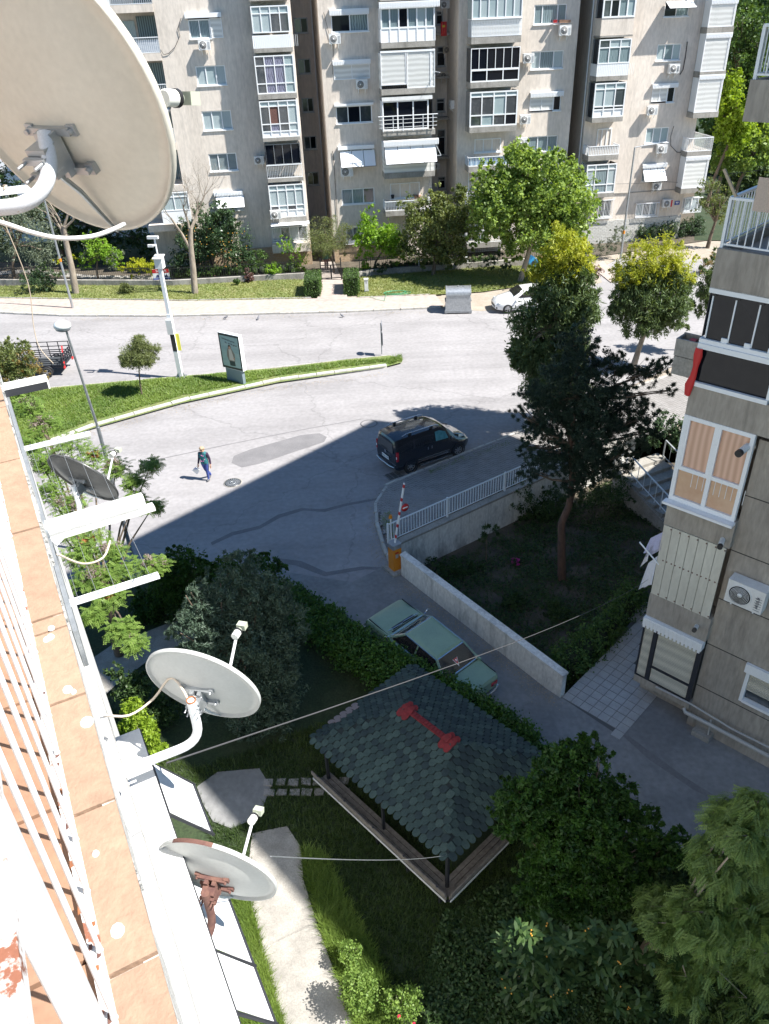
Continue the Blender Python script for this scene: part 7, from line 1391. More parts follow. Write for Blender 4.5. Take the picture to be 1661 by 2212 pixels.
# garden hose
p=g(860,645); b=MB(mat('green_hose',(.06,.28,.14),.5)); pts_=[]
for i in range(70): a=i*.42; r_=.35+.12*math.sin(i*.37)+.004*i; pts_.append((p[0]+r_*1.6*math.cos(a),p[1]+.9+r_*.8*math.sin(a),.16+.01*math.sin(i)))
pts_+= [tuple(g(u,v,.15)) for u,v in [(830,650),(812,646),(800,641)]]; b.tube(pts_,.016,5); b.build('garden_hose',None,'tangled green garden hose lying on the far lawn','hose')
# pigeons
for i,((u,v),lab) in enumerate([((487,690),'grey pigeon standing on the road below the far kerb, left of the three'),((558,691),'grey pigeon on the road above the billboard, middle of the three'),((740,686),'grey pigeon on the road nearest the iron gate')]):
    p=g(u,v); k=thing('pigeon',lab,'bird',(p[0],p[1],0),i*1.3,'pigeons on the road'); b=MB(mat('pigeon_grey',(.15,.15,.17),.8,fine=.2)); prof=[(.002,-.17),(.02,-.15),(.03,-.08),(.06,-.02),(.068,.05),(.05,.11),(.028,.145),(.026,.17)]; b.lathe(prof,12,Matrix.Translation((0,0,.13))@Matrix.Rotation(math.radians(68),4,'Y')); b.ball((.15,0,.235),.034,.03,.032); b.cyl((.175,0,.235),(.21,0,.228),.009,.003,6); b.cyl((0,.02,0),(0,.02,.10),.007,.007,5); b.cyl((0,-.02,0),(0,-.02,.10),.007,.007,5); b.build('body',k)
# ------------------------------------------------------------------ people
def person(label,p,rz,J,parts,cloth):
    k=thing('person',label,'person',(p[0],p[1],p[2] if len(p)>2 else 0),rz)
    def skin(name,verts,edges,rad,m,root=0,sub=2,mats=None):
        me=bpy.data.meshes.new(name); me.from_pydata(verts,edges,[]); o=link('tmp',me); mo=o.modifiers.new('s','SKIN'); 
        for i,r_ in enumerate(rad):
            sv=me.skin_vertices[0].data[i]; sv.radius=(r_ if isinstance(r_,tuple) else (r_,r_)); sv.use_root=(i==root)
        s2=o.modifiers.new('b','SUBSURF'); s2.levels=sub; s2.render_levels=sub
        dg=bpy.context.evaluated_depsgraph_get(); nm=bpy.data.meshes.new_from_object(o.evaluated_get(dg)); bpy.data.objects.remove(o)
        nm.materials.clear()
        for q in (mats or [m]): nm.materials.append(q)
        for f in nm.polygons: f.use_smooth=True
        return nm
    nm=skin('body',*J,mats=cloth[0]); 
    for f in nm.polygons: f.material_index=cloth[1](f.center)
    link('body',nm,k); 
    for nme,mb in parts: mb.build(nme,k)
    return k,skin
FLW=mat('floral_vest',(.015,.20,.21),.8,col2=(.04,.06,.09),scale=14,lo=.45,hi=.55,objc=True); FLP=mat('pink_flower',(.62,.20,.42),.8); DPUR=mat('dark_sleeve',(.035,.015,.045),.85); JEAN=mat('blue_jeans',(.05,.08,.30),.85,col2=(.035,.06,.22),scale=8); BLD=mat('blonde_hair',(.46,.34,.23),.7,col2=(.34,.24,.15),scale=20)
# front faces -y (towards the camera), slightly left
V=[(0,0,.90),(0,0,1.05),(0,-.01,1.22),(0,-.0,1.34),(0,-.03,1.42),(0,-.06,1.50),(0,-.075,1.56), # 0-6 spine..head
 (.17,0,1.31),(.235,.04,1.06),(.27,-.02,.83),(.275,-.05,.77), # left arm image right 7-10
 (-.17,0,1.31),(-.22,.0,1.07),(-.27,-.05,.85),(-.285,-.07,.79), #11-14
 (.085,0,.82),(.075,-.05,.46),(.06,-.02,.09),(.06,-.14,.04), #15-18 front leg
 (-.085,0,.82),(-.03,.06,.46),(.02,.30,.14),(.0,.24,.04)] #19-22
Ed=[(0,1),(1,2),(2,3),(3,4),(4,5),(5,6),(3,7),(7,8),(8,9),(9,10),(3,11),(11,12),(12,13),(13,14),(0,15),(15,16),(16,17),(17,18),(0,19),(19,20),(20,21),(21,22)]
Rd=[(.165,.12),(.165,.125),(.165,.13),(.13,.10),(.055,.055),(.085,.095),(.07,.08),.075,.055,.042,.035,.075,.055,.042,.035,.105,.07,.05,.04,.105,.07,.05,.04]
def col(c):
    if c.z>1.43: return 4
    if abs(c.x)>.17+.0 and c.z>.85 and c.z<1.38 and not(c.z<1.2 and abs(c.x)<.2): return 1
    if c.z<=.865 and abs(c.x)>.22 and c.z>.7: return 4
    if c.z>.84: return 0
    if c.z>.10: return 2
    return 3
hair=MB(BLD); hair.ball((0,-.045,1.585),.105,.11,.085,14,8); hair.ball((0,.03,1.53),.10,.07,.10,12,7)
face=MB(BLACK,SK,REDP); face.ball((-.033,-.150,1.53),.010,.006,.007,6,4); face.ball((.033,-.150,1.53),.010,.006,.007,6,4); face.ball((0,-.162,1.505),.013,.018,.02,8,5,1); face.box(-.025,.025,-.155,-.150,1.468,1.478,2); face.bar((-.06,-.152,1.53),(.06,-.152,1.53),.012,.02)
def hand(c,dx):
    h=MB(SK); c=Vector(c); h.ball(c,.036,.022,.045,8,6)
    for i,(a,l) in enumerate([(-.022,.060),(-.008,.070),(.008,.066),(.022,.052)]): h.tube([c+Vector((a*.9,-.0,-.03)),c+Vector((a,-.012,-.03-l*.55)),c+Vector((a,-.03,-.03-l))],[.010,.009,.007],6)
    h.tube([c+Vector((dx*.03,-.005,.01)),c+Vector((dx*.048,-.02,-.015)),c+Vector((dx*.045,-.03,-.04))],[.011,.010,.008],6); return h
bagm=MB(WHITEP,mat('bag_blue',(.25,.30,.45),.6)); bc_=Vector((-.42,-.10,.50)); bagm.add([bc_+Vector(q) for q in [(-.17,-.03,.0),(.02,-.03,-.19),(.20,-.03,.04),(.03,-.03,.20),(-.17,.03,.0),(.02,.03,-.19),(.20,.03,.04),(.03,.03,.20)]],[(0,1,2,3),(7,6,5,4),(0,4,5,1),(1,5,6,2),(2,6,7,3),(3,7,4,0)]); bagm.add([bc_+Vector(q) for q in [(-.10,-.034,.08),(.15,-.034,.08),(.03,-.034,.20)]],[(0,1,2)],1); 
bh=MB(WHITEP); bh.tube([bc_+Vector((.14,0,.12)),Vector((-.30,-.09,.72)),bc_+Vector((.03,0,.20))],.006,5)
fl2=MB(FLP); 
for (x,z) in [(-.02,1.28),(.05,1.26),(.03,1.02),(-.06,1.0),(.09,1.10)]: fl2.ball((x,-.135,z),.032,.012,.026,8,5)
sh=MB(mat('grey_shoe',(.10,.10,.11),.6)); sh.ball((.06,-.07,.045),.05,.13,.05,10,6); sh.ball((.0,.22,.05),.05,.12,.05,10,6)
pf=g(449,1037); PL,_=person('blonde elderly woman in a teal floral vest and blue trousers walking in the road',pf,math.radians(-14),(V,Ed,Rd,None),[('hair',hair),('face_details',face),('hand',hand((.278,-.06,.745),-1)),('hand',hand((-.288,-.08,.765),1)),('flower_print',fl2),('shoes',sh)],([FLW,DPUR,JEAN,MATS['grey_shoe'],SK],col))
bo=Matrix.Translation(Vector(pf))@Matrix.Rotation(math.radians(-14),4,'Z'); k=thing('plastic_bag','small white and blue bag swinging from the right hand of the walking woman','bag',tuple(pf),math.radians(-14)); bagm.build('bag_body',k); bh.build('handle',k)
V2=[Vector(v) for v in V]; V2[21]=Vector((-.10,-.05,.09)); V2[22]=Vector((-.10,-.16,.04)); V2[20]=Vector((-.09,-.02,.46))
BRT=mat('brown_trousers',(.17,.085,.075),.85); GRS=mat('green_shirt',(.05,.14,.11),.85)
hair=MB(BLD); hair.ball((0,-.02,1.60),.10,.11,.08,12,7); sh=MB(BLACK); sh.ball((.06,-.07,.045),.05,.13,.05,8,5); sh.ball((-.10,-.10,.045),.05,.13,.05,8,5)
pq=g(706,583); person('person in brown trousers and green shirt on the entrance path behind the black gate',pq,math.radians(20),([tuple(v) for v in V2],Ed,Rd,None),[('hair',hair),('hand',hand((.278,-.06,.745),-1)),('hand',hand((-.288,-.08,.765),1)),('shoes',sh)],([GRS,GRS,BRT,BLACK,SK],col))
#PART5
# ------------------------------------------------------------------ vegetation
L_=leaf_mat
M_GREY=L_('olive_leaves',(.085,.115,.075),(.20,.235,.17),.25); M_PLANE=L_('plane_leaves',(.10,.18,.03),(.34,.45,.12),.4); M_LIME=L_('lime_leaves',(.12,.25,.02),(.32,.50,.06),.45)
M_DARK=L_('glossy_dark_leaves',(.025,.055,.025),(.08,.13,.055),.2,.35); M_MIX=L_('mixed_leaves',(.07,.105,.03),(.22,.25,.09),.35); M_BROOM=L_('broom_leaves',(.11,.14,.05),(.22,.25,.10),.35)
M_YEL=L_('yellow_hedge_leaves',(.25,.30,.02),(.55,.55,.04),.4); M_HEDGE=L_('hedge_leaves',(.035,.08,.02),(.12,.20,.05),.3); M_EUCY=L_('yellow_willow_leaves',(.24,.30,.03),(.50,.50,.07),.45); M_EUC=L_('willow_leaves',(.045,.085,.03),(.17,.23,.10),.3)
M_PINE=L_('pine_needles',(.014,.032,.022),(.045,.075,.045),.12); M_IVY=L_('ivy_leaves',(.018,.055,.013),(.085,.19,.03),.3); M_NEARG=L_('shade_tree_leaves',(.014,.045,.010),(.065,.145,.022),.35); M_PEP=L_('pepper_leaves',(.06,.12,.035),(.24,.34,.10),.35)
M_OLV=L_('silver_leaves',(.035,.065,.045),(.12,.17,.12),.25); M_MEL=L_('feathery_leaves',(.09,.17,.03),(.26,.37,.09),.4); M_ORA=L_('rusty_leaves',(.20,.12,.03),(.30,.24,.09),.3); M_FLOW=L_('dry_seed_clusters',(.22,.17,.15),(.36,.29,.27),.3); M_PUR=L_('purple_leaves',(.10,.05,.05),(.20,.12,.11),.3)
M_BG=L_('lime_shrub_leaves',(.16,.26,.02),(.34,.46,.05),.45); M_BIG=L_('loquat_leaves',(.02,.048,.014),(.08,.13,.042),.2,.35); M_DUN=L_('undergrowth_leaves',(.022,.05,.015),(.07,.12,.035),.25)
FRUIT=mat('orange_fruit',(.62,.30,.04),.5)
def blobs_at(base,L,dz=0.):
    """photo ellipses placed at the distance of the trunk (x,y,rx,ry[,depth shift])"""
    out=[]
    for q in L:
        u,v,rx,ry=q[:4]; ds=q[4] if len(q)>4 else 0.
        p=onplane(u,v,np.array([base[0],base[1]+ds,0]),(0,1,0)); s=depth(p)/F_; out.append((p[0]-base[0],p[1]-base[1],p[2]-base[2],rx*s,(rx+ry)/2*s,ry*s*1.12))
    return out
def rag(B,n=5,f=.36):
    out=list(B)
    for q in B:
        for _ in range(n):
            d=unit(RNG.normal(size=(1,3)))[0]; s_=f*(.6+.8*RNG.random()); out.append((q[0]+d[0]*q[3]*1.02,q[1]+d[1]*q[4],q[2]+d[2]*q[5]*1.02,q[3]*s_,q[4]*s_,q[5]*s_))
    return out
def trunk(parent,path,r0,r1,m,name='trunk',n=8):
    b=MB(m); k=len(path); b.tube(path,[r0+(r1-r0)*i/(k-1) for i in range(k)],n); return b.build(name,parent)
def branches(parent,start,tips,r,m,name='branches'):
    b=MB(m)
    for t in tips:
        s=Vector(start); e=Vector(t); mid=s.lerp(e,.5)+Vector((random.uniform(-.1,.1),random.uniform(-.1,.1),.12))*(e-s).length*.6; b.tube([s,mid,e],[r,r*.6,r*.2],6)
    return b.build(name,parent)
def tree(name,label,cat,base,L,n,leaf,m,tr=.12,bark=BARK,group=None,z0=0.,extra=None,trunkpx=None,**kw):
    base=(base[0],base[1],z0); k=thing(name,label,cat,base,0,group); B=blobs_at(base,L)
    top=max(B,key=lambda q:q[3]*q[4]*q[5]); c=Vector(top[:3])
    if tr:
        P=[(0,0,-.1),(c.x*.15,c.y*.15,c.z*.35),(c.x*.6,c.y*.6,c.z*.75),(c.x,c.y,c.z)] if trunkpx is None else [(0,0,-.1)]+[tuple(onplane(u,v,base,(0,1,0))-np.array(base)) for u,v in trunkpx]
        trunk(k,P,tr,tr*.35,bark); st=P[-2]
        branches(k,st,[(q[0],q[1],q[2]) for q in B]+[(q[0]+random.uniform(-.6,.6)*q[3],q[1]+random.uniform(-.6,.6)*q[4],q[2]+.5*q[5]*random.random()) for q in B for _ in (0,1)],tr*.45,bark)
    leaves(k,rag(B),n,leaf[0],leaf[1],m,name='crown',**kw)
    if extra: 
        for (L2,n2,lf2,m2,nm,kw2) in extra: leaves(k,rag(blobs_at(base,L2)),n2,lf2[0],lf2[1],m2,name=nm,**kw2)
    return k
def gp_(u,v): return g(u,v)[:2]
# far side, left to right
tree('olive_tree','grey-green round olive tree behind the far wall at the left edge','tree',gp_(30,604),[(45,505,78,62),(95,540,38,45),(-10,480,50,60),(70,470,50,30)],9000,(.20,.06),M_GREY,.16)
tree('shrub','dense dark round shrub on the far lawn below the olive tree','shrub',gp_(80,633),[(82,608,34,22),(60,600,20,16),(100,615,18,16)],3500,(.12,.07),M_DARK,0)
tree('small_tree','little bright green dome-shaped tree with a thin dark trunk behind the left wall','tree',gp_(212,606),[(214,535,30,26),(195,550,22,20),(238,552,22,22),(250,570,16,18),(185,570,14,14)],4500,(.14,.08),M_LIME,.09,extra=[([(250,560,22,24),(182,545,18,22)],1200,(.12,.05),M_GREY,'grey_sprays',{})])
tree('yellow_hedge','bright yellow-green clipped hedge strip behind the left wall','hedge',gp_(290,602),[(270,575,24,9),(300,570,28,10),(325,578,18,14),(290,590,16,10),(155,560,14,9),(128,562,10,8)],3800,(.11,.07),M_YEL,0)
tree('background_tree','dark twiggy tree mass behind the left garden, under the big dish','tree',(gp_(150,560)[0],66),[(120,450,80,60),(30,420,70,50),(230,500,60,40),(300,520,40,30),(-20,480,50,60),(180,520,60,30)],16000,(.30,.12),M_DUN,.2)
tree('shrub','low green undergrowth clump left of the little dome tree','shrub',gp_(100,604),[(85,585,26,16),(120,592,18,10)],1200,(.13,.06),M_HEDGE,0)
def bare(label,base,px,tips,seed,tr=.22):
    random.seed(seed); base=(base[0],base[1],.05); k=thing('bare_tree',label,'tree',base); P=[tuple(onplane(u,v,base,(0,1,0))-np.array(base)) for u,v in px]
    P[0]=(P[0][0],P[0][1],-.1); trunk(k,P,tr,tr*.55,BARKP,n=10)
    tw=MB(BARKP); lim=MB(BARKP)
    def grow(p,d,l,r_,n):
        d=d.normalized(); q=p+d*l*.5+Vector((random.gauss(0,.06),random.gauss(0,.06),.03))*l; e=q+(d+Vector((random.gauss(0,.25),random.gauss(0,.25),random.gauss(.12,.15)))).normalized()*l*.5
        (lim if r_>.03 else tw).tube([p,q,e],[r_,r_*.8,r_*.6],5 if r_>.02 else 3,cap=False)
        if n>0:
            for _ in range(3 if n>1 else 2): grow(e,d+Vector((random.gauss(0,.6),random.gauss(0,.6),random.gauss(.15,.35))),l*random.uniform(.6,.8),r_*.5,n-1)
            if n<3: grow(q,d+Vector((random.gauss(0,.6),random.gauss(0,.6),random.gauss(.2,.3))),l*.6,r_*.4,n-1)
    for (u0,v0,u1,v1,r_) in tips:
        a=Vector(onplane(u0,v0,base,(0,1,0)))-Vector(base); e=Vector(onplane(u1,v1,base,(0,1,0)))-Vector(base)+Vector((0,random.uniform(-.6,.6),0)); lim.tube([a,a.lerp(e,.5)+Vector((.05,.1,0)),e],[r_,r_*.8,r_*.6],7); 
        for _ in range(3): grow(e,(e-a).normalized()+Vector((random.gauss(0,.5),random.gauss(0,.5),.3)),1.0,.03,3)
        for _ in range(2): grow(a.lerp(e,.6),(e-a).normalized()+Vector((random.gauss(0,.7),random.gauss(0,.7),.3)),.8,.02,2)
    lim.build('limbs',k); tw.build('twigs',k,kind='stuff'); random.seed(seed+1); return k
bare('bare pollarded tree on the far lawn, partly behind the big dish',gp_(165,636),[(165,640),(155,580),(142,520),(138,488)],[(140,520,118,470,.10),(138,490,150,440,.10),(138,495,175,455,.09),(138,500,105,445,.08)],11,.26)
bare('tall bare tree with twiggy top standing right of the camera mast',gp_(422,636),[(422,640),(417,580),(412,530),(412,492)],[(412,510,395,450,.10),(412,500,425,450,.10),(412,540,372,468,.11),(412,492,436,430,.07)],5,.25)
tree('loquat_tree','dark glossy fruit tree with small orange fruit in front of the left block','tree',gp_(463,596),[(468,500,48,45),(440,520,48,45),(500,530,40,45),(405,545,38,38),(390,565,26,26),(480,462,26,24),(520,550,22,24)],15000,(.20,.09),M_DARK,.13,bark=BARKR)
lq=[o for o in COL.objects if o.name=='loquat_tree'][0]; b=MB(FRUIT)
for _ in range(60):
    q=random.choice(blobs_at(tuple(lq.location),[(468,500,44,42),(500,530,36,40),(440,520,40,40)])); a=random.uniform(2.6,6.0); b.ball((q[0]+q[3]*math.cos(a),q[1]-q[4]*abs(math.sin(a)),q[2]+q[5]*random.uniform(-.8,.8)),.035,.035,.035,5,4)
b.build('fruit',lq,kind='stuff')
sh=[((560,592),[(562,562,22,20),(545,575,12,12)],M_HEDGE,'green bush below the brick plinth of the left block'),((590,604),[(590,585,15,16)],M_LIME,'bright green bush right behind the wall, left of the purple shrub gap'),((538,612),[(538,597,11,12)],M_PUR,'small reddish-purple shrub on the lawn edge left of the gate'),((625,590),[(610,525,20,12),(635,540,26,20),(655,560,22,22),(640,580,20,16)],M_LIME,'loose lime-green tree left of the entrance path'),((790,592),[(790,576,13,12)],M_LIME,'small lime bush by the wall right of the gate hedge'),((512,618),[(512,608,6,5)],M_HEDGE,'tiny weed tuft at the left lawn edge'),((272,636),[(272,622,16,10)],M_BROOM,'small sprawling yellowish shrub on the left lawn'),((835,592),[(830,578,26,9)],M_DARK,'dark leafy plants at the wall foot below the lime trees'),((1100,592),[(1060,565,16,16),(1092,575,14,14),(1080,556,18,10)],M_DARK,'dark shrub by the iron fence left of the pet house')]
for (bp2,Ls,m_,lab) in sh: tree('shrub',lab,'shrub',gp_(*bp2),Ls,1600,(.13,.07),m_,0 if 'tree' not in lab else .06)
tree('island_tree','small round pine-like tree with a thin trunk on the grass island','tree',gp_(307,857),[(300,768,36,27),(280,778,22,16),(320,778,22,16),(300,752,22,14)],15000,(.17,.022),M_BROOM,.05,bark=BARK,clump=.25,radial=1.0)
tree('broom_tree','fuzzy olive-green umbrella-shaped tree over the garden entrance','tree',gp_(722,590),[(703,508,48,28),(675,518,25,22),(735,520,20,26),(703,530,36,18)],12000,(.16,.022),M_BROOM,.09,clump=.3)
tree('small_tree','twin-crowned bright lime-green tree right of the entrance','tree',gp_(806,590),[(797,475,18,24),(800,505,30,30),(790,535,24,24),(845,520,34,30),(860,540,26,26),(828,505,22,22)],11000,(.17,.09),M_LIME,.10)
tree('leafy_tree','bushy mixed green and bronze tree between the lime tree and the big bright tree','tree',gp_(935,596),[(920,465,48,42),(965,500,50,55),(905,515,38,48),(1000,470,36,50),(950,440,32,26),(985,545,40,25),(920,550,30,22)],18000,(.20,.11),M_MIX,.16)
tree('plane_tree','big bright green tree in the middle of the far garden, covering the black-glazed block','tree',gp_(1122,610),[(1120,340,50,36),(1080,430,70,60),(1240,440,56,56),(1140,400,80,66),(1090,440,68,60),(1195,430,66,70),(1225,480,50,55),(1150,480,75,60),(1060,400,42,28),(1165,345,45,34),(1050,480,40,45),(1235,390,36,30),(1130,350,34,24),(1200,520,50,34),(1110,510,40,30)],44000,(.24,.15),M_PLANE,.22,bark=BARKP,trunkpx=[(1135,570),(1150,520),(1155,470),(1150,420)],clump=.17,per=26)
def hedge(name,label,pts_,w_,h,n,leaf,m,z0=.05,cat='hedge'):
    P=[np.array(p) for p in pts_]; k=thing(name,label,cat,(*P[0],z0)); B=[]
    for i in range(len(P)-1):
        D=np.linalg.norm(P[i+1]-P[i]); 
        for j in range(max(1,int(D/(w_*.7)))): q=P[i]+(P[i+1]-P[i])*j*w_*.7/D-P[0]; B.append((q[0],q[1],h*.5,w_*.62,w_*.55,h*.55))
    leaves(k,B,n,leaf[0],leaf[1],m,name='foliage',clump=.35,shell=.3); b=MB(mat('hedge_core',(.02,.028,.015),1.)); 
    for q in B: b.ball((q[0],q[1],q[2]*.9),q[3]*.6,q[4]*.6,q[5]*.7,7,5)
    b.build('stems',k); return k
hedge('hedge','low clipped hedge behind the iron fence left of the gate',[gp_(380,603),gp_(520,600),gp_(655,594)],.8,.9,9000,(.11,.07),M_HEDGE)
hedge('hedge','low hedge behind the iron fence under the trees right of the gate',[gp_(850,588),gp_(1000,580),gp_(1090,572)],.7,.8,6000,(.11,.07),M_HEDGE)
hedge('hedge','dark clipped hedge at the foot of the right block',[gp_(1385,520),gp_(1450,515),gp_(1530,503)],1.2,1.3,7000,(.13,.07),M_DARK)
def boxhedge(label,u0,u1,vt,vb):
    a=g(u0,vb);c=g(u1,vb); b_=(a+c)/2; W=np.linalg.norm(c-a); h=1.25; k=thing('clipped_hedge',label,'hedge',(b_[0],b_[1]+.9,.05)); n=5200
    P=(RNG.random((n,3))-.5)*np.array([W,2.4,1.0]); ax=RNG.integers(0,3,n); sgn=np.where(RNG.random(n)<.5,-.5,.5); dims=np.array([W,2.2,h])
    for q in range(3): P[ax==q,q]=(sgn*dims[q])[ax==q]
    P[:,2]=np.where(ax==2,P[:,2],(RNG.random(n)-.5)*h)+h/2; P+=RNG.normal(size=(n,3))*.045
    u=unit(RNG.normal(size=(n,3)));w2=unit(np.cross(u,RNG.normal(size=(n,3)))); l=.05; V=np.stack([P-u*l,P+w2*l*.5,P+u*l,P-w2*l*.5],1).reshape(-1,3)
    np_mesh('foliage',V,np.arange(4*n).reshape(n,4),np.repeat(RNG.random(n),4),M_HEDGE,k); b=MB(mat('hedge_core',(.02,.028,.015),1.)); b.box(-W/2+.05,W/2-.05,-1.05,1.05,0,h-.06); b.build('stems',k)
boxhedge('square clipped green hedge block left of the garden gate',661,692,578,642); boxhedge('square clipped green hedge block right of the garden gate',745,775,578,637)
tree('juniper','spreading blue-green juniper left of the lamp post by the right block','shrub',gp_(1290,560),[(1295,540,24,14),(1315,525,20,14),(1345,508,24,16),(1330,535,18,12)],3500,(.14,.03),M_GREY,0)
tree('shrub','reddish-tipped low bush beside the side garden path','shrub',gp_(1290,600),[(1285,590,18,16)],1300,(.12,.06),M_PUR,0)
tree('leaning_tree','sparse leaning tree with an open crown at the right corner of the right block','tree',gp_(1528,535),[(1545,430,34,32),(1530,400,26,24),(1565,455,22,26),(1520,450,24,22),(1575,420,16,18)],3200,(.16,.07),M_MIX,.18,bark=BARK,trunkpx=[(1535,510),(1545,480),(1545,450)])
tree('shrub','orange-tipped bush at the foot of the leaning tree','shrub',gp_(1535,590),[(1530,572,20,20),(1550,560,12,14)],1500,(.13,.05),M_ORA,0)
for (bp2,Ls,m_,lab) in [((1600,470),[(1590,60,34,60),(1620,120,44,60),(1650,60,34,60),(1600,180,30,40),(1580,20,22,40)],M_HEDGE,'tall mid-green tree at the upper right beyond the right block'),((1580,480),[(1575,220,26,50),(1600,260,36,50),(1570,290,26,40),(1560,180,14,30)],M_BG,'yellow-lime tree behind the right block corner'),((1640,470),[(1640,220,30,40),(1650,300,40,40),(1600,330,44,34),(1560,340,26,26)],M_PLANE,'bright green tree behind the upper concrete parapet'),((1620,450),[(1610,385,40,30),(1650,370,30,30),(1585,400,26,22)],M_EUC,'grey-green pine-like tree behind the terrace railing')]:
    p=gp_(*bp2); p=(p[0],p[1]+6); tree('background_tree',lab,'tree',p,Ls,9000,(.32,.18),m_,.2)
tree('background_tree','dense dark tree mass far behind the right block','tree',(gp_(1640,400)[0],gp_(1640,400)[1]+8),[(1610,110,60,90),(1600,260,70,90),(1640,350,70,60),(1570,400,70,40),(1680,200,60,200),(1600,20,60,60),(1560,330,40,60),(1540,440,50,30)],34000,(.5,.3),M_HEDGE,.2)
# willows and pine, in the near-right group
tree('willow_tree','tall dark weeping tree with a yellow-green top, overlapping the white hatchback','tree',gp_(1160,925),[(1210,640,62,60),(1125,760,26,40),(1220,820,60,50),(1150,720,52,60),(1240,690,52,70),(1190,780,62,50),(1130,760,30,40),(1240,600,46,40),(1165,830,46,40)],42000,(.27,.055),M_EUC,.2,bark=BARKP,droop=.9,clump=.22,trunkpx=[(1165,880),(1175,800),(1200,700),(1215,620)],extra=[([(1222,545,44,44),(1195,580,40,36),(1255,570,36,36),(1150,590,16,16),(1215,510,24,26)],9000,(.2,.045),M_EUCY,'top_foliage',dict(droop=.2,clump=.25))])  # top leaf clusters take a yellower, brighter green than the rest
tree('willow_tree','pale-trunked tree with yellow foliage at its top, in front of the right block lamp','tree',gp_(1365,800),[(1410,650,66,52),(1370,620,48,44),(1450,640,44,50),(1390,700,52,30),(1440,690,42,28),(1350,660,30,36)],30000,(.25,.05),M_EUC,.2,bark=BARKP,droop=.8,trunkpx=[(1378,760),(1395,710),(1405,660)],extra=[([(1400,555,46,34),(1440,545,36,34),(1360,580,36,28),(1470,580,34,36),(1410,590,60,26),(1345,600,24,24)],13000,(.18,.04),M_EUCY,'top_foliage',dict(droop=.1,clump=.25))])
tree('weeping_branch_tree','dark hanging foliage between the yellow-topped tree and the neighbour building','tree',gp_(1560,760),[(1530,620,22,40),(1515,660,14,30),(1550,590,20,40)],4000,(.24,.05),M_EUC,.12,bark=BARKP,droop=1.0)
def pine():
    base=g(1214,1252,-1.5); k=thing('pine_tree','big dark pine with a reddish trunk growing from the sunken garden','tree',tuple(base)); bp3=tuple(base)
    P=[(0,0,-.1)]+[tuple(onplane(u,v,base,(0,1,0))-base) for u,v in [(1213,1190),(1213,1130),(1230,1090),(1235,1040),(1232,960),(1245,860),(1250,760)]]; trunk(k,P,.17,.05,BARKR,n=12)
    blb=[(1245,745,46,36,0),(1200,870,60,36,.3),(1280,900,66,40,.5),(1250,990,66,34,0),(1440,845,22,14,.2),(1120,890,22,16,.2),(1150,1020,36,18,.2),(1410,930,26,14,.2),(1225,800,66,30,-.6),(1290,790,56,34,.6),(1180,850,56,34,0),(1290,850,66,38,-.5),(1380,810,52,24,.3),(1425,790,30,18,.2),(1340,880,60,34,.8),(1220,900,70,38,.7),(1160,930,40,26,0),(1300,940,72,40,-.6),(1390,900,36,28,0),(1235,980,66,34,0),(1170,990,44,22,-.5),(1310,1000,60,30,.6),(1130,965,22,12,0),(1250,1040,50,26,0),(1370,960,34,22,.3)]
    B=blobs_at(bp3,blb); st=[Vector(p) for p in P]
    b=MB(BARK); 
    for q in B:
        s=min(st[3:],key=lambda p:abs(p.z-(q[2]-.5))); e=Vector(q[:3]); b.tube([s,s.lerp(e,.5)-Vector((0,0,.12)),e],[.055,.04,.015],6)
        for _ in range(4): b.tube([s.lerp(e,.6),e+Vector((random.uniform(-1,1)*q[3],random.uniform(-1,1)*q[4],random.uniform(-.4,.8)*q[5]))],[.02,.006],4)
    b.build('branches',k); B=rag(B,7,.34); leaves(k,B,100000,.20,.015,M_PINE,name='needles',radial=1.2,clump=.12,per=45,shell=.5); leaves(k,B,14000,.14,.045,M_PINE,name='inner_foliage',clump=.2)
pine()
tree('climbing_shrub','dark sprawling creeper tumbling over the white fence below the pine','shrub',(*(fenA+fd*6.5)[:2],),[(1120,1070,44,26,0),(1160,1100,40,26,0),(1080,1080,26,12,0),(1200,1085,40,30,0),(1260,1070,40,30,0),(1330,1060,50,26,0),(1140,1125,36,18,-.3)],9000,(.11,.05),M_DUN,0)
tree('shrub','dark leafy bush at the head of the concrete steps','shrub',g(1440,975,0)[:2],[(1440,920,34,26),(1410,945,26,20),(1465,940,26,28)],4500,(.12,.06),M_DARK,0)
tree('shrub','spindly palm-leaved plant with thin stems in the sunken garden by the stained wall','shrub',g(1050,1215,-1.5)[:2],[(1050,1150,22,14),(1040,1165,16,12)],500,(.22,.03),M_DUN,.03,z0=-1.5)
for (u,v,rx,ry,lab) in [(960,1235,60,16,'low ground-cover strip at the foot of the stained retaining wall'),(1110,1310,26,22,'dim bush in the middle of the sunken garden floor'),(1200,1330,30,24,'dim bush right of the pine trunk foot'),(1060,1380,22,12,'small weed clump near the white boundary wall')]:
    tree('undergrowth',lab,'shrub',g(u,v,-1.5)[:2],[(u,v-8,rx,ry)],1600,(.12,.05),M_DUN,0,z0=-1.5)
hedge('hedge','dark clipped hedge between the sunken garden and the tiled patio',[g(1232,1440,-.9)[:2],g(1290,1395,-.9)[:2],g(1350,1330,-.9)[:2],g(1385,1270,-.9)[:2]],.95,1.5,12000,(.10,.05),M_HEDGE,z0=-1.4)
q=g(1118,1222,-1.5); k=thing('flowering_plant','small plant with magenta blossom in the dark garden','plant',tuple(q)); leaves(k,[(0,0,.25,.22,.2,.2)],220,.08,.06,L_('magenta_petals',(.35,.03,.25),(.5,.08,.35),.3),name='blossom'); leaves(k,[(0,0,.15,.25,.25,.15)],200,.1,.04,M_DUN)
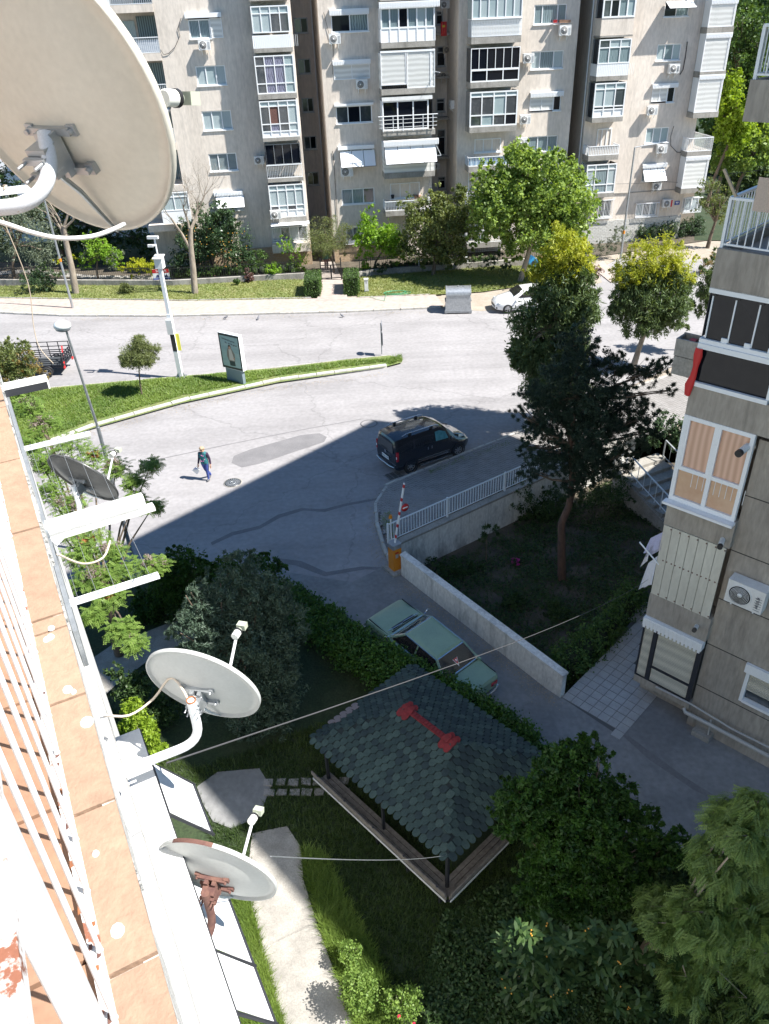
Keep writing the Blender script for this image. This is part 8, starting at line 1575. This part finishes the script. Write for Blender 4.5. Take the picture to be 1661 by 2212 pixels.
# ivy hedge along the driveway
HP=[(600,1262,.9),(660,1300,.9),(760,1370,.9),(860,1430,.8),(960,1480,.8),(1040,1530,.7),(1120,1580,.5),(1180,1650,.4)]
P=[g(u,v,z)[:2] for u,v,z in HP]; k=thing('ivy_hedge','long dark ivy-covered hedge between the green saloon and the gazebo','hedge',(*P[0],zf(*P[0]))); B=[];b=MB(MATS['stained_concrete'])
for i in range(len(P)-1):
    D=np.linalg.norm(P[i+1]-P[i]); zz=zf(*P[i])-zf(*P[0]); hh=HP[i][2]-zf(*P[i])
    for j in range(int(D/.35)+1): q=P[i]+(P[i+1]-P[i])*j*.35/D-P[0]; B.append((q[0]-.12,q[1]-.12,zz+hh*.60,.66,.66,hh*.52)); B.append((q[0]-.1,q[1]-.1,zz+hh*.95,.60,.60,.30))
    strip(b,P[i]-P[0],P[i+1]-P[0],-.12,.12,zz-.3,zz+hh*.55)
leaves(k,B,90000,.085,.065,M_IVY,name='foliage',clump=.3,per=22,shell=.25,flat=1.0); b.build('hidden_wall',k)
# olive tree in the middle of the yard
tree('olive_tree','big dusty grey-green tree standing left of the ivy hedge','tree',gy(520,1560)[:2],[(520,1260,70,50,.4),(600,1340,60,60,.3),(430,1360,56,60,-.2),(530,1440,80,70,0),(470,1480,60,60,-.3),(600,1490,56,50,0),(575,1300,60,50,.4),(470,1330,66,60,0),(560,1380,74,66,0),(460,1420,60,60,-.3),(590,1440,56,60,0),(520,1500,72,60,-.3),(600,1530,44,50,-.2),(430,1290,40,36,0),(545,1570,50,36,-.4)],100000,(.115,.028),M_OLV,.13,z0=-.2,clump=.16,per=34,radial=.6)
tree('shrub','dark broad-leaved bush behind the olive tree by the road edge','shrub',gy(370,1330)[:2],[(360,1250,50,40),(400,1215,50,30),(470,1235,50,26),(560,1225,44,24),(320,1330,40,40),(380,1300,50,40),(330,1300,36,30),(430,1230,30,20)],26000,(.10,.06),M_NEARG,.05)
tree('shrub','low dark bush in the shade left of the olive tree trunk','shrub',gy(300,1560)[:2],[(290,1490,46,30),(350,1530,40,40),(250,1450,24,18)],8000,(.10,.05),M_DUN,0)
tree('shrub','sunlit lime-green shrub against our facade below the middle dish','shrub',gy(305,1690)[:2],[(285,1540,26,30),(310,1580,28,30),(330,1620,22,26),(275,1580,20,26),(335,1650,18,18)],6500,(.085,.045),M_BG,.04,clump=.3)
# feathery sunlit tree near our facade
def feathery():
    base=np.array([-8.6,18.2,0.]); k=thing('feathery_tree','sunlit feathery-leaved tree with brown seed clusters along our facade','tree',tuple(base))
    spots=[(95,915,40,22),(60,880,34,24),(150,960,44,20),(200,985,40,20),(130,1010,34,24),(105,1060,34,28),(250,1010,34,20),(290,1040,26,20),(325,1005,24,12),(290,1080,24,14),(330,1095,22,12),(150,1090,40,26),(130,1150,30,22),(190,1170,46,26),(170,1200,36,24),(240,1190,30,18),(260,1230,44,18),(200,1250,50,24),(330,1220,34,18),(240,1290,36,22),(290,1390,26,18),(260,1360,34,18),(200,1330,24,18),(70,960,30,26),(90,1000,26,30)]
    B=[]
    for (u,v,rx,ry) in spots:
        yy=20.5-(v-880)*.0135; p=onplane(u,v,(0,yy,0),(0,1,0)); s=depth(p)/F_; B.append((p[0]-base[0],p[1]-base[1],p[2]-base[2],rx*s,rx*s,ry*s))
    b=MB(BARK); hub=Vector((.6,-1.0,3.0)); b.tube([(0,0,-.1),(.2,-.4,1.6),hub],[.16,.13,.10],10); b.build('trunk',k); b=MB(BARK)
    for q in B: e=Vector(q[:3]); mid=hub.lerp(e,.55)+Vector((0,0,.25)); b.tube([hub,mid,e],[.05,.028,.01],6)
    b.build('branches',k)
    # pinnate sprays: rachis with paired leaflets
    V=[];A=[]
    for q in B:
        for _ in range(230):
            c=np.array(q[:3])+unit(RNG.normal(size=(1,3)))[0]*np.array(q[3:6])*RNG.random()**.5; d=unit(RNG.normal(size=(1,3))*np.array([1,1,.35]))[0]; sd_=np.cross(d,[0,0,1]); sd_/=np.linalg.norm(sd_)+1e-9; ll=.13+.07*RNG.random(); cvv=RNG.random()
            for j in range(5):
                pp=c+d*ll*(j+1)/5-np.array([0,0,.05])*(j/5)**2
                for sg in(-1,1):
                    u=sd_*sg*.8+d*.5; u/=np.linalg.norm(u); L1=.052; wv_=d*.019; V+= [pp,pp+u*L1*.5+wv_,pp+u*L1,pp+u*L1*.5-wv_]; A+=[np.clip(.6*cvv+.4*RNG.random(),0,1)]*4
    V=np.array(V); np_mesh('leaf_sprays',V,np.arange(len(V)).reshape(-1,4),np.array(A),M_MEL,k)
    pick=[B[i] for i in (0,1,4,6,8,15,17,18,20,11)]; leaves(k,[(q[0],q[1],q[2]+.1,q[3]*.7,q[4]*.7,q[5]*.6) for q in pick],5200,.05,.03,M_FLOW,name='seed_clusters',clump=.3,per=60)
    pick=[B[i] for i in (9,19,3,13)]; leaves(k,[(q[0],q[1],q[2]+.05,q[3]*.35,q[4]*.35,q[5]*.4) for q in pick],1500,.06,.03,L_('brown_clusters',(.28,.10,.04),(.42,.20,.08),.2),name='brown_clusters',clump=.4,per=60)
feathery()
tree('bushy_tree','rust-tinged green bush hiding the trailer front at the left edge','tree',(-17.5,36.2),[(20,770,48,34),(48,795,34,26),(15,820,50,28),(40,750,28,16),(-20,780,50,50)],9000,(.16,.05),M_MIX,.1,extra=[([(70,810,34,22),(30,800,44,26),(50,770,30,16)],2800,(.13,.04),M_ORA,'rusty_sprays',{})])
tree('small_tree','sunlit green tree at the left end of the grass island below the bush','tree',(-15.2,31.8),[(45,870,36,18),(80,890,26,14),(20,850,30,18)],3000,(.14,.06),M_MEL,.08)
# big tree beside the gazebo, pepper tree, loquat, roses
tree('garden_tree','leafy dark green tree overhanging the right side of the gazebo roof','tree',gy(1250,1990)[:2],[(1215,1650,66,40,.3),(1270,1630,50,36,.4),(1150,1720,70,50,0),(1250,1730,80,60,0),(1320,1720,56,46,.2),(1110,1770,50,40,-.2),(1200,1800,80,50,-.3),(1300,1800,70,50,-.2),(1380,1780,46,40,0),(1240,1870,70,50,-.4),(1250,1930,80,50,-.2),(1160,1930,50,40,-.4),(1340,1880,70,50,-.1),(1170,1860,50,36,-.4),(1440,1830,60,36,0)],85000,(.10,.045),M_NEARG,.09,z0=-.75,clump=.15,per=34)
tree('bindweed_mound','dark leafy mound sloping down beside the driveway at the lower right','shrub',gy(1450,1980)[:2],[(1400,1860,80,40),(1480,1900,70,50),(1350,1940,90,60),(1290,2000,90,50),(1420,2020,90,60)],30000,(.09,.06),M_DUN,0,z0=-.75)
def pepper():
    base=np.array([5.2,8.6,-.75]); k=thing('pepper_tree','drooping feathery tree filling the lower right corner, partly sunlit','tree',tuple(base))
    spots=[(1590,1800,44,40),(1640,1760,40,40),(1650,1860,50,50),(1560,1880,60,44),(1500,1950,60,44),(1600,1960,70,56),(1450,2010,60,40),(1650,2050,70,60),(1540,2060,70,60),(1470,2100,50,44),(1600,2160,80,60),(1680,1950,60,70),(1590,1770,22,20),(1430,1980,30,16)]
    B=[]
    for (u,v,rx,ry) in spots:
        p=onplane(u,v,(0,7.6,0),(0,1,0)); s=depth(p)/F_; B.append((p[0]-base[0],p[1]-base[1]+random.uniform(-.4,.4),p[2]-base[2],rx*s,rx*s*1.2,ry*s))
    b=MB(BARK); hub=Vector((.0,-.6,2.2)); b.tube([(0,0,-.1),(.0,-.2,1.0),hub],[.2,.17,.12],10); b.build('trunk',k); b=MB(BARKP)
    for q in B: e=Vector(q[:3])+Vector((0,0,q[5]*.6)); b.tube([hub,hub.lerp(e,.6)+Vector((0,0,.1)),e,e+Vector((-.25,.1,-.15))],[.035,.02,.010,.005],6)
    b.build('branches',k); V=[];A=[]
    for q in B:
        for _ in range(620):
            c=np.array(q[:3])+unit(RNG.normal(size=(1,3)))[0]*np.array(q[3:6])*RNG.random()**.45; d=np.array([RNG.normal()*.5-.2,RNG.normal()*.5,-.8]); d/=np.linalg.norm(d); sd_=np.cross(d,RNG.normal(size=3)); sd_/=np.linalg.norm(sd_)+1e-9; ll=.18+.14*RNG.random(); cvv=RNG.random()
            for j in range(9):
                pp=c+d*ll*(j+1)/9
                for sg in(-1,1):
                    u=sd_*sg*.85+d*.45; u/=np.linalg.norm(u); L1=.055; wv_=d*.011; V+=[pp,pp+u*L1*.5+wv_,pp+u*L1,pp+u*L1*.5-wv_]; A+=[np.clip(.6*cvv+.4*RNG.random(),0,1)]*4
    V=np.array(V); np_mesh('leaf_sprays',V,np.arange(len(V)).reshape(-1,4),np.array(A),M_PEP,k)
pepper()
def loquat2():
    base=gy(1270,2200); k=thing('loquat_tree','large-leaved loquat with a few orange fruits at the bottom edge','tree',tuple(base)); V=[];A=[];b=MB(BARKP); fr=MB(FRUIT)
    for (u,v) in [(1190+x_*34+random.uniform(-12,12),2010+y_*34+random.uniform(-12,12)) for x_ in range(-3,9) for y_ in range(0,8) if not (y_<2 and x_>5)]:
        yy=base[1]+.1+random.uniform(-.5,.9); c=onplane(u,v,(0,yy,0),(0,1,0))-base
        for j in range(26):
            a=j*2.4+RNG.random(); el=RNG.uniform(-.5,.7); d=np.array([math.cos(a)*math.cos(el),math.sin(a)*math.cos(el),math.sin(el)]); sd_=np.cross(d,[0,0,1]); sd_/=np.linalg.norm(sd_)+1e-9; ll=.16+.10*RNG.random(); o=c+RNG.normal(size=3)*.05; dn=np.array([0,0,-.03])
            P=[o,o+d*ll*.35+sd_*.032,o+d*ll*.75+sd_*.030+dn*.5,o+d*ll+dn,o+d*ll*.75-sd_*.030+dn*.5,o+d*ll*.35-sd_*.032]; V+=P; A+=[RNG.random()]*6
        if random.random()<.35: 
            for _ in range(3): fr.ball(tuple(c+RNG.normal(size=3)*.03+np.array([0,0,.06])),.017,.017,.02,6,5)
    V=np.array(V); np_mesh('leaves',V,np.arange(len(V)).reshape(-1,6),np.array(A),M_BIG,k); fr.build('fruit',k,kind='stuff')
loquat2()
def rose(label,u,v,rx,ry,n,roses,m_=M_MEL):
    base=gy(u,v+ry); k=thing('rose_bush',label,'shrub',tuple(base)); B=blobs_at(tuple(base),[(u,v,rx,ry)]); leaves(k,B,n,.06,.04,m_,clump=.25,per=18); branches(k,(0,0,0),[(B[0][0]+random.uniform(-.8,.8)*B[0][3],B[0][1],B[0][2]+random.uniform(-.5,.9)*B[0][5]) for _ in range(9)],.012,BARKP,'stems')
    for (a,c) in roses:
        p=onplane(a,c,(0,base[1]-.25,0),(0,1,0))-base; b=MB(mat('rose_red',(.55,.01,.05),.6))
        for q in range(7): t=q*.9; b.ball((p[0]+.018*math.cos(t)*(q>0),p[1]+.018*math.sin(t)*(q>0),p[2]+.003*q),.022,.022,.018,6,5)
        b.build('rose',k)
rose('rose bush with two crimson roses at the bottom edge near the path',868,2165,44,34,1500,[(862,2196),(894,2212)],M_MEL)
rose('pale green leafy shrub catching the sun on the right side of the path, upper one',756,2060,24,26,1300,[])
rose('larger pale shrub at the path edge below the first, lit by the sun',775,2140,40,46,3200,[])
rose('sunlit tuft of pale leaves below the gazebo tree, in deep shade around',1255,1960,0+14,24,400,[])
UP_=G2([(960,1980),(1100,1900),(1400,1830),(1661,1860),(1800,2000),(1800,2400),(960,2400),(900,2150)])
pp_=np.array(UP_); lo_,hi_=pp_.min(0),pp_.max(0); XY=lo_+RNG.random((90000,2))*(hi_-lo_); XY=XY[inpoly(XY,pp_)][:45000]; nn_=len(XY)
PZ=np.array([zf(a,b) for a,b in XY])+RNG.random(nn_)*.5*(.5+.5*np.sin(XY[:,0]*3)*np.cos(XY[:,1]*2.6))+.02; PP_=np.c_[XY,PZ]; u_=unit(RNG.normal(size=(nn_,3))*np.array([1,1,.5])); w_=unit(np.cross(u_,RNG.normal(size=(nn_,3))+np.array([0,0,1.5]))); V_=np.stack([PP_-u_*.05,PP_+w_*.026,PP_+u_*.05,PP_-w_*.026],1).reshape(-1,3)
np_mesh('undergrowth',V_,np.arange(4*nn_).reshape(nn_,4),np.repeat(RNG.random(nn_),4),M_DUN,kind='stuff')
def cover(name,poly,n,z,m,sl=.5,sw=.5,hh=.25,freq=2.2):
    pp_=np.array([q[:2] for q in poly]); lo_,hi_=pp_.min(0),pp_.max(0); XY=lo_+RNG.random((n*3,2))*(hi_-lo_); XY=XY[inpoly(XY,pp_)]; XY=XY[(np.sin(XY[:,0]*freq+1.3*np.sin(XY[:,1]*1.7))*np.cos(XY[:,1]*freq*1.1)+RNG.random(len(XY))*1.2)>.35][:n]; k=len(XY)
    PP=np.c_[XY,z+RNG.random(k)*hh]; u_=unit(RNG.normal(size=(k,3))*np.array([1,1,.4])); w_=unit(np.cross(u_,RNG.normal(size=(k,3))+np.array([0,0,1.5]))); V_=np.stack([PP-u_*sl,PP+w_*sw,PP+u_*sl,PP-w_*sw],1).reshape(-1,3)
    return np_mesh(name,V_,np.arange(4*k).reshape(k,4),np.repeat(RNG.random(k),4),m,kind='stuff')
cover('garden_groundcover',[tuple(fenA+(.3,-.8)),tuple(fenC+(0,-.8)),(12,22),(7,16.8),tuple(WL1+(.3,.4)),tuple(WL0+(.5,.3))],26000,-1.5,M_DUN,.05,.028,.16)
LIT=L_('dry_litter',(.22,.15,.08),(.42,.34,.22),0.)
cover('leaf_litter',G2([(870,1250),(1213,1510),(1340,1592),(1300,1640),(1100,1560),(900,1330)]),900,-.2,LIT,.03,.018,.0) if 0 else None
def litter(name,pts_,n,s=.022):
    a=np.array(pts_); t=RNG.random(n)*(len(a)-1); i=t.astype(int); f=(t-i)[:,None]; XY=a[i]*(1-f)+a[np.minimum(i+1,len(a)-1)]*f+RNG.normal(size=(n,2))*.16*(1+2*RNG.random((n,1))**4); PP=np.c_[XY,np.array([zf(x,y) for x,y in XY])+.022]
    u_=unit(RNG.normal(size=(n,3))*np.array([1,1,.25])); w_=unit(np.cross(u_,np.array([[0,0,1.]]))); V_=np.stack([PP-u_*s,PP+w_*s*.6,PP+u_*s,PP-w_*s*.6],1).reshape(-1,3); np_mesh(name,V_,np.arange(4*n).reshape(n,4),np.repeat(RNG.random(n),4),LIT,kind='stuff')
litter('leaf_litter',[tuple(WL0-n_*.25),tuple(WL1-n_*.25)] if False else [tuple(gy(870,1262)[:2]),tuple(gy(1040,1390)[:2]),tuple(gy(1205,1512)[:2])],900)
litter('leaf_litter',P2([(100,965),(395,882),(600,838),(830,808)]),900,.025); litter('leaf_litter',P2([(143,690),(486,688),(929,674)]),600,.03); litter('leaf_litter',P2([(838,1040),(920,1005),(1110,930),(1300,860)]),700,.022); litter('leaf_litter',P2([(840,1235),(815,1170),(805,1100),(835,1050)]),500,.022)
# tufts of grass along the near kerb
grass('kerb_weeds',P2([(925,1022),(1000,990),(1010,996),(930,1030)],.0),260,.10,.010,G1,.05); grass('kerb_weeds',P2([(1010,990),(1100,955),(1105,962),(1015,998)]),160,.09,.010,G1,.05); grass('kerb_weeds',P2([(822,1120),(842,1110),(862,1180),(846,1190)]),260,.11,.010,G1,.06); grass('kerb_weeds',P2([(825,782),(866,772),(870,783),(834,794)]),260,.15,.014,G1,.1)
# neighbouring white house beyond the left block
k=thing('apartment_building','white building far left behind the big dish','building',(-27,74,0),.1); b=MB(WHITE,CONC); wall_holes(b,-12,8,0,25,[(x,x+1.4,z,z+1.3) for x in(-8,-4,1,5) for z in (1,4,7,10,13,16,19,22)],.15); b.box(-12,8,.2,12,0,25); b.build('wall',k)
for x in(1,5):
    for z in(10,13,16,19): glaze(k,x,x+1.4,z,z+1.3,.08,2,panes=[CURT])
# ground behind the left block: dark grassy slope
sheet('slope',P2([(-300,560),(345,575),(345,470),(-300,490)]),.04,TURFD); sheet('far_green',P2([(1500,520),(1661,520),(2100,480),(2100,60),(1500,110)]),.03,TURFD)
print('objects',len(bpy.data.objects),'tris',sum(len(o.data.polygons) for o in COL.objects if o.type=='MESH'))
